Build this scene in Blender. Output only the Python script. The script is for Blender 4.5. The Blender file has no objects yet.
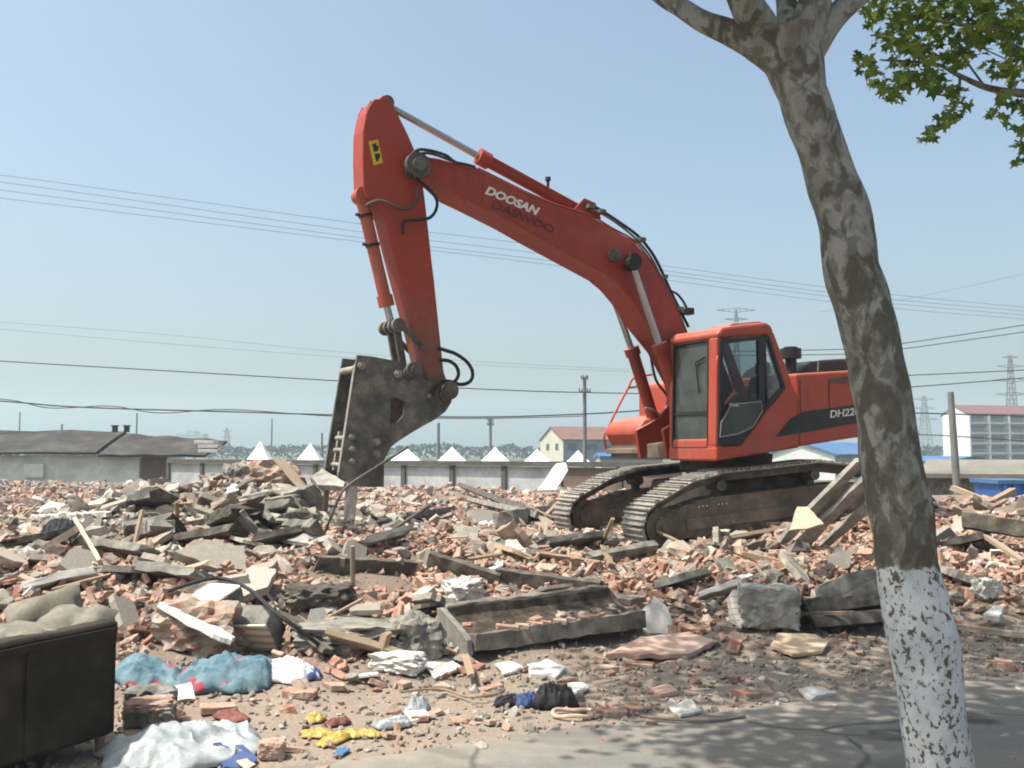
import bpy, bmesh, math, random
import numpy as np
from mathutils import Vector, Matrix

R = math.radians
scene = bpy.context.scene
col = scene.collection
rng = np.random.default_rng(7)
random.seed(7)

# ------------------------------------------------------------------ camera
FPX = 1024 * 35.0 / 36.0
EYE = 1.7
PITCH = math.atan((452 - 384) / FPX)
cam_d = bpy.data.cameras.new("camera")
cam_d.sensor_width = 36.0
cam_d.lens = 35.0
cam_d.clip_start = 0.05
cam_d.clip_end = 4000.0
cam = bpy.data.objects.new("camera", cam_d)
col.objects.link(cam)
cam.location = (0, 0, EYE)
cam.rotation_euler = (math.pi / 2 + PITCH, 0, 0)
scene.camera = cam

# ------------------------------------------------------------------ sky, sun, exposure
SUN_EL = R(64)
SUN_DIR = Vector((-1.0, -0.30, 0)).normalized()          # where the sun stands, seen from above
sun_vec = Vector((SUN_DIR.x * math.cos(SUN_EL), SUN_DIR.y * math.cos(SUN_EL), math.sin(SUN_EL)))
world = bpy.data.worlds.new("World")
scene.world = world
world.use_nodes = True
wn = world.node_tree
bg = wn.nodes["Background"]
sky = wn.nodes.new("ShaderNodeTexSky")
sky.sky_type = 'NISHITA'
sky.sun_disc = False
sky.sun_elevation = SUN_EL
sky.sun_rotation = math.atan2(SUN_DIR.x, SUN_DIR.y)
sky.altitude = 0
sky.air_density = 1.0
sky.dust_density = 5.5
sky.ozone_density = 0.6
wb = wn.nodes.new("ShaderNodeMix"); wb.data_type = 'RGBA'; wb.blend_type = 'MULTIPLY'; wb.inputs[0].default_value = 1.0
wb.inputs[7].default_value = (0.99, 1.07, 1.05, 1)          # humid summer sky, a little towards cyan
wn.links.new(sky.outputs[0], wb.inputs[6])
wn.links.new(wb.outputs[2], bg.inputs[0])
bg.inputs[1].default_value = 0.148
sun_d = bpy.data.lights.new("sun", 'SUN')
sun_d.energy = 5.0
sun_d.angle = R(0.55)
sun_d.color = (1.0, 0.955, 0.88)
sun = bpy.data.objects.new("sun", sun_d)
col.objects.link(sun)
sun.rotation_euler = sun_vec.to_track_quat('Z', 'Y').to_euler()
sun.location = (-20, 10, 40)
HAZE = 0.0008
vs = scene.view_settings
scene.display_settings.display_device = 'sRGB'
vs.view_transform = 'Standard'
vs.look = 'None'
vs.exposure = 0.47
vs.gamma = 1.0
vs.use_curve_mapping = False
scene.cycles.use_denoising = True
scene.cycles.pixel_filter_type = 'BLACKMAN_HARRIS'
scene.cycles.filter_width = 1.9
scene.cycles.max_bounces = 6
scene.cycles.diffuse_bounces = 3
scene.cycles.glossy_bounces = 3
scene.cycles.transparent_max_bounces = 12
scene.cycles.transmission_bounces = 4
scene.cycles.volume_bounces = 1
scene.cycles.caustics_reflective = False
scene.cycles.caustics_refractive = False

# ------------------------------------------------------------------ pixel <-> world
CF = Vector((0, math.cos(PITCH), math.sin(PITCH)))
CU = Vector((0, -math.sin(PITCH), math.cos(PITCH)))
CPOS = Vector((0, 0, EYE))


def ray(px, py):
    return Vector(((px - 512) / FPX, 0, 0)) + CU * ((384 - py) / FPX) + CF


def P(px, py, d):
    """world point seen at a pixel, d metres away along the ground axis"""
    r = ray(px, py)
    return CPOS + r * (d / r.y)


def proj(p):
    v = Vector(p) - CPOS
    z = v.dot(CF)
    if z < 0.05:
        return (-9999, -9999, z)
    return (512 + FPX * v.x / z, 384 - FPX * v.dot(CU) / z, z)


# ------------------------------------------------------------------ ground height
_lat = np.random.default_rng(3).random((256, 256))


def vnoise(x, y):
    x = np.asarray(x, float); y = np.asarray(y, float)
    xi = np.floor(x).astype(int); yi = np.floor(y).astype(int)
    xf = x - xi; yf = y - yi
    xf = xf * xf * (3 - 2 * xf); yf = yf * yf * (3 - 2 * yf)
    a = _lat[xi % 256, yi % 256]; b = _lat[(xi + 1) % 256, yi % 256]
    c = _lat[xi % 256, (yi + 1) % 256]; d = _lat[(xi + 1) % 256, (yi + 1) % 256]
    return (a + (b - a) * xf) * (1 - yf) + (c + (d - c) * xf) * yf - 0.5


def sstep(a, b, x):
    t = np.clip((np.asarray(x, float) - a) / (b - a), 0, 1)
    return t * t * (3 - 2 * t)


EDGE_P = (-0.65, 5.75)
EDGE_N = (-0.396, 0.918)


def edge_t(x, y):
    return (np.asarray(x) - EDGE_P[0]) * EDGE_N[0] + (np.asarray(y) - EDGE_P[1]) * EDGE_N[1]


MOUNDS = [(-4.3, 15.0, 0.72, 1.3), (-1.9, 11.9, 0.16, 1.0), (-6.0, 13.2, 0.12, 1.6), (4.9, 13.0, 0.12, 1.2),
          (8.6, 17.5, 0.28, 2.6), (13.5, 22.0, 0.15, 3.0), (1.7, 10.9, 0.12, 1.2), (-3.2, 8.6, 0.14, 1.0),
          (1.5, 12.4, -0.16, 0.9), (-0.2, 14.2, -0.1, 1.0), (5.6, 11.2, 0.12, 1.0)]


def H(x, y):
    x = np.asarray(x, float); y = np.asarray(y, float)
    t = edge_t(x, y)
    z = 0.56 * sstep(0.7, 6.2, t)
    z = z * (1 - 0.80 * sstep(11, 24, y - 0.25 * np.maximum(x - 4, 0)))
    for mx, my, a, s in MOUNDS:
        z = z + a * np.exp(-((x - mx) ** 2 + (y - my) ** 2) / (2 * s * s))
    m = sstep(0.3, 3.0, t) * (1 - 0.4 * sstep(30, 60, y))
    z = z + m * (0.24 * vnoise(x * 0.8 + 3, y * 0.8) + 0.15 * vnoise(x * 2.1, y * 2.1 + 9) + 0.07 * vnoise(x * 5.3, y * 5.3))
    z = z + 0.02 * sstep(0, 0.5, t) * vnoise(x * 6, y * 6)
    z = z - 1.3 * sstep(40, 62, y + 0.30 * x)
    z = z - 0.03 * (1 - sstep(-0.4, 0.25, t + 0.3 * vnoise(x * 1.3, y * 1.3)))
    return z


def E(px, py, lift=0.0):
    """point where the view ray meets the ground raised by lift"""
    r = ray(px, py)
    d = np.linspace(3.5, 60, 6000)
    k = d / r.y
    zz = EYE + r.z * k
    hh = H(r.x * k, d) + lift
    hit = np.nonzero(zz <= hh)[0]
    i = hit[0] if len(hit) else len(d) - 1
    return CPOS + r * float(k[i])


# ------------------------------------------------------------------ object helpers
base_of = {}


def tag(o, label, cat, group=None, kind=None):
    o['label'] = label
    if cat:
        o['category'] = cat
    if group:
        o['group'] = group
    o['kind'] = kind or 'thing'
    return o


def thing(name, label, cat, loc, group=None):
    o = bpy.data.objects.new(name, None)
    o.empty_display_size = 0.2
    col.objects.link(o)
    o.location = loc
    base_of[o.name] = Vector(loc)
    return tag(o, label, cat, group)


class MB:
    """collects shapes in world coordinates and links them as ONE mesh object"""

    def __init__(s):
        s.bm = bmesh.new()

    def poly(s, pts):
        vs_ = [s.bm.verts.new(p) for p in pts]
        return s.bm.faces.new(vs_)

    def box(s, c, ax, ay, az):
        """c centre, ax ay az half-axis vectors"""
        c = Vector(c); ax = Vector(ax); ay = Vector(ay); az = Vector(az)
        v = [s.bm.verts.new(c + ax * i + ay * j + az * k) for i in (-1, 1) for j in (-1, 1) for k in (-1, 1)]
        for f in ((0, 1, 3, 2), (4, 6, 7, 5), (0, 4, 5, 1), (2, 3, 7, 6), (0, 2, 6, 4), (1, 5, 7, 3)):
            s.bm.faces.new([v[i] for i in f])
        return s

    def abox(s, x0, x1, y0, y1, z0, z1):
        return s.box(((x0 + x1) / 2, (y0 + y1) / 2, (z0 + z1) / 2), ((x1 - x0) / 2, 0, 0), (0, (y1 - y0) / 2, 0), (0, 0, (z1 - z0) / 2))

    def prism(s, pts, off, hole=None):
        pts = [Vector(p) for p in pts]; off = Vector(off)
        loops = [pts] + ([[Vector(h) for h in hole]] if hole else [])
        rings = []
        for lp in loops:
            a = [s.bm.verts.new(p) for p in lp]
            b = [s.bm.verts.new(p + off) for p in lp]
            n = len(lp)
            for i in range(n):
                j = (i + 1) % n
                s.bm.faces.new((a[i], a[j], b[j], b[i]))
            rings.append((a, b))
        if not hole:
            s.bm.faces.new(rings[0][0][::-1]); s.bm.faces.new(rings[0][1])
        else:
            for side in (0, 1):
                es = []
                for rg in rings:
                    vv = rg[side]
                    for i in range(len(vv)):
                        e = s.bm.edges.get((vv[i], vv[(i + 1) % len(vv)]))
                        es.append(e)
                bmesh.ops.triangle_fill(s.bm, use_beauty=True, use_dissolve=False, edges=es)
        return s

    def tube(s, path, r, seg=10, cap=True):
        path = [Vector(p) for p in path]
        n = len(path)
        rr = r if hasattr(r, '__len__') else [r] * n
        rings = []
        prev = None
        for i, p in enumerate(path):
            t = (path[min(i + 1, n - 1)] - path[max(i - 1, 0)]).normalized()
            if prev is None:
                u = t.cross(Vector((0, 0, 1)))
                if u.length < 0.05:
                    u = t.cross(Vector((1, 0, 0)))
                u.normalize()
            else:
                u = (prev - t * prev.dot(t)).normalized()
            prev = u
            w = t.cross(u)
            rings.append([s.bm.verts.new(p + (u * math.cos(2 * math.pi * k / seg) + w * math.sin(2 * math.pi * k / seg)) * rr[i]) for k in range(seg)])
        for a, b in zip(rings, rings[1:]):
            for k in range(seg):
                s.bm.faces.new((a[k], a[(k + 1) % seg], b[(k + 1) % seg], b[k]))
        if cap:
            s.bm.faces.new(rings[0][::-1]); s.bm.faces.new(rings[-1])
        return s

    def cyl(s, a, b, r, seg=16):
        return s.tube([a, b], r, seg)

    def build(s, name, mat, parent=None, smooth=False, bevel=0.0, loc=None, jitter=0.0):
        bm = s.bm
        bmesh.ops.recalc_face_normals(bm, faces=bm.faces[:])
        if parent is not None:
            b = base_of[parent.name]
        elif loc is not None:
            b = Vector(loc)
        else:
            mn = [min(v.co[i] for v in bm.verts) for i in range(3)]
            mx = [max(v.co[i] for v in bm.verts) for i in range(3)]
            b = Vector(((mn[0] + mx[0]) / 2, (mn[1] + mx[1]) / 2, mn[2]))
        for v in bm.verts:
            v.co -= b
            if jitter:
                v.co += Vector((random.uniform(-1, 1), random.uniform(-1, 1), random.uniform(-1, 1))) * jitter
        if smooth:
            for f in bm.faces:
                f.smooth = True
        me = bpy.data.meshes.new(name)
        bm.to_mesh(me); bm.free()
        if mat:
            me.materials.append(mat)
        o = bpy.data.objects.new(name, me)
        col.objects.link(o)
        if parent is not None:
            o.parent = parent
        else:
            o.location = b
        base_of[o.name] = b
        if smooth:
            try:
                me.set_sharp_from_angle(angle=R(42))
            except Exception:
                pass
        if bevel:
            m = o.modifiers.new("bevel", 'BEVEL')
            m.width = bevel; m.segments = 2; m.limit_method = 'ANGLE'; m.angle_limit = R(35)
        return o


def dup(root, loc=None, label=None, group=None):
    r = root.copy(); col.objects.link(r)
    if loc is not None:
        r.location = loc
    if label:
        r['label'] = label
    if group:
        r['group'] = group
    for ch in root.children:
        c = ch.copy(); col.objects.link(c); c.parent = r
        for g in ch.children:
            d = g.copy(); col.objects.link(d); d.parent = c
    return r


def spline(pts, n=6):
    """Catmull-Rom through points"""
    pts = [Vector(p) for p in pts]
    out = []
    for i in range(len(pts) - 1):
        p0 = pts[max(i - 1, 0)]; p1 = pts[i]; p2 = pts[i + 1]; p3 = pts[min(i + 2, len(pts) - 1)]
        for k in range(n):
            t = k / n
            out.append(0.5 * ((2 * p1) + (p2 - p0) * t + (2 * p0 - 5 * p1 + 4 * p2 - p3) * t * t + (3 * p1 - p0 - 3 * p2 + p3) * t ** 3))
    out.append(pts[-1])
    return out


# ------------------------------------------------------------------ materials
class NT:
    def __init__(s, name):
        s.m = bpy.data.materials.new(name)
        s.m.use_nodes = True
        s.t = s.m.node_tree
        s.b = s.t.nodes["Principled BSDF"]
        s.out = s.t.nodes["Material Output"]
        s.co = s.t.nodes.new("ShaderNodeTexCoord").outputs["Object"]

    def n(s, t, **kw):
        nd = s.t.nodes.new(t)
        for k, v in kw.items():
            if k in nd.inputs:
                s.set(nd.inputs[k], v)
            else:
                setattr(nd, k, v)
        return nd

    def set(s, inp, v):
        if hasattr(v, 'is_output'):
            s.t.links.new(v, inp)
        else:
            inp.default_value = v

    def noise(s, scale, detail=4, rough=0.55, vec=None, dist=0.0):
        nd = s.n("ShaderNodeTexNoise")
        s.t.links.new(vec or s.co, nd.inputs["Vector"])
        nd.inputs["Scale"].default_value = scale
        nd.inputs["Detail"].default_value = detail
        nd.inputs["Roughness"].default_value = rough
        nd.inputs["Distortion"].default_value = dist
        return nd.outputs["Fac"]

    def voro(s, scale, out="Distance", vec=None):
        nd = s.n("ShaderNodeTexVoronoi")
        s.t.links.new(vec or s.co, nd.inputs["Vector"])
        nd.inputs["Scale"].default_value = scale
        return nd.outputs[out]

    def ramp(s, fac, stops, interp='LINEAR'):
        nd = s.n("ShaderNodeValToRGB")
        nd.color_ramp.interpolation = interp
        el = nd.color_ramp.elements
        while len(el) < len(stops):
            el.new(0.5)
        for e, (p, c) in zip(el, stops):
            e.position = p
            e.color = (c, c, c, 1) if isinstance(c, (int, float)) else (*c, 1)
        s.t.links.new(fac, nd.inputs[0])
        return nd.outputs[0]

    def mix(s, fac, a, b, mode='MIX'):
        nd = s.n("ShaderNodeMix", data_type='RGBA', blend_type=mode)
        s.set(nd.inputs[0], fac)
        for i, v in ((6, a), (7, b)):
            if isinstance(v, tuple):
                v = (*v, 1)
            s.set(nd.inputs[i], v)
        return nd.outputs[2]

    def math(s, op, a, b=0.0):
        nd = s.n("ShaderNodeMath", operation=op)
        s.set(nd.inputs[0], a); s.set(nd.inputs[1], b)
        return nd.outputs[0]

    def bump(s, h, strength=0.3, dist=0.02):
        nd = s.n("ShaderNodeBump")
        nd.inputs["Strength"].default_value = strength
        nd.inputs["Distance"].default_value = dist
        s.t.links.new(h, nd.inputs["Height"])
        s.t.links.new(nd.outputs[0], s.b.inputs["Normal"])

    def fin(s, color, rough=0.8, metal=0.0, spec=0.3):
        if isinstance(color, tuple):
            color = (*color, 1)
        s.set(s.b.inputs["Base Color"], color)
        s.set(s.b.inputs["Roughness"], rough)
        s.b.inputs["Metallic"].default_value = metal
        s.b.inputs["Specular IOR Level"].default_value = spec
        return s.m


def weathered(name, c1, c2, c3=None, scale=6.0, rough=0.8, bump=0.3, bscale=40, metal=0.0, spec=0.3, bd=0.01, lo=0.35, hi=0.65):
    t = NT(name)
    n1 = t.noise(scale, 6, 0.6)
    stops = [(lo, c1), (hi, c2)] if c3 is None else [(lo, c1), ((lo + hi) / 2, c2), (hi, c3)]
    c = t.ramp(n1, stops)
    n2 = t.noise(scale * 7, 4, 0.6)
    c = t.mix(t.ramp(n2, [(0.35, 0.0), (0.75, 0.35)]), c, tuple(x * 0.55 for x in c1))
    if bump:
        t.bump(t.noise(bscale, 5, 0.6), bump, bd)
    return t.fin(c, rough, metal, spec)


def tinted(name, stops, dust, dust_amt=(0.45, 0.7), rough=0.9, nscale=9, bump=0.5):
    """rubble material: each piece takes its own tone, with dust caught on it"""
    t = NT(name)
    at = t.n("ShaderNodeAttribute", attribute_name="tone")
    oi = t.n("ShaderNodeObjectInfo")
    tone = t.math('FRACT', t.math('ADD', at.outputs["Fac"], oi.outputs["Random"]))
    c = t.ramp(tone, stops)
    n = t.noise(nscale, 5, 0.65)
    n2 = t.noise(nscale * 6, 3, 0.6)
    c = t.mix(t.ramp(n, [(dust_amt[0], 0.0), (dust_amt[1], 0.85)]), c, dust)
    c = t.mix(t.ramp(n2, [(0.4, 0.0), (0.8, 0.5)]), c, tuple(x * 0.45 for x in dust))
    t.bump(t.noise(55, 5, 0.7), bump, 0.012)
    return t.fin(c, rough, 0, 0.2)


M = {}
EXC = []      # places kept clear of loose pieces, because something larger lies there: x, y, half length, half width, turn
M['brick'] = tinted('brick', [(0.0, (0.33, 0.135, 0.088)), (0.2, (0.38, 0.19, 0.13)), (0.45, (0.45, 0.29, 0.215)), (0.65, (0.19, 0.078, 0.055)), (0.8, (0.36, 0.155, 0.10)), (1.0, (0.48, 0.355, 0.27))],
                    (0.45, 0.37, 0.30), (0.43, 0.65))
M['chunk'] = tinted('rubble_concrete', [(0.0, (0.25, 0.23, 0.20)), (0.25, (0.40, 0.36, 0.305)), (0.45, (0.16, 0.153, 0.135)), (0.6, (0.36, 0.265, 0.21)), (0.8, (0.52, 0.47, 0.395)), (0.9, (0.30, 0.27, 0.23)), (1.0, (0.19, 0.155, 0.125))],
                    (0.38, 0.325, 0.265), (0.5, 0.76))
M['tile'] = tinted('white_tile', [(0.0, (0.70, 0.68, 0.63)), (0.5, (0.62, 0.58, 0.52)), (1.0, (0.74, 0.73, 0.70))], (0.5, 0.44, 0.37), (0.55, 0.8), 0.5, 7, 0.15)
M['wood'] = tinted('old_timber', [(0.0, (0.36, 0.25, 0.16)), (0.4, (0.27, 0.19, 0.125)), (0.7, (0.42, 0.32, 0.22)), (1.0, (0.20, 0.155, 0.115))], (0.38, 0.32, 0.26), (0.5, 0.8))
M['concrete'] = weathered('old_concrete', (0.13, 0.123, 0.105), (0.235, 0.22, 0.19), (0.33, 0.305, 0.26), 5, 0.9, 0.5, 45)
M['concrete_dark'] = weathered('stained_concrete', (0.055, 0.047, 0.038), (0.105, 0.09, 0.072), (0.18, 0.16, 0.13), 6, 0.9, 0.5, 45)
M['concrete_mid'] = weathered('dusty_concrete', (0.11, 0.094, 0.074), (0.195, 0.17, 0.138), (0.30, 0.265, 0.215), 6, 0.9, 0.5, 45)
M['concrete_pale'] = weathered('pale_concrete', (0.19, 0.18, 0.16), (0.30, 0.285, 0.255), (0.40, 0.38, 0.335), 6, 0.9, 0.5, 45)
M['plaster'] = weathered('white_plaster', (0.50, 0.47, 0.42), (0.64, 0.62, 0.58), None, 7, 0.75, 0.25, 30)
M['tan_board'] = weathered('tan_board', (0.50, 0.36, 0.25), (0.60, 0.46, 0.34), None, 6, 0.8, 0.2, 40)
M['pink_slab'] = weathered('pink_plaster', (0.44, 0.28, 0.22), (0.52, 0.38, 0.31), None, 6, 0.9, 0.3, 40)

# ================================================================== SETTING
def grow(a, b, step, lim0, lim1, g=1.12):
    xs = list(np.arange(a, b + step / 2, step))
    s = step
    while xs[-1] < lim1:
        s *= g; xs.append(xs[-1] + s)
    s = step
    lo = []
    x = xs[0]
    while x > lim0:
        s *= g; x -= s; lo.append(x)
    return np.array(lo[::-1] + xs)


xs = grow(-8.0, 9.5, 0.085, -900, 900)
ys = grow(4.6, 16.5, 0.085, -60, 1400, 1.10)
GX, GY = np.meshgrid(xs, ys)
GZ = H(GX, GY)
nv = GX.size
verts = np.stack([GX.ravel(), GY.ravel(), GZ.ravel()], 1)
nx_, ny_ = len(xs), len(ys)
i0 = (np.arange(ny_ - 1)[:, None] * nx_ + np.arange(nx_ - 1)[None, :]).ravel()
quads = np.stack([i0, i0 + 1, i0 + nx_ + 1, i0 + nx_], 1)


def mesh_from_arrays(name, V, F, tone=None, smooth=False):
    me = bpy.data.meshes.new(name)
    me.vertices.add(len(V)); me.vertices.foreach_set("co", V.astype(np.float32).ravel())
    k = F.shape[1]
    me.loops.add(F.size); me.loops.foreach_set("vertex_index", F.astype(np.int32).ravel())
    me.polygons.add(len(F)); me.polygons.foreach_set("loop_start", np.arange(0, F.size, k, dtype=np.int32))
    try:
        me.polygons.foreach_set("loop_total", np.full(len(F), k, dtype=np.int32))
    except Exception:
        pass
    me.polygons.foreach_set("use_smooth", np.full(len(F), smooth))
    if tone is not None:
        a = me.attributes.new("tone", 'FLOAT', 'POINT')
        a.data.foreach_set("value", tone.astype(np.float32))
    me.update(calc_edges=True)
    me.validate()
    return me


t = NT('rubble_ground')
g1 = t.noise(0.9, 6, 0.6)
g2 = t.noise(7.0, 6, 0.65)
g3 = t.noise(30.0, 5, 0.7)
gc = t.ramp(g1, [(0.3, (0.30, 0.26, 0.21)), (0.5, (0.34, 0.275, 0.22)), (0.7, (0.275, 0.24, 0.20))])
gc = t.mix(t.ramp(g2, [(0.42, 0.0), (0.66, 0.6)]), gc, (0.31, 0.215, 0.165))
gc = t.mix(t.ramp(g3, [(0.4, 0.0), (0.7, 0.5)]), gc, (0.16, 0.14, 0.115))
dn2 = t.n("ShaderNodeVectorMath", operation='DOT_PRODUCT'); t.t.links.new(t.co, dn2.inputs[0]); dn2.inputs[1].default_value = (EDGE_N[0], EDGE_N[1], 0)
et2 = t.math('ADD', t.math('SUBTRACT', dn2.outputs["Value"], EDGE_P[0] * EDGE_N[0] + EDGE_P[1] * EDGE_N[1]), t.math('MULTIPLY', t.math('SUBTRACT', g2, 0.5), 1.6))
gc = t.mix(t.ramp(t.math('DIVIDE', et2, 5.0), [(0.22, 0.0), (0.55, 0.85)]), gc, (0.185, 0.142, 0.112))  # soil painted darker towards the piles, imitating shade in the gaps
gsep = t.n("ShaderNodeSeparateXYZ"); t.t.links.new(t.co, gsep.inputs[0])
gc = t.mix(t.ramp(t.math('DIVIDE', t.math('SUBTRACT', gsep.outputs[1], 40.0), 30.0), [(0.0, 0.0), (1.0, 1.0)]), gc, (0.10, 0.11, 0.06))
t.bump(t.math('ADD', t.math('MULTIPLY', g2, 0.7), g3), 0.6, 0.05)
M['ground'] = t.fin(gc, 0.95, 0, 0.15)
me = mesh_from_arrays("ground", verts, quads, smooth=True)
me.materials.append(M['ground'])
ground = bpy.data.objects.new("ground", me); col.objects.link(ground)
ground['kind'] = 'structure'; ground['label'] = 'dusty rubble strewn ground of the demolition site'

# road: a worn asphalt sheet along the verge, its edge buried in dust
t = NT('road_asphalt')
a1 = t.noise(1.1, 5, 0.6); a2 = t.noise(90, 3, 0.7); a3 = t.noise(4, 5, 0.65)
ac = t.ramp(a1, [(0.35, (0.16, 0.15, 0.135)), (0.65, (0.215, 0.20, 0.175))])
ac = t.mix(t.ramp(a2, [(0.4, 0.0), (0.75, 0.5)]), ac, (0.075, 0.072, 0.068))
dotn = t.n("ShaderNodeVectorMath", operation='DOT_PRODUCT'); t.t.links.new(t.co, dotn.inputs[0]); dotn.inputs[1].default_value = (EDGE_N[0], EDGE_N[1], 0)
et = t.math('SUBTRACT', dotn.outputs["Value"], EDGE_P[0] * EDGE_N[0] + EDGE_P[1] * EDGE_N[1])
dust = t.math('ADD', t.math('MULTIPLY', et, 0.75), t.math('MULTIPLY', a3, 1.3))
ac = t.mix(t.ramp(dust, [(0.30, 0.0), (0.75, 0.85)]), ac, (0.29, 0.25, 0.205))
crk = t.n("ShaderNodeTexVoronoi", feature='DISTANCE_TO_EDGE'); crk.inputs["Scale"].default_value = 0.55
wv_ = t.n("ShaderNodeMix", data_type='VECTOR'); t.set(wv_.inputs[0], 0.25); t.t.links.new(t.co, wv_.inputs[4]); nz_ = t.n("ShaderNodeTexNoise"); nz_.inputs["Scale"].default_value = 2.0; t.t.links.new(t.co, nz_.inputs["Vector"]); t.t.links.new(nz_.outputs["Color"], wv_.inputs[5]); t.t.links.new(wv_.outputs[1], crk.inputs["Vector"])
ac = t.mix(t.ramp(crk.outputs["Distance"], [(0.0, 0.8), (0.012, 0.0)]), ac, (0.045, 0.042, 0.04))
pt_ = t.noise(0.7, 3, 0.5, None, 1.0)
ac = t.mix(t.ramp(pt_, [(0.56, 0.0), (0.585, 0.45)]), ac, (0.10, 0.095, 0.088))
mpr = t.n("ShaderNodeMapping"); t.t.links.new(t.co, mpr.inputs[0]); mpr.inputs["Rotation"].default_value = (0, 0, -0.407); mpr.inputs["Scale"].default_value = (0.25, 5.0, 1)
ac = t.mix(t.ramp(t.noise(1.0, 4, 0.6, mpr.outputs[0]), [(0.45, 0.0), (0.75, 0.4)]), ac, (0.27, 0.24, 0.20))
t.bump(a2, 0.45, 0.008)
M['road'] = t.fin(ac, 0.9, 0, 0.25)
bm_ = MB()
dv = Vector((0.918, 0.396, 0)); nvv = Vector((EDGE_N[0], EDGE_N[1], 0))
o0 = Vector((EDGE_P[0], EDGE_P[1], 0))
far_e, near_e = [], []
for k in range(161):
    s_ = -60 + 120 * k / 160 if k not in () else 0
    wob = 0.10 * float(vnoise(s_ * 1.7, 4.2)) + 0.08 * float(vnoise(s_ * 5.1, 1.2))
    far_e.append(o0 + dv * s_ + nvv * (0.05 + wob) + Vector((0, 0, 0.002)))
    near_e.append(o0 + dv * s_ - nvv * 9.0 + Vector((0, 0, 0.004)))
fv = [bm_.bm.verts.new(p) for p in far_e]; nvs = [bm_.bm.verts.new(p) for p in near_e]
for k in range(160):
    bm_.bm.faces.new((nvs[k], nvs[k + 1], fv[k + 1], fv[k]))
road = bm_.build("road", M['road'], loc=(0, 0, 0)); road['kind'] = 'structure'; road['label'] = 'grey worn asphalt road in the shade of the street tree'

# ------------------------------------------------------------------ boundary wall
M['wall_panel'] = weathered('limewashed_panel', (0.33, 0.335, 0.33), (0.45, 0.46, 0.46), (0.54, 0.55, 0.55), 0.9, 0.9, 0.2, 8)
M['wall_post'] = weathered('dark_post', (0.08, 0.076, 0.07), (0.12, 0.115, 0.105), None, 2, 0.9, 0.2, 8)
W0 = Vector((-18.2, 53.0, 0)); W1 = Vector((6.4, 37.0, 0))
wd = (W1 - W0); WL = wd.length; wd.normalize(); wnrm = Vector((wd.y, -wd.x, 0))
bwall = thing('boundary_wall', 'long pale boundary wall of whitewashed panels under a dark coping', 'wall', W0 + Vector((0, 0, -1.2)))
ZT0, ZT1 = 1.32, 1.22
np_ = 11
for k in range(np_):
    a = W0 + wd * (WL * k / np_); b = W0 + wd * (WL * (k + 1) / np_)
    c = (a + b) / 2 + Vector((0, 0, 0.05))
    hw = WL / np_ / 2
    if k < np_ - 2:
        MB().box(c - wnrm * 0.06, wd * (hw - 0.10), wnrm * 0.05, (0, 0, 1.05)).build('panel', M['wall_panel'], bwall)
    MB().box(a + Vector((0, 0, 0.04)), wd * 0.11, wnrm * 0.10, (0, 0, 1.10)).build('post', M['wall_post'], bwall)
MB().box((W0 + W1) / 2 + Vector((0, 0, 1.22)), wd * (WL / 2), wnrm * 0.17, (0, 0, 0.10)).build('coping', M['wall_post'], bwall)
M['rust_brown'] = weathered('brown_sheet', (0.14, 0.10, 0.075), (0.19, 0.14, 0.11), None, 2, 0.8, 0.2, 12)
gt = thing('site_gate', 'brown metal gate panels closing the end of the boundary wall', 'gate', W0 + wd * (WL * 9 / 11) + Vector((0, 0, -1.2)))
for k in (9, 10):
    c = W0 + wd * (WL * (k + 0.5) / np_) + Vector((0, 0, 0.06))
    MB().box(c, wd * (WL / np_ / 2 - 0.13), wnrm * 0.03, (0, 0, 1.02)).build('gate_leaf', M['rust_brown'], gt)

# ------------------------------------------------------------------ old long shed at left
M['old_tile_roof'] = weathered('mossy_tile_roof', (0.036, 0.034, 0.032), (0.055, 0.051, 0.047), (0.085, 0.08, 0.065), 0.8, 0.95, 0.5, 5, bd=0.05)
M['shed_wall'] = weathered('stained_limewash', (0.44, 0.46, 0.40), (0.57, 0.59, 0.53), (0.64, 0.65, 0.59), 0.5, 0.9, 0.2, 6)
M['door_brown'] = weathered('brown_door', (0.10, 0.06, 0.05), (0.14, 0.085, 0.07), None, 2, 0.8, 0.1, 10)
M['dark'] = weathered('dark_gap', (0.02, 0.02, 0.02), (0.035, 0.033, 0.03), None, 5, 0.8, 0.1, 20)
S0 = P(-160, 452, 55); S1 = P(213, 452, 53.5)
S0.z = S1.z = -1.2
sd = (S1 - S0); SL = sd.length; sd.normalize(); sn = Vector((-sd.y, sd.x, 0))   # away from the camera
shed = thing('old_shed', 'long low shed with sagging mossy tile roof and stained pale wall', 'shed', (S0 + S1) / 2)
EZ, RZ = 1.56, 2.78


def zv(p, z):
    return Vector((p.x, p.y, z))


wall_end = S0 + sd * (SL * 0.805)
m = MB(); m.box(zv((S0 + wall_end) / 2 + sn * 3.0, 0.15), sd * ((wall_end - S0).length / 2), sn * 2.9, (0, 0, 1.35))
sw = m.build('wall', M['shed_wall'], shed)
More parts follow.
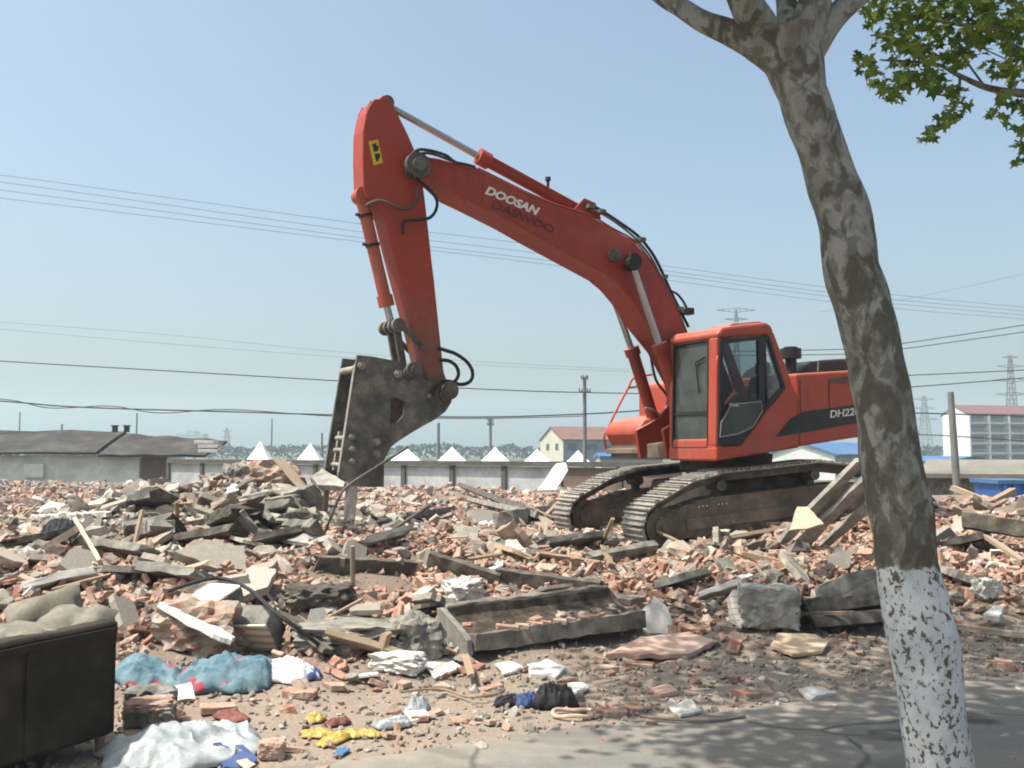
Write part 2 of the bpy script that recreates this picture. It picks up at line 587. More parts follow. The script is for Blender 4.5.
# broken-backed roof in two runs with a step
rid = []
for a_, b_, dz0, dz1, nm in ((0.0, 0.70, 0.08, -0.02, 'roof'), (0.705, 0.985, -0.02, -0.42, 'roof')):
    m = MB()
    pa = S0 + sd * (SL * a_); pb = S0 + sd * (SL * b_)
    n = 14
    gridv = []
    for i in range(n + 1):
        q = pa.lerp(pb, i / n)
        sag = 0.05 * math.sin(i * 1.3) + 0.04 * float(vnoise(i * 0.9 + a_ * 30, 2.0))
        rz = RZ + dz0 + (dz1 - dz0) * i / n + sag
        gridv.append([m.bm.verts.new(zv(q - sn * 0.35, EZ + 0.4 * sag)), m.bm.verts.new(zv(q + sn * 1.3, (EZ + rz) / 2 + 0.03)), m.bm.verts.new(zv(q + sn * 3.0, rz)), m.bm.verts.new(zv(q + sn * 6.2, EZ))])
    for i in range(n):
        for j in range(3):
            if j < 2 or a_ < 0.5: m.bm.faces.new((gridv[i][j], gridv[i + 1][j], gridv[i + 1][j + 1], gridv[i][j + 1]))
    bmesh.ops.delete(m.bm, geom=[v for v in m.bm.verts if not v.link_faces], context='VERTS')
    rf = m.build(nm, M['old_tile_roof'], shed)
    sol = rf.modifiers.new("thickness", 'SOLIDIFY'); sol.thickness = 0.14; sol.offset = 1
for u in (0.672, 0.705):
    c = zv(S0 + sd * (SL * u) + sn * 3.0, RZ + 0.22)
    m = MB(); m.box(c, sd * 0.12, sn * 0.12, (0, 0, 0.18)); m.box(c + Vector((0, 0, 0.20)), sd * 0.17, sn * 0.17, (0, 0, 0.03)); m.build('chimney', M['dark'], shed)
c = zv(S0 + sd * (SL * 0.845), 0.15)
MB().box(c + sn * 0.1, sd * (SL * 0.033), sn * 0.05, (0, 0, 1.33)).build('door', M['door_brown'], shed)
m = MB(); m.box(zv(S0 + sd * (SL * 0.53), 0.7) - sn * 0.0, sd * 0.55, sn * 0.12, (0, 0, 0.36)); m.build('window', M['shed_wall'], shed)
for k, (u, zz) in enumerate(((0.985, 1.75), (0.985, 2.0), (0.975, 2.22))):
    c = zv(S0 + sd * (SL * u) + sn * 0.4, zz)
    mm = MB(); mm.box(c, sd * 0.55, sn * 0.35, (0, 0, 0.09)); tag(mm.build('roof_board', M['plaster'], bevel=0.02), ['white broken board hanging lowest at the end of the old shed roof', 'white broken board in the middle of three at the shed roof end', 'white broken board topmost at the end of the old shed roof'][k], 'board', 'white boards on the shed roof')

# ------------------------------------------------------------------ white tents beyond the wall
M['tent'] = weathered('white_canvas', (0.74, 0.74, 0.73), (0.80, 0.80, 0.79), None, 1.0, 0.7, 0.1, 5)
M['steel'] = weathered('galvanised_steel', (0.30, 0.31, 0.31), (0.40, 0.41, 0.41), None, 4, 0.5, 0.1, 20, metal=0.4)


def make_tent(loc, half, ez, az):
    t_ = thing('canopy_tent', 'white pyramid canopy tent peeking over the boundary wall', 'tent', loc, 'white canopy tents in a row beyond the wall')
    m = MB(); b = Vector(loc)
    n = 8
    rings = []
    for i in range(n + 1):
        s = i / n
        w = half * (1 - s) ** 1.12 + 0.03
        z = ez + (az - ez) * s
        rings.append([m.bm.verts.new(b + Vector((sx * w, sy * w, z))) for sx, sy in ((-1, -1), (1, -1), (1, 1), (-1, 1))])
    for a_, c_ in zip(rings, rings[1:]):
        for k in range(4):
            m.bm.faces.new((a_[k], a_[(k + 1) % 4], c_[(k + 1) % 4], c_[k]))
    m.bm.faces.new(rings[-1])
    cn = m.build('canopy', M['tent'], t_)
    sk = MB()
    for k, (ax, ay) in enumerate((((-1, -1), (1, -1)), ((1, -1), (1, 1)), ((1, 1), (-1, 1)), ((-1, 1), (-1, -1)))):
        p = b + Vector((ax[0] * half * 1.01, ax[1] * half * 1.01, ez)); q = b + Vector((ay[0] * half * 1.01, ay[1] * half * 1.01, ez))
        sk.poly([p, q, q - Vector((0, 0, 0.22)), p - Vector((0, 0, 0.22))])
    vlo = sk.build('valance', M['tent'], t_); so = vlo.modifiers.new('thickness', 'SOLIDIFY'); so.thickness = 0.01
    for sx in (-1, 1):
        for sy in (-1, 1):
            MB().tube([b + Vector((sx * half * 0.97, sy * half * 0.97, 0)), b + Vector((sx * half * 0.97, sy * half * 0.97, ez))], 0.03, 6).build('leg', M['steel'], t_)
    return t_


tent_spots = [(260.5, 441, 11), (310.5, 443, 12), (406, 447, 13.5), (452, 447, 13.5), (495, 447, 14.5), (537, 449, 14), (578, 450.5, 12.5)]
tl = ['white peaked canopy tent nearest the old shed, tall and narrow', 'white peaked canopy tent between the shed end and the breaker', 'white canopy tent just right of the breaker attachment',
      'white canopy tent beyond the wall, second right of the breaker', 'white canopy tent below the slender pole beyond the wall', 'white canopy tent in front of the cream house gable end', 'white canopy tent at the foot of the utility pole before the house']
for k, (px, py, hw) in enumerate(tent_spots):
    d = 66
    p = P(px, py, d); g = float(H(p.x, p.y))
    yb = [460.5, 461.5, 460.5, 461, 462, 463, 463.5][k]
    ez = P(px, yb, d).z - g
    tt = make_tent((p.x, d, g), hw * d / FPX, ez, p.z - g)
    tt['label'] = tl[k]

# ------------------------------------------------------------------ houses and sheds far behind
M['cream'] = weathered('cream_render', (0.50, 0.47, 0.38), (0.58, 0.55, 0.45), None, 0.3, 0.9, 0.1, 3)
M['roof_brown'] = weathered('brown_tiles', (0.15, 0.075, 0.055), (0.19, 0.10, 0.075), None, 0.5, 0.9, 0.3, 4)
M['blue_wall'] = weathered('blue_grey_render', (0.15, 0.19, 0.24), (0.21, 0.25, 0.30), None, 0.4, 0.8, 0.1, 3)
M['win_dark'] = weathered('dark_window', (0.045, 0.055, 0.06), (0.08, 0.09, 0.10), None, 0.6, 0.25, 0, spec=0.5)
M['blue_roof'] = weathered('blue_metal_roof', (0.055, 0.135, 0.27), (0.085, 0.18, 0.33), None, 0.3, 0.5, 0.1, 3)
M['grey_roof'] = weathered('grey_sheet_roof', (0.17, 0.155, 0.13), (0.23, 0.21, 0.175), None, 0.5, 0.9, 0.2, 5)
M['white_wall'] = weathered('white_render', (0.66, 0.66, 0.64), (0.74, 0.74, 0.72), None, 0.2, 0.85, 0.05, 3)
M['grey_facade'] = weathered('grey_facade', (0.34, 0.33, 0.35), (0.42, 0.41, 0.42), None, 0.3, 0.85, 0.05, 3)
M['maroon_roof'] = weathered('maroon_roof', (0.13, 0.075, 0.07), (0.19, 0.08, 0.08), None, 0.12, 0.85, 0.1, 3)
GZF = -1.3


def gable_house(name, label, cat, A, B, depth, ez, rz, wallm, endm, roofm, over=0.4, windows=(), gable_windows=()):
    """A-B: foot of the long front seen from the camera (left to right); gable ends at A and B"""
    A = zv(A, GZF); B = zv(B, GZF)
    u = (B - A); L = u.length; u.normalize(); n = Vector((-u.y, u.x, 0))
    t_ = thing(name, label, cat, (A + B) / 2)
    m = MB(); m.box(zv((A + B) / 2 + n * depth / 2, (GZF + ez) / 2), u * (L / 2), n * (depth / 2), (0, 0, (ez - GZF) / 2)); m.build('wall', wallm, t_)
    for q, s in ((A, 1), (B, -1)):
        m = MB(); m.prism([zv(q, GZF), zv(q + n * depth, GZF), zv(q + n * depth, ez), zv(q + n * depth / 2, rz), zv(q, ez)], -u * s * 0.06); m.build('gable_end', endm, t_)
    m = MB()
    a, b = A - u * over, B + u * over
    sl = (rz - ez) / (depth / 2)
    e1 = zv(a - n * over, ez - sl * over); e2 = zv(b - n * over, ez - sl * over)
    r1 = zv(a + n * depth / 2, rz); r2 = zv(b + n * depth / 2, rz)
    k1 = zv(a + n * (depth + over), ez - sl * over); k2 = zv(b + n * (depth + over), ez - sl * over)
    m.poly([e1, e2, r2, r1]); m.poly([r1, r2, k2, k1])
    bmesh.ops.remove_doubles(m.bm, verts=m.bm.verts[:], dist=0.001)
    rf = m.build('roof', roofm, t_); so = rf.modifiers.new('thickness', 'SOLIDIFY'); so.thickness = 0.2; so.offset = 1
    for (s0, s1, z0, z1) in windows:
        w = MB(); c = zv(A + u * (L * (s0 + s1) / 2) - n * 0.02, (z0 + z1) / 2)
        w.box(c, u * (L * (s1 - s0) / 2), n * 0.06, (0, 0, (z1 - z0) / 2)); w.build('window', M['win_dark'], t_)
    for (s0, s1, z0, z1) in gable_windows:
        w = MB(); c = zv(A + n * (depth * (s0 + s1) / 2) - u * 0.07, (z0 + z1) / 2)
        w.box(c, n * (depth * (s1 - s0) / 2), u * 0.05, (0, 0, (z1 - z0) / 2)); w.build('window', M['win_dark'], t_)
    return t_


D_ = 190


def zz(py, d):
    return P(512, py, d).z


A = P(563, 452, D_); B = P(607, 452, D_ + 4)
ub = (B - A).normalized(); nb = Vector((-ub.y, ub.x, 0))
# turn the house so that its left gable end shows
A = P(563.5, 452, D_ - 3); B = A + Vector((13.0, 3.5, 0))
gable_house('cream_house', 'two storey house with cream gable end and brown tiled roof', 'house', A, B, 14.8, zz(440, D_), zz(428.0, D_ + 8), M['blue_wall'], M['cream'], M['roof_brown'], 0.3,
            windows=[(0.06, 0.20, zz(450, D_), zz(443, D_)), (0.34, 0.50, zz(450, D_), zz(444, D_)), (0.62, 0.76, zz(450, D_), zz(444, D_))], gable_windows=[(0.20, 0.32, zz(450, D_), zz(443.5, D_)), (0.60, 0.72, zz(450, D_), zz(443.5, D_))])
A = P(602, 460, 60); B = P(662, 460, 60)
gable_house('low_cream_shed', 'low cream shed with a pale eave behind the far crawler track', 'shed', A, B, 4, zz(459, 60), zz(455.8, 60), M['cream'], M['cream'], M['blue_roof'], 0.15)
A = P(742, 452, 115); B = P(800, 452, 115)
gable_house('brown_shed', 'brown walled shed with white door posts below the excavator body', 'shed', A, B, 6, zz(451, 115), zz(446, 115), M['roof_brown'], M['roof_brown'], M['roof_brown'], 0.2)
for k, px in enumerate((775, 786, 797)):
    tag(MB().box(zv(P(px, 455, 114.4), 0.2), (0.12, 0, 0), (0, 0.12, 0), (0, 0, 1.5)).build('white_post', M['white_wall']), ['white post farthest from the tree before the brown shed', 'white post in the middle before the brown shed', 'white post beside the blue roofed shed'][k], 'post', 'white posts before the brown shed')
A = P(806, 452, 118); B = P(838, 452, 106)
t_ = gable_house('blue_roofed_shed', 'small shed with grey gable end and bright blue metal roof', 'shed', P(835, 452, 104), P(905, 452, 128), 7.4, zz(455, 110), zz(443.5, 112), M['grey_facade'], M['white_wall'], M['blue_roof'], 0.3)

# apartment block far right
DA = 250
A = P(967.5, 452, DA); B = A + Vector((40.0, 10.0, 0))
u = (zv(B, 0) - zv(A, 0)); L = u.length; u.normalize(); n = Vector((-u.y, u.x, 0))
depth = 9.0
apt = thing('apartment_block', 'five storey apartment block with bright white end wall and maroon roof', 'building', zv((A + B) / 2, GZF))
ez, rz = zz(413.5, DA), zz(405.0, DA)
A = zv(A, GZF); B = zv(B, GZF)
MB().box(zv((A + B) / 2 + n * depth / 2, (GZF + ez) / 2), u * (L / 2), n * (depth / 2), (0, 0, (ez - GZF) / 2)).build('wall', M['grey_facade'], apt)
MB().prism([A, A + n * depth, zv(A + n * depth, ez), zv(A + n * depth / 2, rz), zv(A, ez)], -u * 0.1).build('gable_end', M['white_wall'], apt)
m = MB(); a, b = A - u * 0.3, B
m.poly([zv(a - n * 0.9, ez - 0.25), zv(b - n * 0.9, ez - 0.25), zv(b + n * depth / 2, rz), zv(a + n * depth / 2, rz)])
m.poly([zv(a + n * depth / 2, rz), zv(b + n * depth / 2, rz), zv(b + n * (depth + 0.6), ez - 0.2), zv(a + n * (depth + 0.6), ez - 0.2)])
rf = m.build('roof', M['maroon_roof'], apt); so = rf.modifiers.new('thickness', 'SOLIDIFY'); so.thickness = 0.25; so.offset = 1
fh = (ez - GZF) / 5
for f in range(5):
    z0 = GZF + f * fh
    sb = MB(); sb.box(zv((A + B) / 2 - n * 0.55, z0 + 0.12), u * (L / 2 - 0.2), n * 0.6, (0, 0, 0.13)); sb.build('balcony_slab', M['white_wall'], apt)
    for c_ in range(7):
        s0 = (c_ + 0.5) / 7
        wc = zv(A + u * (L * s0) - n * 0.03, z0 + fh * 0.55)
        w = MB(); w.box(wc, u * (L / 14 * 0.72), n * 0.06, (0, 0, fh * 0.27)); w.build('window', M['win_dark'], apt)
        rl = MB()
        for q in range(8):
            rl.box(zv(A + u * (L * (s0 - 0.06 + 0.12 * q / 7)) - n * 1.1, z0 + 0.65), u * 0.05, n * 0.04, (0, 0, 0.45))
        rl.box(zv(A + u * (L * s0) - n * 1.1, z0 + 1.12), u * (L / 14 * 0.86), n * 0.05, (0, 0, 0.05)); rl.build('balcony_rail', M['grey_facade'], apt)
for c_ in range(8):
    pl = MB(); pl.box(zv(A + u * (L * c_ / 7 + (0.15 if c_ == 0 else 0)) - n * 0.6, (GZF + ez) / 2 - 0.1), u * 0.2, n * 0.55, (0, 0, (ez - GZF) / 2 - 0.1)); pl.build('party_wall', M['white_wall'], apt)

# low grey roofed shed at right, blue skips before it
A = P(926, 470, 44); B = P(1090, 470, 41)
gable_house('grey_roofed_shed', 'low long shed with faded grey sheet roof behind the right hand rubble', 'shed', A, B, 6.5, zz(477.5, 42.5), zz(464, 45.5), M['concrete_dark'], M['concrete_dark'], M['grey_roof'], 0.3)
A = P(905, 458, 85); B = P(948, 458, 82)
gable_house('blue_roofed_store', 'long store with pale blue roof in front of the white apartment end wall', 'shed', A, B, 7, zz(463, 83), zz(458.5, 85), M['grey_facade'], M['grey_facade'], M['blue_roof'], 0.3)
M['blue_paint'] = weathered('blue_paint', (0.035, 0.12, 0.36), (0.06, 0.17, 0.45), None, 1.5, 0.5, 0.1, 10)


def skip_box(px0, px1, pyt, d, label):
    a = P(px0, pyt, d); b = P(px1, pyt, d)
    g = float(H((a.x + b.x) / 2, d)) - 0.1
    t_ = thing('blue_skip', label, 'skip', ((a.x + b.x) / 2, d + 0.7, g))
    zt = a.z
    m = MB()
    m.prism([Vector((a.x + 0.12, d, g)), Vector((b.x - 0.12, d, g)), Vector((b.x, d, zt)), Vector((a.x, d, zt))], (0, 1.5, 0)); m.build('body', M['blue_paint'], t_, bevel=0.02)
    m = MB(); m.abox(a.x - 0.05, b.x + 0.05, d - 0.06, d + 1.56, zt - 0.06, zt + 0.04); m.build('rim', M['blue_roof'], t_)
    for k in range(4):
        x = a.x + (b.x - a.x) * (k + 0.5) / 4
        MB().abox(x - 0.04, x + 0.04, d - 0.05, d - 0.002, g, zt - 0.07).build('rib', M['blue_paint'], t_)
    return t_


skip_box(999, 1040, 481.5, 26, 'bright blue steel skip standing behind the rubble before the grey shed')
skip_box(1047, 1085, 483, 27, 'blue steel skip at the edge, beside the other blue skip')

# distant block in the haze
M['far_block'] = weathered('far_block', (0.30, 0.31, 0.33), (0.36, 0.37, 0.38), None, 0.05, 0.9, 0)
ft = thing('distant_tower_block', 'faint grey stepped tower block far off above the shed end', 'building', zv(P(190, 452, 700), GZF))
m = MB(); b = base_of[ft.name]
m.abox(b.x - 10, b.x + 9, b.y, b.y + 12, GZF, zz(433.5, 700)); m.build('wall', M['far_block'], ft)
m = MB(); m.abox(b.x - 3, b.x + 3, b.y + 1, b.y + 11, zz(433.5, 700), zz(430.5, 700)); m.build('roof_house', M['far_block'], ft)

# far wood: one hazy mass of foliage
M['far_wood'] = weathered('far_foliage', (0.03, 0.045, 0.022), (0.05, 0.07, 0.033), None, 0.1, 0.9, 0)
Vs, Fs = [], []
r_ = np.random.default_rng(11)
for k in range(7000):
    px = r_.uniform(-60, 1090)
    d = r_.uniform(330, 430)
    top = 447 - 4.5 * float(vnoise(px * 0.045, 1.0)) - 4 * float(vnoise(px * 0.16, 5.0)) - r_.random() * 1.5
    if px > 640: top += 1.5
    z0 = GZF
    x = (px - 512) / FPX * d
    zt = P(px, top, d).z
    zc = z0 + (zt - z0) * math.sqrt(r_.random())
    s = r_.uniform(0.4, 1.1)
    pts = r_.normal(size=(5, 3)); pts /= np.linalg.norm(pts, axis=1)[:, None]
    i = len(Vs) * 5
    Vs.append(pts * s + np.array([x, d, zc]))
    Fs += [(i, i + 1, i + 2), (i, i + 2, i + 3), (i + 1, i + 3, i + 4), (i, i + 4, i + 2), (i, i + 1, i + 4)]
me = mesh_from_arrays("far_wood", np.concatenate(Vs), np.array(Fs)); me.materials.append(M['far_wood'])
fw = bpy.data.objects.new("far_wood", me); col.objects.link(fw); fw['kind'] = 'stuff'; fw['label'] = 'hazy far line of trees along the horizon'

# ------------------------------------------------------------------ pylons, poles and wires
M['lattice'] = weathered('lattice_steel', (0.16, 0.17, 0.18), (0.22, 0.23, 0.24), None, 0.3, 0.6, 0)
M['pole'] = weathered('concrete_pole', (0.15, 0.145, 0.135), (0.21, 0.20, 0.185), None, 1.2, 0.9, 0.2, 12)
M['wire'] = weathered('black_cable', (0.03, 0.03, 0.032), (0.045, 0.045, 0.047), None, 2, 0.6, 0)


def pylon(label, px, top, d, halfw_px, arms, r):
    p = P(px, top, d); zt = p.z
    t_ = thing('lattice_pylon', label, 'pylon', (p.x, d, GZF), 'power pylons on the horizon')
    hb = halfw_px * d / FPX
    h = zt - GZF
    m = MB()
    n = 9
    lev = [(k / n) ** 0.85 for k in range(n + 1)]

    def corner(k, s):
        w = hb * (1 - s) ** 1.0 * 0.9 + hb * 0.18
        sx, sy = ((-1, -1), (1, -1), (1, 1), (-1, 1))[k]
        return Vector((p.x + sx * w, d + sy * w, GZF + h * s))
    for k in range(4):
        m.tube([corner(k, s) for s in lev], r, 4)
        for a_, b_ in zip(lev, lev[1:]):
            m.tube([corner(k, a_), corner((k + 1) % 4, b_)], r * 0.6, 4); m.tube([corner((k + 1) % 4, a_), corner(k, b_)], r * 0.6, 4)
    m.build('mast', M['lattice'], t_)
    for (py, hw) in arms:
        z = P(px, py, d).z; w = hw * d / FPX
        m = MB()
        m.tube([(p.x - w, d, z), (p.x, d, z + w * 0.12), (p.x + w, d, z)], r * 0.8, 4); m.tube([(p.x - w, d, z), (p.x, d, z - w * 0.12), (p.x + w, d, z)], r * 0.8, 4)
        for q in range(1, 7):
            f = -1 + 2 * q / 7
            m.tube([(p.x + w * f, d, z + w * 0.12 * (1 - abs(f))), (p.x + w * (f + 0.14), d, z - w * 0.12 * (1 - abs(f + 0.14)))], r * 0.6, 4)
        m.build('cross_arm', M['lattice'], t_)


pylon('tall lattice power pylon with three arms rising behind the apartment roof', 1010, 355, 330, 6, [(357, 8), (366, 14), (380, 18), (394, 16)], 0.16)
pylon('faint lattice pylon between the tree trunk and the apartment end wall', 924, 396, 480, 6, [(399, 11), (408, 11), (419, 14)], 0.2)
pylon('pylon with a wide flat head showing above the cab roof', 736, 309, 300, 5, [(310, 20), (319, 12)], 0.16)
pylon('small faint lattice pylon standing beyond the old shed end', 227, 428, 520, 4, [(431, 5), (437, 6)], 0.16)


def pole(label, px, top, d, r, arms=(), lean=0.0):
    p = P(px, top, d); g = min(float(H(p.x, d)), 0.2) - 0.1
    t_ = thing('utility_pole', label, 'pole', (p.x + lean, d, g))
    MB().tube([(p.x + lean, d, g), (p.x, d, p.z)], [r * 1.25, r], 10).build('shaft', M['pole'], t_, smooth=True)
    for py, hw in arms:
        c = P(px, py, d); w = hw * d / FPX
        m = MB(); m.box((c.x, d - r * 1.2, c.z), (w, 0, 0), (0, r * 0.4, 0), (0, 0, r * 0.5))
        m.build('cross_arm', M['pole'], t_)
        for s in (-0.9, -0.45, 0.45, 0.9):
            MB().tube([(c.x + s * w, d - r * 1.2, c.z), (c.x + s * w, d - r * 1.2, c.z + r * 2)], r * 0.35, 6).build('insulator', M['wire'], t_)
    return t_


pole('slim utility pole with cross arms standing before the cream house', 584.5, 377, 62, 0.11, [(379, 3.5), (392, 6)])
pole('thick bare concrete pole rising before the apartment end wall', 950.5, 392, 36, 0.11, [], 0.14)
pole('distant double armed pole right of the breaker', 490.5, 418, 150, 0.2, [(421, 3), (425, 3.5)])
pole('short plain distant pole close right of the breaker', 438.5, 423, 130, 0.2)
pole('distant lamp pole above the left part of the shed roof', 62, 424, 160, 0.15)
pole('thin distant pole above the shed chimneys', 137, 413, 200, 0.16)
pole('thin distant pole between the two leftmost tents', 322, 433, 140, 0.14)
pole('thin faint pole above the far left shed roof', 20, 412, 220, 0.15)
pole('thin pole with a pale tip behind the sooty shed roof', 272, 419, 260, 0.2)


def wire(label, pts, r, grp, name='power_line', d0=60, d1=60):
    """pts: pixels left to right; the wire hangs at depths running from d0 to d1"""
    px0, px1 = pts[0][0], pts[-1][0]
    w = [P(px, py, d0 + (d1 - d0) * (px - px0) / (px1 - px0)) for px, py in pts]
    w = spline(w, 6)
    tag(MB().tube(w, r, 6).build(name, M['wire']), label, 'cable', grp)


gU = 'high power lines across the sky'
for k, (o1, o2, o3, o4) in enumerate(((-200, 0, 0, 0), (7, 8, 5, 4), (15, 14, 9, 8), (23, 18, 14, 12))):
    if k == 0: o1 = 0
    wire(['topmost high power line sloping across the whole sky', 'second high power line from the top behind the boom', 'third high power line from the top behind the boom', 'lowest of the four high power lines behind the boom'][k],
         [(-160, 158 + o1), (0, 175 + o1), (362, 224 + o2), (520, 243 + o2), (660, 265 + o3), (850, 290 + o3), (1024, 307 + o4), (1180, 318 + o4)], 0.014, gU, d0=62, d1=85)
gF = 'faint far lines'
wire('faint upper of two far lines left of the arm', [(-120, 312), (0, 322), (170, 335), (340, 352), (520, 364), (700, 372), (880, 376)], 0.010, gF, d0=75, d1=95)
wire('faint lower of two far lines left of the arm', [(-120, 319), (0, 329), (170, 344), (340, 357), (520, 367), (700, 374), (880, 379)], 0.010, gF, d0=75, d1=95)
gD = 'dark cables crossing behind the breaker'
wire('dark cable meeting the breaker near its top edge', [(-120, 352), (0, 361), (170, 371), (340, 381), (480, 389), (584, 392.5), (720, 394), (860, 390), (1000, 380), (1150, 366)], 0.035, gD, d0=58, d1=64)
wire('thick sagging bundled cable above the shed roof', [(-120, 394), (0, 401), (60, 406), (130, 409), (240, 412), (340, 415), (480, 417), (584, 414), (720, 408), (950, 414), (1150, 420)], 0.045, gD, d0=56, d1=64)
wire('thin cable twisted loosely round the bundled cable', [(-120, 397), (0, 399), (50, 408), (110, 406), (160, 413), (230, 409.5), (340, 416.5), (480, 418.5), (584, 416)], 0.03, gD, d0=56, d1=62)
gR = 'cables right of the tree'
wire('upper dark cable climbing to the right of the trunk', [(690, 352), (850, 349), (905, 343), (960, 335), (1024, 325), (1150, 305)], 0.02, gR, d0=45, d1=40)
wire('second dark cable climbing to the right of the trunk', [(690, 356), (850, 354), (905, 348.5), (960, 341), (1024, 332), (1150, 314)], 0.02, gR, d0=45, d1=40)
wire('lower cable passing the top of the bare concrete pole', [(690, 383), (850, 378), (905, 375.5), (1024, 370), (1150, 362)], 0.022, gR, d0=45, d1=40)
wire('cable tied to the middle of the bare concrete pole', [(800, 430), (905, 434), (951, 436), (1024, 441), (1150, 448)], 0.02, gR, d0=38, d1=36)
wire('faint line high at the right edge', [(820, 312), (905, 299), (960, 288), (1024, 274), (1150, 248)], 0.010, gF, d0=90, d1=80)

# ================================================================== EXCAVATOR
def paint(name, base, rough=0.42, dirt_or_shade=(0.30, 0.22, 0.16), amt=0.55, worn=None):
    t = NT(name)
    n1 = t.noise(1.3, 6, 0.65); n2 = t.noise(9, 5, 0.7); n3 = t.noise(0.6, 3, 0.5)
    c = t.ramp(n3, [(0.3, base), (0.7, tuple(x * 0.84 for x in base))])
    c = t.mix(t.ramp(n1, [(0.5, 0.0), (0.85, amt)]), c, dirt_or_shade)
    c = t.mix(t.ramp(n2, [(0.60, 0.0), (0.72, amt * 0.8)]), c, tuple(x * 0.55 for x in dirt_or_shade))
    mpz = t.n("ShaderNodeMapping"); t.t.links.new(t.co, mpz.inputs[0]); mpz.inputs["Scale"].default_value = (9, 9, 0.9)
    st_ = t.noise(1.0, 4, 0.6, mpz.outputs[0])
    c = t.mix(t.ramp(st_, [(0.52, 0.0), (0.75, amt * 0.75)]), c, tuple(x * 0.42 for x in dirt_or_shade))          # grime run down by rain
    fd = t.noise(0.9, 4, 0.6, None, 0.5)
    c = t.mix(t.ramp(fd, [(0.52, 0.0), (0.75, 0.35)]), c, tuple(min(1, x * 1.25 + 0.07) for x in base))  # sun bleached patches
    mps = t.n("ShaderNodeMapping"); t.t.links.new(t.co, mps.inputs[0]); mps.inputs["Scale"].default_value = (14, 14, 70); mps.inputs["Rotation"].default_value = (0.3, 0.9, 0.2)
    sc_n = t.noise(1.0, 3, 0.7, mps.outputs[0])
    c = t.mix(t.ramp(sc_n, [(0.68, 0.0), (0.72, 0.7)]), c, (0.16, 0.10, 0.075))                              # scratches
    ge_ = t.n("ShaderNodeNewGeometry"); sg_ = t.n("ShaderNodeSeparateXYZ"); t.t.links.new(ge_.outputs["Normal"], sg_.inputs[0])
    up_ = t.math('MULTIPLY', t.ramp(sg_.outputs[2], [(0.55, 0.0), (0.9, 0.65)]), t.ramp(n1, [(0.3, 0.35), (0.65, 1.0)]))
    c = t.mix(up_, c, (0.36, 0.25, 0.19))          # dust lying on upward faces
    t.bump(n2, 0.08, 0.005)
    r = t.ramp(n1, [(0.3, rough), (0.8, min(1, rough + 0.3))])
    return t.fin(c, r, 0, 0.4)


M['red'] = paint('red_orange_paint', (0.335, 0.043, 0.025), 0.43, (0.19, 0.08, 0.055), 0.7)
M['orange'] = paint('cab_orange_paint', (0.395, 0.064, 0.034), 0.42, (0.30, 0.16, 0.11), 0.6)
t = NT('arm_paint_dusty')
n1_ = t.noise(1.6, 6, 0.65); n2_ = t.noise(11, 5, 0.7)
sp_a = t.n("ShaderNodeSeparateXYZ"); t.t.links.new(t.co, sp_a.inputs[0])
low = t.math('ADD', t.math('MULTIPLY', t.math('SUBTRACT', 3.75, sp_a.outputs[2]), 0.42), t.math('MULTIPLY', t.math('SUBTRACT', n2_, 0.5), 1.3))
c_ = t.mix(t.ramp(n1_, [(0.45, 0.0), (0.8, 0.5)]), (0.335, 0.043, 0.025), (0.19, 0.08, 0.055))
c_ = t.mix(t.ramp(low, [(0.15, 0.0), (0.75, 0.85)]), c_, (0.17, 0.115, 0.085))
t.bump(n2_, 0.1, 0.006)
M['arm_red'] = t.fin(c_, 0.55, 0, 0.35)
M['steel_dirty'] = weathered('dirty_steel', (0.075, 0.068, 0.06), (0.13, 0.115, 0.10), (0.19, 0.165, 0.14), 5, 0.75, 0.4, 40, metal=0.15)
M['track_steel'] = weathered('worn_track_steel', (0.22, 0.20, 0.175), (0.32, 0.29, 0.25), (0.42, 0.375, 0.32), 6, 0.6, 0.4, 40, metal=0.25)
M['frame_dark'] = weathered('dusty_black_frame', (0.10, 0.08, 0.062), (0.17, 0.132, 0.10), (0.26, 0.20, 0.155), 2.5, 0.85, 0.3, 30)
M['breaker'] = weathered('worn_breaker_paint', (0.07, 0.07, 0.062), (0.125, 0.12, 0.104), (0.25, 0.215, 0.17), 4.2, 0.75, 0.4, 35)
M['chrome'] = weathered('chrome_rod', (0.42, 0.42, 0.42), (0.52, 0.52, 0.52), None, 4, 0.25, 0, metal=0.8)
M['rubber'] = weathered('black_rubber', (0.015, 0.015, 0.016), (0.03, 0.03, 0.03), None, 6, 0.55, 0.1, 40)
M['barrel_dirty'] = paint('dusty_red_barrel', (0.40, 0.085, 0.05), 0.5, (0.28, 0.20, 0.15), 0.8)
M['black_plastic'] = weathered('black_plastic', (0.018, 0.018, 0.02), (0.035, 0.035, 0.036), None, 3, 0.45, 0.05, 30)
M['cloth_dark'] = weathered('seat_cloth', (0.035, 0.037, 0.04), (0.06, 0.06, 0.065), None, 5, 0.9, 0.2, 60)
M['letter_white'] = weathered('white_lettering', (0.70, 0.68, 0.62), (0.78, 0.77, 0.73), None, 8, 0.5, 0)
M['letter_ghost'] = weathered('faded_lettering', (0.12, 0.022, 0.022), (0.17, 0.030, 0.026), None, 14, 0.5, 0)
M['sticker'] = weathered('yellow_sticker', (0.62, 0.44, 0.03), (0.70, 0.52, 0.05), None, 8, 0.5, 0)


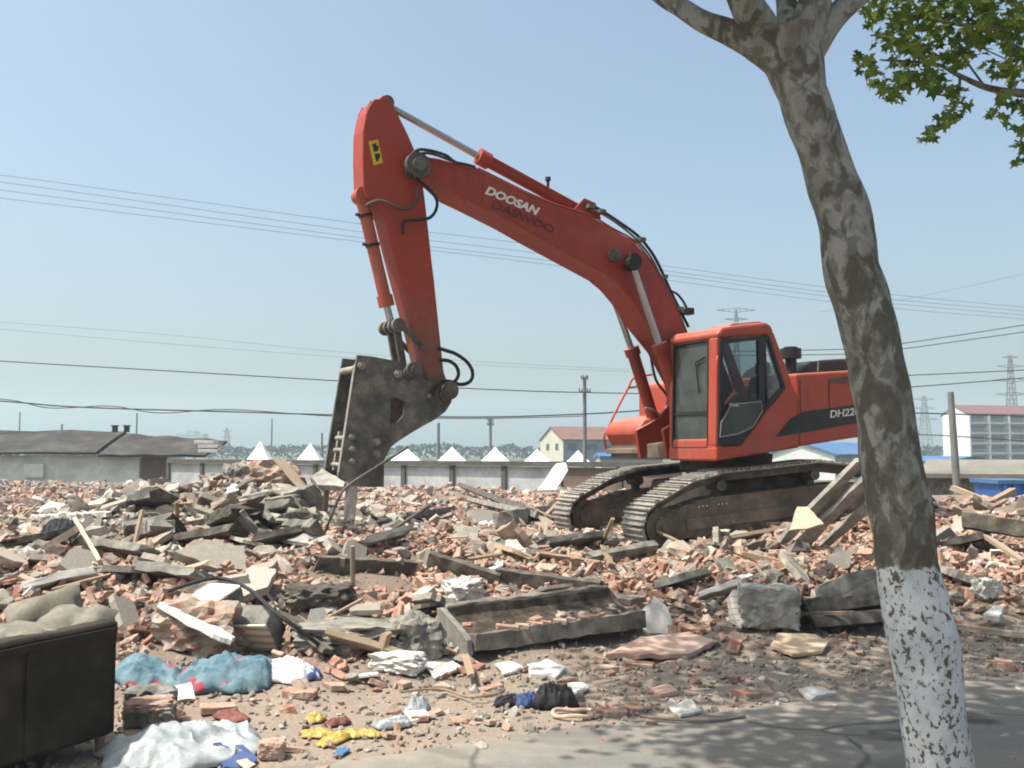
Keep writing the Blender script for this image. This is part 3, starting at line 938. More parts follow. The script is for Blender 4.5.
def glass(name, tint, dust, dustf, ior=1.45):
    t = NT(name)
    tr = t.n("ShaderNodeBsdfTransparent"); tr.inputs[0].default_value = (*tint, 1)
    gl = t.n("ShaderNodeBsdfGlossy"); gl.inputs["Roughness"].default_value = 0.04
    df = t.n("ShaderNodeBsdfDiffuse"); t.set(df.inputs[0], (*dust, 1))
    fr = t.n("ShaderNodeFresnel"); fr.inputs[0].default_value = ior
    m1 = t.n("ShaderNodeMixShader"); t.t.links.new(t.ramp(t.noise(5, 5, 0.6), [(0.3, dustf * 0.6), (0.75, dustf * 1.5)]), m1.inputs[0])
    t.t.links.new(tr.outputs[0], m1.inputs[1]); t.t.links.new(df.outputs[0], m1.inputs[2])
    m2 = t.n("ShaderNodeMixShader"); t.t.links.new(fr.outputs[0], m2.inputs[0])
    t.t.links.new(m1.outputs[0], m2.inputs[1]); t.t.links.new(gl.outputs[0], m2.inputs[2])
    t.t.links.new(m2.outputs[0], t.out.inputs[0])
    return t.m


M['windshield'] = glass('dusty_windshield', (0.50, 0.56, 0.52), (0.15, 0.175, 0.155), 0.36)
M['side_glass'] = glass('tinted_side_glass', (0.52, 0.58, 0.59), (0.15, 0.16, 0.16), 0.03, 1.35)
M['quarter_glass'] = glass('quarter_glass', (0.85, 0.90, 0.90), (0.32, 0.36, 0.36), 0.10, 1.35)

PSI = R(30.0)
UC = Vector((3.23, 14.96, 0.0))
UF = Vector((-math.cos(PSI), -math.sin(PSI), 0))
UL = Vector((math.sin(PSI), -math.cos(PSI), 0))
UZ = Vector((0, 0, 1))


def onp(px, py, lat):
    r = ray(px, py)
    q = UC + UL * lat
    k = (q - CPOS).dot(UL) / r.dot(UL)
    return CPOS + r * k


def loc2(px, py, lat):
    p = onp(px, py, lat) - UC
    return (p.dot(UF), p.z)


def U(a, lat, z):
    return UC + UF * a + UL * lat + UZ * z


def prof(pts, lat):
    return [loc2(px, py, lat) for px, py in pts]


def solid(m, pr, l0, l1, hole=None):
    m.prism([U(a, l0, z) for a, z in pr], UL * (l1 - l0), [U(a, l0, z) for a, z in hole] if hole else None)
    return m


ex = thing('crawler_excavator', 'red orange crawler excavator with a long boom and a big hydraulic breaker', 'excavator', (UC.x, UC.y, 0.45))

# ---- undercarriage
PSU = R(20.0)
FB = Vector((-math.cos(PSU), -math.sin(PSU), 0)) * -1          # rearward
LT = Vector((math.sin(PSU), -math.cos(PSU), 0)) * -1           # inward, away from the camera
TP = R(5.0)
RW = FB * math.cos(TP) + UZ * math.sin(TP)
UPW = UZ * math.cos(TP) - FB * math.sin(TP)
T0 = Vector((1.66, 12.8, 0.30))


def TK(u, v, w):
    return T0 + RW * u + UPW * v + LT * w


def arc(cu, cv, r, a0, a1, n):
    return [(cu + r * math.cos(R(a0 + (a1 - a0) * k / n)), cv + r * math.sin(R(a0 + (a1 - a0) * k / n))) for k in range(n + 1)]


path2 = arc(0.42, 0.385, 0.345, 255, 112, 14) + [(0.85, 0.93), (1.35, 1.005), (2.0, 1.0), (2.85, 1.005), (3.45, 0.90)] + arc(4.02, 0.40, 0.36, 70, -85, 14)


def resample(pts, step):
    pts = [Vector((a, b)) for a, b in pts]; pts.append(pts[0])
    L = [0]
    for a, b in zip(pts, pts[1:]):
        L.append(L[-1] + (b - a).length)
    n = round(L[-1] / step); out = []
    j = 0
    for k in range(n):
        s = L[-1] * k / n
        while L[j + 1] < s:
            j += 1
        a, b = pts[j], pts[j + 1]
        out.append((a.lerp(b, (s - L[j]) / (L[j + 1] - L[j])), (b - a).normalized()))
    return out, L[-1] / n


shoe_pts, pitch = resample(path2, 0.196)
shoe_me = None
for side, w0 in ((0, 0.0), (1, 2.39)):
    m = MB()
    ins = 0.13
    m.prism([TK(u, v, w0 + ins) for u, v in ((0.42, 0.20), (3.9, 0.20), (3.95, 0.62), (3.2, 0.70), (1.1, 0.70), (0.42, 0.56))], LT * 0.34)
    m.prism([TK(u, v, w0 + 0.10) for u, v in ((0.75, 0.30), (3.6, 0.30), (3.6, 0.46), (0.75, 0.46))], LT * 0.03)
    tf = m.build('track_frame', M['frame_dark'], ex, bevel=0.02)
    ch = MB()
    ring_o = [(p.x, p.y) for p, d in shoe_pts]
    ctr = Vector((2.2, 0.5))
    nrm = [Vector((-d.y, d.x)) for p, d in shoe_pts]
    ring_i = []
    for (p, d) in shoe_pts:
        nn = Vector((-d.y, d.x))
        if nn.dot(ctr - p) < 0: nn = -nn
        q = p + nn * 0.11
        ring_i.append((q.x, q.y))
    for wk in (0.19, 0.36):
        a = [ch.bm.verts.new(TK(u, v, w0 + wk)) for u, v in ring_o]; b = [ch.bm.verts.new(TK(u, v, w0 + wk)) for u, v in ring_i]
        a2 = [ch.bm.verts.new(TK(u, v, w0 + wk + 0.05)) for u, v in ring_o]; b2 = [ch.bm.verts.new(TK(u, v, w0 + wk + 0.05)) for u, v in ring_i]
        n = len(a)
        for k in range(n):
            j = (k + 1) % n
            ch.bm.faces.new((a[k], a[j], b[j], b[k])); ch.bm.faces.new((a2[k], a2[j], b2[j], b2[k]))
            ch.bm.faces.new((b[k], b[j], b2[j], b2[k])); ch.bm.faces.new((a[k], a[j], a2[j], a2[k]))
    ch.build('chain', M['steel_dirty'], tf)
    for nm, cu, cv, r_o in (('idler_wheel', 0.42, 0.385, 0.25), ('sprocket', 4.02, 0.40, 0.27)):
        q = MB()
        q.cyl(TK(cu, cv, w0 + 0.14), TK(cu, cv, w0 + 0.46), r_o, 28); q.cyl(TK(cu, cv, w0 + 0.09), TK(cu, cv, w0 + 0.51), r_o * 0.55, 20); q.cyl(TK(cu, cv, w0 + 0.06), TK(cu, cv, w0 + 0.54), r_o * 0.22, 12)
        q.build(nm, M['frame_dark'], tf, smooth=True)
    for k in range(7):
        q = MB(); uu = 0.95 + k * 0.43
        q.cyl(TK(uu, 0.21, w0 + 0.12), TK(uu, 0.21, w0 + 0.48), 0.10, 14); q.build('track_roller', M['steel_dirty'], tf, smooth=True)
    for uu in (1.35, 2.85):
        q = MB(); q.cyl(TK(uu, 0.84, w0 + 0.14), TK(uu, 0.84, w0 + 0.46), 0.075, 14); q.box(TK(uu, 0.74, w0 + 0.3), RW * 0.05, UPW * 0.08, LT * 0.05); q.build('carrier_roller', M['steel_dirty'], tf, smooth=True)
    for k in range(6):
        q = MB(); uu = 0.95 + k * 0.06 + (0.12 if k > 2 else 0)
        q.cyl(TK(uu, 0.60, w0 + 0.105), TK(uu, 0.60, w0 + 0.135), 0.016, 8); q.build('bolt', M['chrome'], tf)
    for p, d in shoe_pts:
        nn = Vector((-d.y, d.x))
        if nn.dot(p - ctr) < 0: nn = -nn
        X = (RW * d.x + UPW * d.y); N = (RW * nn.x + UPW * nn.y)
        if shoe_me is None:
            s = MB()
            s.box((0, 0, 0), (pitch * 0.475, 0, 0), (0, 0.30, 0), (0, 0, 0.010))
            for gx in (-0.42, -0.05, 0.36):
                s.box((pitch * gx, 0, 0.0235), (0.009, 0, 0), (0, 0.298, 0), (0, 0, 0.0135))
            so = s.build('track_shoe', M['track_steel'], tf)
            shoe_me = so.data
            for v in shoe_me.vertices:
                v.co = v.co + base_of[tf.name]
        else:
            so = bpy.data.objects.new('track_shoe', shoe_me); col.objects.link(so); so.parent = tf
        Yv = N.cross(X)
        mt = Matrix((X, Yv, N)).transposed().to_4x4()
        mt.translation = TK(p.x, p.y, w0 + 0.30) + N * 0.012 - base_of[tf.name]
        so.matrix_local = mt
m = MB()
m.prism([TK(u, v, 0.6) for u, v in ((1.3, 0.38), (3.1, 0.38), (2.9, 0.85), (1.5, 0.85))], LT * 1.8)
m.build('carbody', M['frame_dark'], ex, bevel=0.03)

# ---- upper structure, traced on its own left-hand plane
cyl_c = U(0.0, 0.0, 0)
slope = 0.125


def deck(a):
    return 1.60 + (1.4 - a) * slope


m = MB(); ax = (UZ - UF * slope).normalized()
m.cyl(U(0.0, 0, deck(0) - 0.52), U(0.0, 0, deck(0) - 0.52) + ax * 0.46, 0.62, 36); m.cyl(U(0, 0, deck(0) - 0.42), U(0, 0, deck(0) - 0.42) + ax * 0.2, 0.72, 36)
m.build('swing_ring', M['steel_dirty'], ex, smooth=True)
m = MB()
pr = [(1.25, deck(1.25) - 0.02), (-2.3, deck(-2.3) - 0.02), (-2.3, deck(-2.3) + 0.2), (1.25, deck(1.25) + 0.2)]
solid(m, pr, -1.25, 1.22); m.build('deck_frame', M['frame_dark'], ex, bevel=0.02)

cabL, cabR = 1.30, 0.30
# engine house
body = prof([(796, 373.5), (855, 370), (905, 367), (905, 431), (857, 437.5), (800, 446.5)], 1.30)
m = MB(); solid(m, body, -1.28, 1.30)
hood = m.build('engine_house', M['orange'], ex, bevel=0.035)
stripe = prof([(775.5, 437), (790, 418.5), (804, 411.5), (857, 404.5), (905, 399), (905, 416), (857, 422.8), (804, 432.5)], 1.30)
m = MB(); solid(m, stripe, 1.301, 1.306); m.build('black_stripe', M['black_plastic'], ex)
for px in (829, 800):
    a, z = loc2(px, 392, 1.30)
    m = MB(); m.box(U(a, 1.303, z - 0.06), UF * 0.006, UL * 0.004, UZ * 0.24); m.build('panel_gap', M['black_plastic'], ex)
gp = prof([(829, 378), (850, 376.5), (850, 382), (829, 383.5)], 1.30)
m = MB()
for k in range(5):
    a0, z0 = gp[0]; a1, z1 = gp[1]
    m.box(U((a0 + a1) / 2, 1.304, (z0 + z1) / 2 - 0.018 * k - 0.01), UF * abs(a1 - a0) * 0.5 + UZ * (z0 - z1) * 0.5, UL * 0.004, UZ * 0.005)
m.build('vent', M['frame_dark'], ex)
# counterweight
a_r, z_t = loc2(905, 367, 1.30); _, z_b = loc2(905, 431, 1.30)
m = MB()
pl = []
for k in range(13):
    th = -1 + 2 * k / 12
    pl.append((a_r - 0.02 - 0.42 * (1 - abs(th) ** 3.0), 1.30 * th))
pl = [(a_r + 0.0, -1.30)] + pl + [(a_r + 0.0, 1.30)]
m.prism([U(a, l, z_b + 0.02) for a, l in pl], UZ * (z_t - z_b - 0.08)); m.build('counterweight', M['orange'], ex, bevel=0.05)
# hood top: engine cover, prefilter, muffler, rail
ec = prof([(800, 374), (806, 364.5), (812, 361), (846, 359), (853, 364), (857, 371)], 0.75)
m = MB(); solid(m, ec, -0.55, 0.75); m.build('engine_cover', M['black_plastic'], ex, bevel=0.04)
a, z = loc2(791, 372, 0.7)
m = MB(); m.cyl(U(a, 0.7, z - 0.1), U(a, 0.7, z + 0.20), 0.085, 18); m.cyl(U(a, 0.7, z + 0.20), U(a, 0.7, z + 0.345), 0.155, 20); m.cyl(U(a, 0.7, z + 0.345), U(a, 0.7, z + 0.37), 0.10, 18)
m.build('air_prefilter', M['black_plastic'], ex, smooth=True)
rl = [onp(818, 371, 1.15), onp(818.5, 361, 1.15), onp(850, 359, 1.15), onp(853, 369, 1.15)]
m = MB(); m.tube(rl, 0.014, 8); m.build('hood_rail', M['frame_dark'], ex, smooth=True)

# ---- cab
lower = prof([(716.5, 461), (716.5, 446.5), (741, 445), (784.5, 389), (791.5, 381), (797.5, 395), (800, 447.5)], cabL)
m = MB(); solid(m, lower, cabR, cabL); m.build('cab_base', M['orange'], ex, bevel=0.03)
front = prof([(716.5, 461), (716.5, 438.5)], cabL)
aF0, zF0 = front[0]; aF1, zF1 = front[1]
m = MB(); m.prism([U(aF0 + 0.002, cabR + 0.005, zF0), U(aF0 + 0.002, cabL - 0.005, zF0), U(aF1 - 0.01, cabL - 0.005, zF1), U(aF1 - 0.01, cabR + 0.005, zF1)], UF * -0.10); m.build('front_sill', M['orange'], ex, bevel=0.03)
# roof
rp = prof([(717, 338), (717.5, 333), (722, 327), (745, 324), (766, 322), (771, 325), (774.5, 333), (768, 335), (745, 336)], cabL)
m = MB(); solid(m, rp, cabR - 0.02, cabL + 0.01); m.build('cab_roof', M['orange'], ex, bevel=0.05)
hp = prof([(728, 327), (732, 323.5), (760, 321), (764, 323)], 1.0)
m = MB(); solid(m, hp, 0.55, 1.0); m.build('roof_hatch', M['orange'], ex, bevel=0.02)
# pillars
ft, fb = loc2(717.3, 337, cabL), loc2(716.5, 446, cabL)
aT, zT = ft; aB, zB = fb


def pillar(l0, l1, dep, mat, name):
    m = MB(); m.prism([U(aB, l0, zB), U(aB, l1, zB), U(aT, l1, zT), U(aT, l0, zT)], UF * -dep); return m.build(name, mat, ex, bevel=0.025)


pillar(1.12, 1.295, 0.085, M['orange'], 'front_pillar'); pillar(0.305, 0.375, 0.09, M['orange'], 'front_pillar')
rpil = prof([(767, 334), (774, 332), (792, 382), (784.3, 389.5)], cabL)
for l0, l1 in ((1.20, 1.298), (0.302, 0.37)):
    m = MB(); solid(m, rpil, l0, l1); m.build('rear_pillar', M['orange'], ex, bevel=0.02)


def lerp2(p, q, t): return (p[0] + (q[0] - p[0]) * t, p[1] + (q[1] - p[1]) * t)


# windshield (two panes and dark bar)
def fr(t): return lerp2((aB, zB), (aT, zT), t)
zs = [0.0, 0.30, 0.325, 0.985]
for nm, t0, t1 in (('windshield', zs[2], zs[3]), ('lower_windshield', -0.02, zs[1])):
    p0, p1 = fr(t0), fr(t1)
    m = MB(); m.prism([U(p0[0] - 0.03, 0.375, p0[1]), U(p0[0] - 0.03, 1.12, p0[1]), U(p1[0] - 0.03, 1.12, p1[1]), U(p1[0] - 0.03, 0.375, p1[1])], UF * -0.006); m.build(nm, M['windshield'], ex)
p0 = fr(0.31)
m = MB(); m.box(U(p0[0] - 0.03, 0.748, p0[1]), UF * 0.02, UL * 0.372, UZ * 0.018); m.build('windshield_bar', M['black_plastic'], ex)
# rubber seal round the windshield
sl = MB()
q = [U(fr(0.0)[0] - 0.012, 0.385, fr(0.0)[1] - 0.02), U(fr(0.0)[0] - 0.012, 1.11, fr(0.0)[1] - 0.02), U(fr(0.98)[0] - 0.012, 1.11, fr(0.98)[1]), U(fr(0.98)[0] - 0.012, 0.385, fr(0.98)[1])]
for i in range(4):
    sl.tube([q[i], q[(i + 1) % 4]], 0.014, 6)
sl.build('window_seal', M['rubber'], ex, smooth=True)
w0_, w1_, w2_ = U(fr(0.45)[0] - 0.005, 0.93, fr(0.50)[1]), U(fr(0.8)[0] - 0.005, 0.86, fr(0.79)[1]), U(fr(0.82)[0] - 0.005, 1.06, fr(0.83)[1])
m = MB(); m.tube([w0_, w1_, w2_], 0.011, 6); m.build('wiper', M['rubber'], ex)
# front grab rail by the pillar
m = MB(); m.tube(spline([U(aB + 0.03, 1.33, zB - 0.01), U(aB + 0.045, 1.345, zB + 0.1), U(fr(0.75)[0] + 0.045, 1.345, fr(0.75)[1]), U(fr(0.8)[0] + 0.0, 1.32, fr(0.8)[1])], 4), 0.013, 8); m.build('grab_rail', M['orange'], ex, smooth=True)

# door and its windows
door_o = [(720, 340), (745, 337.5), (763, 335.5), (765, 403), (741, 444.5), (717.5, 445.5)]
door_h1 = [(723.5, 344), (744, 341.5), (757.5, 340), (758.5, 399), (731, 401), (719.5, 421)]
m = MB(); solid(m, prof(door_o, cabL), cabL - 0.035, cabL + 0.012, prof(door_h1, cabL)); door = m.build('door', M['black_plastic'], ex, bevel=0.006)
m = MB(); solid(m, prof([(721.5, 343), (758, 339), (759.5, 400), (731, 402), (718.8, 422)], cabL), cabL - 0.012, cabL - 0.007); m.build('door_glass', M['side_glass'], door)
lowp = [(721, 423), (731.5, 404.5), (761, 401.5), (762.5, 411), (752.5, 427), (738, 434), (720, 437)]
m = MB(); solid(m, prof(lowp, cabL), cabL + 0.013, cabL + 0.017); m.build('lower_door_pane', M['windshield'], door)
m = MB(); m.tube([onp(x, y, cabL + 0.02) for x, y in lowp + lowp[:1]], 0.008, 6); m.build('pane_trim', M['steel'], door)
a, z = loc2(729.5, 405, cabL)
m = MB(); m.cyl(U(a, cabL + 0.01, z), U(a, cabL + 0.035, z), 0.028, 12); m.box(U(a - 0.06, cabL + 0.03, z), UF * 0.06, UL * 0.012, UZ * 0.018); m.build('handle', M['steel'], door)
m = MB(); solid(m, prof([(763, 335.5), (769.5, 336), (785.5, 388), (767, 407)], cabL), cabL - 0.03, cabL + 0.004, prof([(765.5, 340), (768, 340), (782.5, 386.5), (768.5, 401)], cabL)); qf = m.build('quarter_frame', M['black_plastic'], ex)
m = MB(); solid(m, prof([(764.5, 338.5), (768.5, 338.5), (783.5, 387), (767.5, 403.5)], cabL), cabL - 0.02, cabL - 0.014); m.build('quarter_window', M['quarter_glass'], qf)
# far side and rear windows, interior
far_side = prof([(722, 341), (764, 337), (782, 386), (741, 443), (719, 444)], cabL)
m = MB(); solid(m, far_side, cabR + 0.01, cabR + 0.03, prof([(724, 344), (757, 340), (760, 376), (722, 380)], cabL)); m.build('far_side_panel', M['black_plastic'], ex)
m = MB(); solid(m, prof([(723.5, 343.5), (757.5, 339.5), (760.5, 376.5), (721.5, 380.5)], cabL), cabR + 0.015, cabR + 0.02); m.build('far_window', M['quarter_glass'], ex)
aS, zS = loc2(752, 420, 0.8)
m = MB(); m.box(U(aS + 0.12, 0.8, zS - 0.02), UF * 0.24, UL * 0.24, UZ * 0.06); m.build('seat', M['cloth_dark'], ex, bevel=0.04)
m = MB(); m.box(U(aS - 0.14, 0.8, zS + 0.32), UF * 0.05 - UZ * 0.01, UL * 0.23, UZ * 0.32 - UF * 0.08); m.build('seat_back', M['cloth_dark'], ex, bevel=0.05)
m = MB(); m.box(U(aS - 0.22, 0.8, zS + 0.74), UF * 0.045, UL * 0.13, UZ * 0.09); m.build('headrest', M['cloth_dark'], ex, bevel=0.03)
for lt in (0.50, 1.08):
    m = MB(); m.box(U(aS + 0.15, lt, zS + 0.10), UF * 0.22, UL * 0.07, UZ * 0.10); m.build('armrest_console', M['black_plastic'], ex, bevel=0.02)
    m = MB(); m.tube([U(aS + 0.28, lt, zS + 0.2), U(aS + 0.31, lt, zS + 0.40)], [0.014, 0.026], 10); m.build('control_lever', M['rubber'], ex, smooth=True)
m = MB(); m.box(U(aS + 0.62, 0.45, zS + 0.15), UF * 0.05, UL * 0.09, UZ * 0.28); m.build('instrument_panel', M['black_plastic'], ex, bevel=0.02)

# ---- right-hand front box, tank, handrail
bx = prof([(605, 447), (604, 430), (607, 424), (618, 419), (652, 416), (660, 448)], -1.28)
b0 = loc2(609, 448.5, -1.28); b1 = loc2(606, 431, -1.28); b2 = loc2(618, 419.5, -1.28)
pr = [(b0[0] - 0.05, b0[1]), (b1[0] + 0.02, b1[1] - 0.06), (b1[0] + 0.02, b1[1] + 0.03), (b1[0] - 0.10, b2[1] - 0.02), (b1[0] - 0.6, b2[1] + 0.06), (b1[0] - 0.9, b2[1] + 0.08), (b1[0] - 0.9, b0[1] + 0.12)]
m = MB(); solid(m, pr, -1.28, -0.42); m.build('tool_box', M['orange'], ex, bevel=0.05)
m = MB(); solid(m, [(b0[0] + 0.06, b0[1] - 0.08), (b0[0] + 0.06, b0[1] - 0.005), (b0[0] - 0.8, b0[1] + 0.10), (b0[0] - 0.8, b0[1] + 0.02)], -1.28, -0.42); m.build('step_plate', M['frame_dark'], ex, bevel=0.01)
tz = zz(384, 15.2)
pr = [(b1[0] - 0.62, b2[1]), (b1[0] - 0.62, tz), (b1[0] - 0.72, tz + 0.05), (b1[0] - 1.9, tz + 0.2), (b1[0] - 1.9, b2[1])]
m = MB(); solid(m, pr, -1.28, -0.50); m.build('fuel_tank', M['orange'], ex, bevel=0.05)
hr = [onp(606, 449, -1.30), onp(604, 437, -1.30), onp(608, 428, -1.30), onp(616, 411, -1.30), onp(628, 388, -1.30), onp(634, 378, -1.30), onp(652, 374.5, -1.30)]
m = MB(); m.tube(spline(hr, 4), 0.020, 8); m.tube([onp(628, 388, -1.3), onp(665, 383, -1.3)], 0.016, 8); m.build('hand_rail', M['orange'], ex, smooth=True)
# boom foot brackets and front frame
for l_ in (-0.42, 0.20):
    pa = loc2(652, 456, l_ if l_ < 0 else 0.2)
    m = MB(); solid(m, [(1.35, deck(1.35)), (0.2, deck(0.2)), (0.3, deck(0.3) + 0.95), (0.62, deck(0.62) + 0.95), (1.0, deck(1) + 0.55), (1.42, deck(1.42) + 0.42)], l_, l_ + 0.06); m.build('boom_bracket', M['red'], ex, bevel=0.01)

# ---- boom
BN, BFAR = 0.14, -0.36
top = [(413, 158), (417, 152.5), (426, 156), (440, 158.5), (473, 167.5), (498, 180.5), (530, 195), (561, 206.5), (591, 216), (612, 228.5), (633, 240), (647.5, 256.5), (664, 282), (678, 310), (690, 340), (704, 385), (706, 415)]
bot = [(672, 425), (664, 385), (647, 353), (629, 331), (611, 304), (600, 291), (588, 281), (561, 266.5), (518.6, 243.5), (495, 230), (460, 212.5), (440, 203), (424, 189)]
bp = prof(top, BN) + prof(bot, BFAR)
m = MB(); solid(m, bp, BFAR, BN); boom = m.build('boom', M['red'], ex, bevel=0.018)
# flange lines along the upper and lower edges
m = MB()
for lat in (BN - 0.012,):
    m.tube(spline([U(a, lat, z + 0.012) for a, z in prof(top[4:15], BN)], 3), 0.014, 6)
m.build('weld_flange', M['red'], boom)
for (xa, ya), (xb, yb) in (((470, 169), (463, 211)), ((571, 212), (546, 257)), ((622, 236), (594, 285)), ((668, 292), (634, 336))):
    pa_, pb_ = onp(xa, ya, BN + 0.001), onp(xb, yb, BN + 0.001)
    m = MB(); m.tube([pa_.lerp(pb_, q / 6) for q in range(7)], 0.007, 6); m.build('weld_seam', M['red'], boom, smooth=True)
# pin bosses at the bend
for px, py, rr, mt in ((631.5, 262, 0.115, 'rubber'), (612, 256, 0.085, 'breaker'), (416, 166, 0.16, 'steel_dirty')):
    p = onp(px, py, BN)
    m = MB(); m.cyl(p - UL * 0.02, p + UL * 0.09, rr, 24); m.cyl(p + UL * 0.09, p + UL * 0.125, rr * 0.55, 18); m.build('pin_boss', M[mt], boom, smooth=True)

# ---- boom cylinders (near one rests beside the boom, far one shows under it)
for lat, pts, nm in ((BN + 0.14, [(632, 264), (659.5, 345), (690, 440)], 'boom_cylinder'), (BFAR - 0.12, [(609, 285), (631.5, 349), (659, 438)], 'boom_cylinder')):
    A_, B_, C_ = [onp(x, y, lat) for x, y in pts]
    m = MB(); m.cyl(B_ - (A_ - B_).normalized() * 0.0, C_, 0.088, 20); m.cyl(B_ + (A_ - B_).normalized() * 0.02, B_ - (A_ - B_).normalized() * 0.10, 0.115, 20); m.cyl(C_ - UL * 0.07, C_ + UL * 0.07, 0.12, 18)
    cb = m.build(nm, M['red'], ex, smooth=True)
    m = MB(); m.cyl(A_, B_, 0.048, 16); m.build('piston_rod', M['chrome'], cb, smooth=True)
    m = MB(); m.cyl(A_ - UL * 0.06, A_ + UL * 0.06, 0.10, 18); m.build('rod_eye', M['rubber'], cb, smooth=True)
    hp_ = [onp(x + 6, y + 2, lat) for x, y in (pts[1], ((pts[1][0] + pts[2][0]) / 2, (pts[1][1] + pts[2][1]) / 2), pts[2])]
    m = MB(); m.tube(hp_, 0.016, 6); m.build('oil_pipe', M['red'], cb, smooth=True)

# ---- arm cylinder on top of the boom
ctr_l = (BN + BFAR) / 2
A_, B_, C_ = onp(385, 104, ctr_l + 0.05), onp(480, 157, ctr_l + 0.05), onp(585, 214, ctr_l + 0.05)
dr = (C_ - B_).normalized()
m = MB(); m.cyl(B_, C_, 0.080, 22); m.cyl(B_ - dr * 0.03, B_ + dr * 0.14, 0.112, 22)
ac = m.build('arm_cylinder', M['red'], ex, smooth=True)
m = MB(); m.cyl(A_, B_, 0.045, 16); m.build('piston_rod', M['chrome'], ac, smooth=True)
m = MB(); m.cyl(A_ - UL * 0.10, A_ + UL * 0.10, 0.085, 18); m.build('rod_eye', M['steel_dirty'], ac, smooth=True)
m = MB(); m.tube([B_ + dr * 0.15 + UL * 0.10 + UZ * 0.03, C_ - dr * 0.05 + UL * 0.10 + UZ * 0.03], 0.014, 6); m.build('oil_pipe', M['red'], ac, smooth=True)
p = onp(548, 188, ctr_l + 0.05)
m = MB(); m.cyl(p - UZ * 0.02, p + UZ * 0.14, 0.02, 8); m.cyl(p + UZ * 0.10, p + UZ * 0.15, 0.04, 10); m.build('pipe_clamp', M['rubber'], ac)
for s in (-0.12, 0.12):
    q = C_ + UL * s
    m = MB(); m.prism([q + dr * 0.18 - UZ * 0.02, q + dr * 0.08 + UZ * 0.16, q - dr * 0.12 + UZ * 0.14, q - dr * 0.30 - UZ * 0.10], UL * 0.03); m.build('cylinder_lug', M['red'], ac)

# ---- arm (stick)
AC = ctr_l
AN, AFAR = AC + 0.17, AC - 0.17
near_r = [(379, 98.5), (383, 95), (388, 97), (393, 103), (399, 116), (408, 134), (414, 148), (421, 170), (425, 198), (428.5, 229), (432, 261), (434.5, 281), (439.5, 330), (444, 372), (450, 388), (449.5, 398), (444.5, 403), (437, 400)]
far_l = [(411, 366), (405, 340), (389, 281), (382, 255), (374, 222), (366, 208), (357, 204), (353.5, 192), (352.5, 165), (353, 138), (356, 121), (359, 114), (364, 107)]
ap = prof(near_r, AN) + prof(far_l, AFAR)
m = MB(); solid(m, ap, AFAR, AN); arm = m.build('arm', M['arm_red'], ex, bevel=0.015)
# raised edge plate on the front face
m = MB()
fl = prof([(363, 109), (359.5, 116), (355, 138), (354.5, 165), (355.5, 192)], AFAR)
for lat in (AN - 0.03, AFAR + 0.03):
    m.tube([U(a + 0.012, lat, z) for a, z in fl], 0.018, 6)
m.build('edge_plate', M['red'], arm)
st = [(368.5, 141.5), (378, 139.5), (383, 163), (373.5, 165.5)]
m = MB(); m.prism([onp(x, y, AN + 0.002) for x, y in st], UL * 0.003); stk = m.build('warning_sticker', M['sticker'], arm)
m = MB()
for poly in ([(372, 144), (376, 143), (378, 151), (374, 152)], [(376, 146), (378.5, 145.5), (379, 149), (377, 149.5)], [(374.5, 154), (379.5, 153), (380.3, 156), (378, 161), (376.2, 161.5)]):
    m.prism([onp(x, y, AN + 0.006) for x, y in poly], UL * 0.002)
m.build('pictogram', M['black_plastic'], stk)
for px, py, r1 in ((414, 166, 0.135), (444.5, 391, 0.115), (409, 371, 0.10)):
    p = onp(px, py, AN)
    m = MB(); m.cyl(p - UL * 0.01, p + UL * 0.17, r1, 24); m.cyl(p + UL * 0.16, p + UL * 0.20, r1 * 0.55, 18); m.build('pin_boss', M['steel_dirty'], arm, smooth=True)

# ---- bucket cylinder on the front of the arm
bl = AC + 0.02
A_, B_, C_ = onp(361, 196, bl), onp(386.5, 305, bl), onp(392, 327, bl)
dr = (B_ - A_).normalized()
m = MB(); m.cyl(A_, B_, 0.078, 22); m.cyl(B_ - dr * 0.12, B_ + dr * 0.02, 0.10, 22); m.cyl(A_ - UL * 0.09, A_ + UL * 0.09, 0.10, 18)
bc = m.build('bucket_cylinder', M['barrel_dirty'], ex, smooth=True)
m = MB(); m.cyl(B_, C_, 0.045, 16); m.build('piston_rod', M['chrome'], bc, smooth=True)
for t_ in (0.18, 0.45):
    q = A_.lerp(B_, t_)
    m = MB(); m.cyl(q - dr * 0.02, q + dr * 0.02, 0.09, 16); m.cyl(q - UF * -0.08, q + UF * 0.13, 0.02, 8); m.build('pipe_clamp', M['rubber'], bc)
m = MB(); m.cyl(C_ - UL * 0.24, C_ + UL * 0.24, 0.055, 14)
for s in (-0.2, -0.07, 0.07, 0.2):
    m.cyl(C_ + UL * (s - 0.035), C_ + UL * (s + 0.035), 0.088, 16)
m.build('linkage_pin', M['steel_dirty'], ex, smooth=True)
for lt in (bl + 0.10, bl - 0.10):
    m = MB()
    p, q = onp(393, 327, bl) + UL * (lt - bl), onp(400, 368, bl) + UL * (lt - bl)
    m.box((p + q) / 2, (q - p) / 2, UL * 0.03, (q - p).cross(UL).normalized() * 0.045); m.build('bucket_link', M['steel_dirty'], ex, bevel=0.01)
for lt in (bl + 0.22, bl - 0.22):
    m = MB()
    p, q = onp(394, 327, bl) + UL * (lt - bl), onp(419, 352, bl) + UL * (lt - bl)
    m.box((p + q) / 2, (q - p) / 2, UL * 0.022, (q - p).cross(UL).normalized() * 0.032); m.build('side_link', M['steel_dirty'], ex, bevel=0.01)

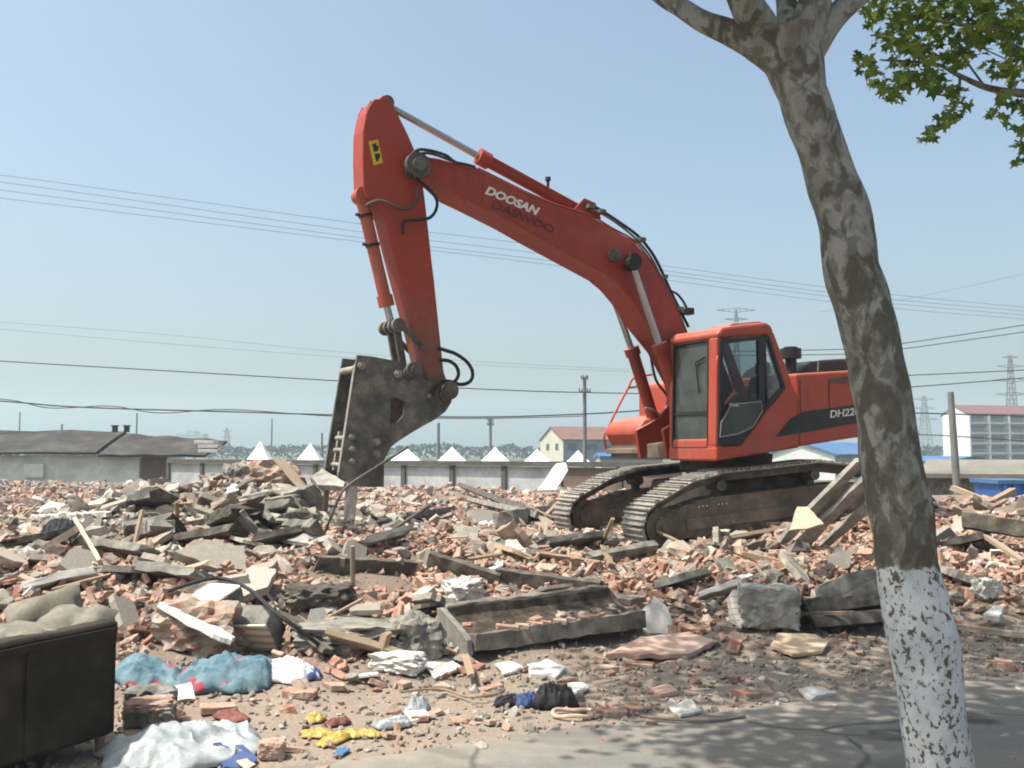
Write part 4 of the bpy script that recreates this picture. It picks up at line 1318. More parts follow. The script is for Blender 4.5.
# ---- hydraulic breaker
BKN, BKF = AC + 0.27, AC - 0.27
plate = [(357.5, 355), (373, 356.5), (396, 361), (413, 366.5), (424, 379), (436, 384), (447, 385), (452, 392), (451.5, 402), (446, 411), (436, 419), (416, 430), (400, 440), (391, 447), (384, 461), (384, 487), (360, 487), (338, 476.5)]
hole = [(391, 398), (397, 397.5), (405.5, 403), (404, 415), (397.5, 423), (390.5, 423.5)]
plp = prof(plate, BKN); hlp = prof(hole, BKN)
m = MB(); solid(m, plp, BKN - 0.045, BKN, hlp); brk = m.build('breaker_side_plate', M['breaker'], ex)
m = MB(); solid(m, plp, BKF, BKF + 0.045, hlp); brk2 = m.build('breaker_side_plate', M['breaker'], ex)
inn = prof([(364, 366), (392, 366), (404, 388), (404, 398), (396, 428), (376, 452), (374, 478), (347, 474)], BKN)
m = MB(); solid(m, [(a - 0.03, z) for a, z in inn], AC - 0.14, AC + 0.14); bb = m.build('breaker_body', M['frame_dark'], ex, bevel=0.03)
# front ribs seen between the plates
fz = [loc2(356, 362, BKN), loc2(339, 474, BKN)]
for t0, t1, lt0, lt1, nm, mt in ((0.03, 0.09, BKF + 0.045, BKN - 0.045, 'cross_tube', 'track_steel'), (0.66, 0.70, BKF + 0.2, BKN - 0.05, 'cross_rib', 'track_steel'), (0.77, 0.81, BKF + 0.2, BKN - 0.05, 'cross_rib', 'track_steel'), (0.90, 0.94, BKF + 0.2, BKN - 0.05, 'cross_rib', 'track_steel')):
    p0_, p1_ = lerp2(*fz, t0), lerp2(*fz, t1)
    c0 = U((p0_[0] + p1_[0]) / 2 - 0.03, lt0, (p0_[1] + p1_[1]) / 2); c1 = U((p0_[0] + p1_[0]) / 2 - 0.03, lt1, (p0_[1] + p1_[1]) / 2)
    m = MB(); m.cyl(c0, c1, 0.045 if nm == 'cross_tube' else 0.028, 12); m.build(nm, M[mt], ex, smooth=True)
p0_, p1_ = lerp2(*fz, 0.62), lerp2(*fz, 0.97)
m = MB(); m.box(U((p0_[0] + p1_[0]) / 2 - 0.04, AC - 0.02, (p0_[1] + p1_[1]) / 2), UF * 0.02, UL * 0.025, U(p1_[0], 0, p1_[1]) * 0.5 - U(p0_[0], 0, p0_[1]) * 0.5); m.build('ladder_rail', M['track_steel'], ex)
p0_, p1_ = lerp2(*fz, 0.02), lerp2(*fz, 0.985)
m = MB(); m.box(U((p0_[0] + p1_[0]) / 2 + 0.002, BKN - 0.022, (p0_[1] + p1_[1]) / 2), UF * 0.006, UL * 0.03, (U(p1_[0], 0, p1_[1]) - U(p0_[0], 0, p0_[1])) * 0.5); m.build('plate_edge', M['track_steel'], ex)
for px, py, rr in ((351, 437, 0.035), (351.5, 449, 0.035), (351.5, 461, 0.035), (376, 442, 0.045), (376, 454, 0.045), (361, 366, 0.045), (397.5, 374, 0.05), (409, 373.5, 0.085), (444.5, 395, 0.08), (428, 396, 0.03)):
    p = onp(px, py, BKN)
    m = MB(); m.cyl(p - UL * 0.01, p + UL * 0.04, rr, 16); m.cyl(p + UL * 0.04, p + UL * 0.06, rr * 0.6, 12); m.build('plate_bolt', M['track_steel'] if rr < 0.06 else M['steel_dirty'], brk, smooth=True)
for px, py, r1, l0, l1 in ((409, 373.5, 0.06, BKF - 0.03, BKN + 0.03), (444.5, 395, 0.06, BKF - 0.03, BKN + 0.03)):
    p = onp(px, py, AC)
    m = MB(); m.cyl(onp(px, py, BKN) - UL * (BKN - l0), onp(px, py, BKN) + UL * (l1 - BKN), r1, 16); m.build('hinge_pin', M['steel_dirty'], ex, smooth=True)
cA, cB = onp(353, 470, AC), onp(348.5, 530, AC)
m = MB(); m.tube([cA, cA.lerp(cB, 0.75), cB], [0.075, 0.072, 0.05], 18); m.build('chisel', M['chrome'], ex, smooth=True)
cA2 = cA.lerp(cB, 0.12)
m = MB(); m.cyl(cA, cA2, 0.13, 20); m.build('chisel_bush', M['steel_dirty'], ex, smooth=True)

# ---- hoses
def hose(pts, lat, r=0.021, nm='hydraulic_hose', mat='rubber', par=None):
    pw = spline([onp(x, y, lat[i] if hasattr(lat, '__len__') else lat) for i, (x, y) in enumerate(pts)], 6)
    m = MB(); m.tube(pw, r, 8); return m.build(nm, M[mat], par or ex, smooth=True)


hose([(438, 348), (446, 350.5), (456, 354), (467, 362), (472.5, 372), (470.5, 381), (461, 384.5), (450, 381.5), (441, 382), (434, 389), (432, 396)], BKN + 0.02, 0.024)
hose([(440, 360), (449, 361), (456, 366), (458.5, 374), (455, 381), (447, 385.5)], BKN - 0.05, 0.024)
hose([(409, 176), (408, 166), (411, 156), (418, 150), (427, 150), (438, 152.5), (447, 156), (455, 162), (466, 164.5), (475, 167)], BN + 0.02)
hose([(411, 178), (412, 168), (416, 157), (424, 153), (436, 155), (452, 161)], BN + 0.06, 0.018)
hose([(416, 178), (423, 184), (431, 191), (437, 201), (435.5, 211), (430, 217.5), (422, 219.5), (407, 220.5), (403, 222), (403, 234)], AN + 0.06)
hose([(366, 206), (371, 202.5), (381, 200.5), (391, 204), (402, 209), (412, 207), (417, 198), (417, 186)], AN + 0.05, 0.018, mat='steel_dirty')
hose([(419, 180), (414, 170), (418, 160)], AN + 0.10, 0.022)
hose([(583, 205), (590, 205), (600.6, 210), (619, 222), (638, 236), (652, 253), (661.6, 271), (671, 292), (680, 310), (688.5, 327)], BN - 0.06, 0.022)
hose([(590, 209), (604, 215), (622, 227), (637, 240), (650, 256), (659, 273), (668, 293), (676, 309), (684.5, 328)], BN - 0.01, 0.016, mat='steel_dirty')
hose([(478, 168), (500, 179), (530, 193.5), (560, 205.5), (582, 212.5)], BN - 0.02, 0.014, 'oil_pipe', 'red')
hose([(671, 291), (677, 294), (683, 301), (687, 309)], BN - 0.02, 0.018)
p = onp(688.5, 311.5, BN - 0.02)
m = MB(); m.box(p, UF * 0.06, UL * 0.07, UZ * 0.05); m.build('work_lamp', M['rubber'], ex, bevel=0.015)
for px, py in ((600, 212), (640, 240), (662, 277), (678, 309), (589, 207)):
    p = onp(px, py, BN - 0.03)
    m = MB(); m.box(p, UF * 0.05, UL * 0.08, UZ * 0.025); m.build('hose_clamp', M['steel_dirty'], ex)
hose([(650, 352), (656, 380), (668, 398), (662, 414), (655, 420)], BFAR - 0.05, 0.02)
hose([(645, 408), (655, 411), (661, 418), (658, 425)], BFAR - 0.02, 0.018, mat='track_steel')

# ---- lettering
def lettering(text, p0, p1, lat, cap_px, mat, par, shear=0.22, bold=0.02, name='lettering'):
    cu = bpy.data.curves.new('lettering', 'FONT'); cu.body = text; cu.size = 1.0; cu.shear = shear; cu.offset = bold; cu.extrude = 0.004; cu.resolution_u = 3
    tmp = bpy.data.objects.new('lettering', cu); col.objects.link(tmp)
    bpy.context.view_layer.update()
    dg = bpy.context.evaluated_depsgraph_get()
    me = bpy.data.meshes.new_from_object(tmp.evaluated_get(dg))
    bpy.data.objects.remove(tmp)
    V = np.array([v.co for v in me.vertices])
    x0, x1 = V[:, 0].min(), V[:, 0].max(); h = V[:, 1].max()
    A_, B_ = onp(*p0, lat), onp(*p1, lat)
    X = (B_ - A_); L = X.length; X.normalize(); N = UL.copy(); Y = N.cross(X)
    sx = L / (x1 - x0); sy = (cap_px / FPX * A_.y) / h
    b = base_of[par.name]
    for v in me.vertices:
        v.co = A_ + X * ((v.co.x - x0) * sx) + Y * (v.co.y * sy) + N * (v.co.z + 0.003) - b
    me.materials.clear(); me.materials.append(mat)
    o = bpy.data.objects.new(name, me); col.objects.link(o); o.parent = par
    base_of[o.name] = b
    return o


lettering('DOOSAN', (484.6, 193.2), (538.5, 215.8), BN, 8.8, M['letter_white'], boom, 0.3, 0.038)
lettering('DAEWOO', (492, 207.5), (553.5, 233.5), BN, 8.0, M['letter_ghost'], boom, 0.0, 0.025)
lettering('DH220', (830, 417.8), (859.5, 414.6), 1.307, 7.4, M['letter_white'], hood, 0.2, 0.012)

# ================================================================== STREET TREES
from mathutils import noise as mnoise


def n3(p, s, k=0.0):
    return mnoise.noise(Vector((p[0] * s + k, p[1] * s + k * 1.7, p[2] * s - k)))


t = NT('plane_bark')
sp = t.n("ShaderNodeSeparateXYZ"); t.t.links.new(t.co, sp.inputs[0])
zc_ = sp.outputs[2]
mp = t.n("ShaderNodeMapping"); t.t.links.new(t.co, mp.inputs[0]); mp.inputs["Scale"].default_value = (1, 1, 0.62)
mv = mp.outputs[0]
b1 = t.noise(9, 4, 0.55, mv, 0.6); b2 = t.noise(16, 4, 0.6, mv, 0.5); b3 = t.noise(60, 4, 0.7); b4 = t.noise(5.0, 3, 0.5, mv, 0.4)
hgt = t.ramp(t.math('DIVIDE', zc_, 5.0), [(0.30, 0.10), (0.50, 0.05), (0.60, 0.0), (0.72, -0.0)])
base = t.ramp(b4, [(0.35, (0.175, 0.172, 0.142)), (0.55, (0.25, 0.246, 0.212)), (0.7, (0.15, 0.146, 0.118))])
# patches of old bark: dense from the whitewash up to head height twice over, thinning towards the fork
cut = t.math('ADD', t.ramp(t.math('DIVIDE', zc_, 5.0), [(0.22, 0.09), (0.44, 0.05), (0.55, 0.03), (0.59, -0.16), (0.80, -0.17)]), b1)
cut2 = t.math('ADD', t.ramp(t.math('DIVIDE', zc_, 5.0), [(0.22, 0.08), (0.45, 0.05), (0.59, -0.13), (0.85, -0.12)]), b2)
bc_ = t.mix(t.ramp(cut2, [(0.50, 0.0), (0.60, 0.8)]), base, (0.105, 0.10, 0.074))
bc_ = t.mix(t.ramp(cut, [(0.53, 0.0), (0.60, 0.85)]), bc_, (0.070, 0.064, 0.045))
bc_ = t.mix(t.ramp(b3, [(0.5, 0.0), (0.8, 0.35)]), bc_, (0.05, 0.045, 0.035))
wlim = t.math('ADD', zc_, t.math('MULTIPLY', t.math('SUBTRACT', b2, 0.5), 0.10))
wash = t.ramp(t.math('SUBTRACT', wlim, 0.68), [(0.492, 1.0), (0.505, 0.0)])
mp2 = t.n("ShaderNodeMapping"); t.t.links.new(t.co, mp2.inputs[0]); mp2.inputs["Scale"].default_value = (1, 1, 0.8)
fl1 = t.noise(38, 4, 0.6, mp2.outputs[0], 0.4); fl2 = t.noise(14, 2, 0.5)
flake = t.ramp(t.math('ADD', fl1, t.math('MULTIPLY', t.math('SUBTRACT', fl2, 0.5), 0.35)), [(0.545, 0.0), (0.60, 1.0)])
washc = t.mix(flake, t.ramp(b1, [(0.3, (0.36, 0.375, 0.385)), (0.5, (0.47, 0.48, 0.485)), (0.7, (0.54, 0.54, 0.53))]), (0.09, 0.082, 0.062))
bc_ = t.mix(wash, bc_, washc)
t.bump(t.math('ADD', t.math('MULTIPLY', cut, 1.5), t.math('MULTIPLY', b3, 0.5)), 0.5, 0.012)
M['bark'] = t.fin(bc_, 0.85, 0, 0.25)

t = NT('plane_leaf')
at = t.n("ShaderNodeAttribute", attribute_name="tone")
lc = t.ramp(at.outputs["Fac"], [(0.0, (0.05, 0.10, 0.018)), (0.5, (0.12, 0.19, 0.032)), (1.0, (0.24, 0.29, 0.06))])
tl_ = t.n("ShaderNodeBsdfTranslucent"); t.t.links.new(lc, tl_.inputs[0])
t.fin(lc, 0.5, 0, 0.35)
mx = t.n("ShaderNodeMixShader"); mx.inputs[0].default_value = 0.55
t.t.links.new(t.b.outputs[0], mx.inputs[1]); t.t.links.new(tl_.outputs[0], mx.inputs[2]); t.t.links.new(mx.outputs[0], t.out.inputs[0])
M['leaf'] = t.m


def trunk_mesh(path, radii, seg=28, amp=0.05, k=0.0):
    """lumpy tapered tube"""
    m = MB(); m.tube(path, radii, seg)
    c = [Vector(p) for p in path]
    for v in m.bm.verts:
        j = min(range(len(c)), key=lambda i: (c[i] - v.co).length_squared)
        d = v.co - c[j]
        if d.length > 1e-4:
            v.co += d * amp * (1.2 * n3(v.co, 5.0, k) + 1.0 * n3(v.co, 2.0, k + 3)) 
    return m


TD = 4.6
rows = [(880, 915, 1008), (840, 917, 992), (800, 914, 981), (768, 907, 972), (707, 898, 963), (624, 888, 952), (566, 877.5, 937.5), (500, 866, 930), (466, 861, 923), (440, 859.5, 919), (400, 857.5, 912),
        (340, 844, 899), (300, 834, 892), (270, 824, 880), (244, 820, 878), (202, 815, 865), (150, 797, 844), (94, 780, 826), (56, 759, 822), (36, 740, 826)]
tp = []; tr = []
for y, l, r in rows:
    p = P((l + r) / 2, y, TD); q = P(r, y, TD)
    tp.append(p); tr.append((q.x - p.x))
tb = Vector((tp[0].x, TD, 0.0))
tree = thing('plane_tree', 'leaning plane tree with mottled bark and a whitewashed lower trunk', 'tree', tb, 'plane trees along the road')
pp = spline(tp, 5)
ri = []
for i in range(len(tr) - 1):
    ri += [tr[i] + (tr[i + 1] - tr[i]) * k / 5 for k in range(5)]
ri.append(tr[-1])
trunk = trunk_mesh(pp, ri, 32, 0.10).build('trunk', M['bark'], tree, smooth=True)


def limb(pts, par, k, name='limb', amp=0.08, seg=16):
    path = spline([p for p, r in pts], 5)
    rr = []
    for i in range(len(pts) - 1):
        rr += [pts[i][1] + (pts[i + 1][1] - pts[i][1]) * q / 5 for q in range(5)]
    rr.append(pts[-1][1])
    return trunk_mesh(path, rr, seg, amp, k).build(name, M['bark'], par, smooth=True)


pxm = TD / FPX
limb([(P(787, 70, TD), 16 * pxm), (P(760, 45, TD), 18 * pxm), (P(727, 31, TD), 12.5 * pxm), (P(702, 21, TD + .05), 11 * pxm), (P(680, 7, TD + .1), 9.5 * pxm), (P(655, -9, TD + .15), 9 * pxm), (P(600, -60, TD + .3), 8 * pxm), (Vector((-0.9, 5.6, 5.6)), 0.03)], tree, 1.0)
limb([(P(786, 65, TD), 16 * pxm), (P(758, 24, TD - .05), 18 * pxm), (P(745, 2, TD - .12), 15.5 * pxm), (P(735, -25, TD - .2), 14 * pxm), (P(715, -120, TD - .5), 11 * pxm), (Vector((0.4, 3.2, 6.6)), 0.03)], tree, 2.0)
limb([(P(788, 50, TD), 18 * pxm), (P(788, 15, TD + .1), 12 * pxm), (P(784, -20, TD + .25), 10 * pxm), (P(780, -110, TD + .7), 9 * pxm), (Vector((1.2, 7.0, 6.8)), 0.03)], tree, 3.0)
limb([(P(802, 60, TD), 20 * pxm), (P(808, 25, TD), 18 * pxm), (P(816, -5, TD), 17 * pxm), (P(828, -70, TD), 15 * pxm), (P(835, -220, TD), 12 * pxm), (Vector((2.4, 4.4, 7.6)), 0.04)], tree, 4.0)
limb([(P(806, 58, TD), 16 * pxm), (P(824, 30, TD + .05), 14 * pxm), (P(842, 10, TD + .1), 12 * pxm), (P(864, -8, TD + .15), 11.5 * pxm), (P(930, -60, TD + .3), 10 * pxm), (Vector((4.2, 5.4, 5.9)), 0.03)], tree, 5.0)

LEAF = []
for a_, r_l in ((-148, 0.42), (-112, 0.78), (-84, 0.50), (-52, 0.95), (-26, 0.55), (0, 1.1), (26, 0.55), (52, 0.95), (84, 0.50), (112, 0.78), (148, 0.42)):
    LEAF.append((r_l * math.sin(R(a_)), r_l * math.cos(R(a_)) + 0.15))
LV = np.array([(0, 0.1, 0.0)] + [(x, y, 0.16 * abs(x) - 0.10 * y * y) for x, y in LEAF])
LF = np.array([(0, k, k + 1) for k in range(1, len(LEAF))])


def rand_rot(n, g, droop=0.5):
    """random rotation matrices, leaf faces mostly up with drooping tips"""
    yaw = g.uniform(0, 2 * np.pi, n); pit = g.normal(-droop, 0.45, n); rol = g.normal(0, 0.5, n)
    cy, sy, cp, sp_, cr, sr = np.cos(yaw), np.sin(yaw), np.cos(pit), np.sin(pit), np.cos(rol), np.sin(rol)
    Rz = np.zeros((n, 3, 3)); Rz[:, 0, 0] = cy; Rz[:, 0, 1] = -sy; Rz[:, 1, 0] = sy; Rz[:, 1, 1] = cy; Rz[:, 2, 2] = 1
    Rx = np.zeros((n, 3, 3)); Rx[:, 0, 0] = 1; Rx[:, 1, 1] = cp; Rx[:, 1, 2] = -sp_; Rx[:, 2, 1] = sp_; Rx[:, 2, 2] = cp
    Ry = np.zeros((n, 3, 3)); Ry[:, 1, 1] = 1; Ry[:, 0, 0] = cr; Ry[:, 0, 2] = sr; Ry[:, 2, 0] = -sr; Ry[:, 2, 2] = cr
    return Rz @ Rx @ Ry


def leaf_mesh(name, C, size, g, par, droop=0.5):
    n = len(C)
    rot = rand_rot(n, g, droop)
    LVn = LV[None] * np.stack([np.ones(n), g.uniform(.8, 1.15, n), g.uniform(-1.2, 3.2, n)], 1)[:, None, :]
    V = np.einsum('nij,nkj->nki', rot, LVn) * size[:, None, None] + C[:, None, :]
    F = (LF[None] + (np.arange(n) * len(LV))[:, None, None]).reshape(-1, 3)
    tone = np.repeat(np.clip(g.normal(0.5, 0.25, n), 0, 1), len(LV))
    V = V.reshape(-1, 3) - np.array(base_of[par.name])
    me = mesh_from_arrays(name, V, F, tone); me.materials.append(M['leaf'])
    o = bpy.data.objects.new(name, me); col.objects.link(o); o.parent = par
    return o


def in_frame(C, marg=25):
    d = C - np.array(CPOS)
    z = d @ np.array(CF); x = d[:, 0]; y = d @ np.array(CU)
    px = 512 + FPX * x / np.maximum(z, 0.01); py = 384 - FPX * y / np.maximum(z, 0.01)
    return (z > 0.05) & (px > -marg) & (px < 1024 + marg) & (py > -marg) & (py < 768 + marg), px, py


def crown(par, ctr, rad, nclump, per, g, hollow=0.35):
    u = g.normal(size=(nclump, 3)); u /= np.linalg.norm(u, axis=1)[:, None]
    r = hollow + (1 - hollow) * g.random(nclump) ** 0.6
    cc = np.array(ctr) + u * r[:, None] * np.array(rad)
    C = (cc[:, None, :] + g.normal(size=(nclump, per, 3)) * np.array([0.30, 0.30, 0.17])).reshape(-1, 3)
    inf, px, py = in_frame(C)
    return C[~inf]


g = np.random.default_rng(21)
C = np.concatenate([crown(tree, (1.0, 7.2, 6.2), (3.7, 3.4, 2.0), 320, 42, g), crown(tree, (0.0, 4.4, 6.0), (1.7, 1.5, 1.2), 90, 42, g, 0.0)])  # unseen leaf masses set to shade the road, second one added for trunk shade
leaf_mesh('crown', C, g.uniform(0.065, 0.10, len(C)), g, tree)

# the next tree of the row: trunk outside the picture, its boughs hang into the top right corner
t2b = Vector((6.6, 6.7, 0.0))
tree2 = thing('plane_tree', 'neighbouring plane tree whose leafy boughs hang into the top right corner', 'tree', t2b, 'plane trees along the road')
trunk_mesh(spline([t2b + Vector((0, 0, -0.1)), t2b + Vector((0, 0, 0.3)), t2b + Vector((0.05, 0, 1.5)), t2b + Vector((-0.05, 0.05, 2.8)), t2b + Vector((-0.1, 0.05, 3.9))], 5), [0.22 - 0.004 * i for i in range(21)], 24, 0.10, 9).build('trunk', M['bark'], tree2, smooth=True)
fk = t2b + Vector((-0.1, 0.05, 3.75))
D2 = 7.3
limb([(fk, 0.13), (fk + Vector((-0.7, 0.2, 0.6)), 0.085), (P(1040, 58, D2), 0.045), (P(1003, 28, D2), 0.036), (P(970, -2, D2 - .1), 0.03), (P(935, -35, D2 - .3), 0.02)], tree2, 11, amp=0.04)
limb([(fk, 0.11), (fk + Vector((-0.8, 0.3, 0.2)), 0.07), (P(1045, 97, D2), 0.034), (P(1010, 92, D2), 0.028), (P(985, 87, D2), 0.024), (P(960, 76, D2 - .1), 0.018), (P(935, 64, D2 - .2), 0.013), (P(880, 60, D2 - .3), 0.006)], tree2, 12, amp=0.03, seg=10)
limb([(P(960, 76, D2 - .1), 0.012), (P(957, 100, D2 - .1), 0.008), (P(940, 122, D2 - .1), 0.006), (P(926, 141, D2 - .1), 0.004)], tree2, 13, 'twig', 0.0, 6)
limb([(P(1003, 28, D2), 0.02), (P(960, 25, D2 - .1), 0.012), (P(920, 18, D2 - .2), 0.009), (P(868, 20, D2 - .3), 0.005)], tree2, 14, 'twig', 0.0, 6)
limb([(P(1010, 92, D2), 0.012), (P(998, 106, D2), 0.008), (P(990, 118, D2), 0.004)], tree2, 15, 'twig', 0.0, 6)
limb([(P(1050, 100, D2), 0.012), (P(1026, 120, D2), 0.008), (P(1018, 165, D2), 0.005)], tree2, 16, 'twig', 0.0, 6)
limb([(P(985, 87, D2), 0.01), (P(955, 40, D2 - .1), 0.006), (P(985, 87, D2) + Vector((0, -.3, .1)), 0.005)], tree2, 17, 'twig', 0.0, 6)
limb([(fk, 0.14), (fk + Vector((0.6, 0.5, 1.2)), 0.09), (fk + Vector((1.2, 0.8, 2.6)), 0.03)], tree2, 18)
limb([(fk, 0.14), (fk + Vector((-0.3, -0.8, 1.2)), 0.09), (fk + Vector((-1.2, -1.8, 2.4)), 0.03)], tree2, 19)
cl = [(872, 14, 16), (892, 12, 20), (918, 8, 22), (945, 10, 22), (972, 14, 22), (1000, 12, 22), (1020, 22, 18), (862, 58, 9), (868, 68, 10), (878, 80, 10), (888, 92, 9), (894, 98, 6), (882, 40, 13), (898, 40, 15), (905, 60, 16), (922, 45, 17), (918, 72, 16),
      (934, 82, 12), (944, 62, 12), (905, 82, 11), (948, 88, 10), (962, 108, 9), (957, 94, 8), (948, 112, 8), (942, 122, 8), (935, 130, 7), (930, 138, 7), (924, 140, 5), (990, 112, 7), (1002, 118, 6), (992, 68, 11), (1006, 72, 11), (975, 48, 13), (1010, 42, 15), (1018, 58, 12),
      (1020, 104, 7), (1019, 128, 4), (1021, 145, 7), (1018, 160, 6), (958, 40, 13), (938, 28, 15), (985, 30, 17), (1012, 98, 7), (905, 24, 16), (962, 58, 8), (1000, 95, 6), (1016, 80, 8), (1032, 60, 14), (1032, 110, 10), (1030, 150, 9)]
pts_ = []
for px, py, rp in cl:
    n = int(4 + rp * rp * 0.10)
    a_ = g.uniform(0, 2 * np.pi, n); q = np.sqrt(g.random(n)) * rp
    for k in range(n):
        pts_.append(P(px + q[k] * math.cos(a_[k]), py + q[k] * math.sin(a_[k]) * 0.85, D2 - 0.15 + g.normal() * 0.38))
C2 = np.array([tuple(p) for p in pts_])
C3 = crown(tree2, (7.4, 7.6, 6.8), (3.2, 3.2, 1.9), 190, 42, g)
C4 = np.concatenate([C2, C3])
leaf_mesh('crown', C4, np.concatenate([g.uniform(0.032, 0.078, len(C2)), g.uniform(0.065, 0.10, len(C3))]), g, tree2)

LATE = []
# ================================================================== LARGE DEBRIS
def frame_of(A, B, roll):
    ax = (B - A).normalized()
    side = ax.cross(UZ)
    if side.length < 0.1:
        side = ax.cross(Vector((0, 1, 0)))
    side.normalize()
    up = side.cross(ax).normalized()
    c, s = math.cos(R(roll)), math.sin(R(roll))
    return ax, side * c + up * s, up * c - side * s


def extr(A, B, prof2, roll, n=None, jit=0.012, endj=0.05, k=0.0):
    """run a profile (side, up) from A to B with chipped edges and broken ends"""
    A = Vector(A); B = Vector(B)
    ax, sd_, up = frame_of(A, B, roll)
    L = (B - A).length
    n = n or max(4, int(L / 0.14))
    m = MB(); rings = []
    for i in range(n + 1):
        c = A.lerp(B, i / n); rg = []
        for j, (s, u_) in enumerate(prof2):
            p = c + sd_ * s + up * u_
            q = p + Vector((n3(p, 7, k + 1), n3(p, 7, k + 5), n3(p, 7, k + 9))) * jit * 1.6
            if i in (0, n):
                q += ax * endj * n3(p, 9, k + 13) * 1.6
            rg.append(m.bm.verts.new(q))
        rings.append(rg)
    K = len(prof2)
    for a, b in zip(rings, rings[1:]):
        for j in range(K):
            m.bm.faces.new((a[j], a[(j + 1) % K], b[(j + 1) % K], b[j]))
    m.bm.faces.new(rings[0][::-1]); m.bm.faces.new(rings[-1])
    return m


def rectp(w, h):
    return [(-w / 2, 0), (-w / 6, 0), (w / 6, 0), (w / 2, 0), (w / 2, h / 2), (w / 2, h), (w / 6, h), (-w / 6, h), (-w / 2, h), (-w / 2, h / 2)]


def chan(w, f, t_):
    """channel: web w wide lying flat, two flanges f high"""
    return [(-w / 2, 0), (0, 0), (w / 2, 0), (w / 2, f), (w / 2 - t_, f), (w / 2 - t_, t_), (0, t_), (-w / 2 + t_, t_), (-w / 2 + t_, f), (-w / 2, f)]


kk = [0.0]


def piece(name, label, cat, A, B, pf, roll, mat, jit=0.012, endj=0.05, group=None, bevel=0.004):
    kk[0] += 2.3
    o = extr(A, B, pf, roll, None, jit, endj, kk[0]).build(name, M[mat], bevel=bevel)
    return tag(o, label, cat, group)


def plate(name, label, cat, pts, th, mat, group=None, rough=0.008):
    """irregular flat piece: 3D outline, given thickness"""
    pts = [Vector(p) for p in pts]
    nrm = Vector((0, 0, 0)); n = len(pts)
    c = sum(pts, Vector()) / n
    for i in range(n):
        nrm += (pts[i] - c).cross(pts[(i + 1) % n] - c)
    nrm.normalize()
    if nrm.dot(CPOS - c) < 0: nrm = -nrm
    pts = [p - nrm * (p - c).dot(nrm) for p in pts]
    # finer outline with chipped edge
    out = []
    for i in range(n):
        a, b = pts[i], pts[(i + 1) % n]
        for q in range(5):
            p = a.lerp(b, q / 5); L = (b - a).length
            out.append(p + Vector((n3(p, 12, 2), n3(p, 12, 7), n3(p, 12, 11))) * rough * 2)
    m = MB(); m.prism(out, -nrm * th)
    return tag(m.build(name, M[mat], bevel=0.004), label, cat, group)


def lump(c, rx, ry, rz, k, rough=0.35, boxy=0.5, rot=0.0, sub=4):
    """chunk: boxy rounded solid broken by noise"""
    m = MB()
    bmesh.ops.create_icosphere(m.bm, subdivisions=sub, radius=1.0)
    cr, sr = math.cos(rot), math.sin(rot)
    for v in m.bm.verts:
        p = v.co.copy(); mxx = max(abs(p.x), abs(p.y), abs(p.z))
        p = p.lerp(p / mxx, boxy)
        p *= 1 + rough * (0.35 * (abs(n3(p, 1.9, k + 8)) * 2 - 0.45) + 0.25 * (abs(n3(p, 4.4, k + 12)) * 2 - 0.4) + 0.5 * n3(p, 1.6, k) + 0.4 * n3(p, 4, k + 3) + 0.2 * n3(p, 9, k + 5))
        x, y, z = p.x * rx, p.y * ry, p.z * rz
        v.co = Vector(c) + Vector((x * cr - y * sr, x * sr + y * cr, z))
    return m


# masonry lump material: courses of brick in mortar
t = NT('broken_brickwork')
bt = t.n("ShaderNodeTexBrick"); t.t.links.new(t.co, bt.inputs["Vector"])
mpb = t.n("ShaderNodeMapping"); t.t.links.new(t.co, mpb.inputs[0]); mpb.inputs["Rotation"].default_value = (R(90), 0, 0.3); t.t.links.new(mpb.outputs[0], bt.inputs["Vector"])
bt.inputs["Color1"].default_value = (0.36, 0.15, 0.09, 1); bt.inputs["Color2"].default_value = (0.28, 0.14, 0.095, 1); bt.inputs["Mortar"].default_value = (0.30, 0.24, 0.19, 1)
bt.inputs["Scale"].default_value = 1.0; bt.inputs["Brick Width"].default_value = 0.24; bt.inputs["Row Height"].default_value = 0.066; bt.inputs["Mortar Size"].default_value = 0.012
mc_ = t.mix(t.ramp(t.noise(5, 5, 0.65), [(0.36, 0.0), (0.58, 0.9)]), bt.outputs["Color"], (0.37, 0.32, 0.265))
t.bump(t.math('ADD', t.noise(40, 5, 0.7), t.math('MULTIPLY', bt.outputs["Fac"], -0.6)), 0.7, 0.015)
M['brickwork'] = t.fin(mc_, 0.92, 0, 0.2)
# small square wall tiles
t = NT('mosaic_tile')
bt = t.n("ShaderNodeTexBrick"); mpb = t.n("ShaderNodeMapping"); t.t.links.new(t.co, mpb.inputs[0]); mpb.inputs["Rotation"].default_value = (R(90), 0, 0.2); t.t.links.new(mpb.outputs[0], bt.inputs["Vector"])
bt.offset = 0.0
bt.inputs["Color1"].default_value = (0.66, 0.63, 0.57, 1); bt.inputs["Color2"].default_value = (0.60, 0.57, 0.50, 1); bt.inputs["Mortar"].default_value = (0.38, 0.34, 0.29, 1)
bt.inputs["Scale"].default_value = 1.0; bt.inputs["Brick Width"].default_value = 0.10; bt.inputs["Row Height"].default_value = 0.05; bt.inputs["Mortar Size"].default_value = 0.005
mc_ = t.mix(t.ramp(t.noise(7, 4, 0.6), [(0.45, 0.0), (0.75, 0.6)]), bt.outputs["Color"], (0.47, 0.40, 0.32))
t.bump(bt.outputs["Fac"], -0.3, 0.004)
M['mosaic'] = t.fin(mc_, 0.45, 0, 0.4)
t = NT('striped_tile')
wv = t.n("ShaderNodeTexWave"); t.t.links.new(t.co, wv.inputs["Vector"]); wv.bands_direction = 'Z'; wv.inputs["Scale"].default_value = 5.2; wv.inputs["Distortion"].default_value = 0.6
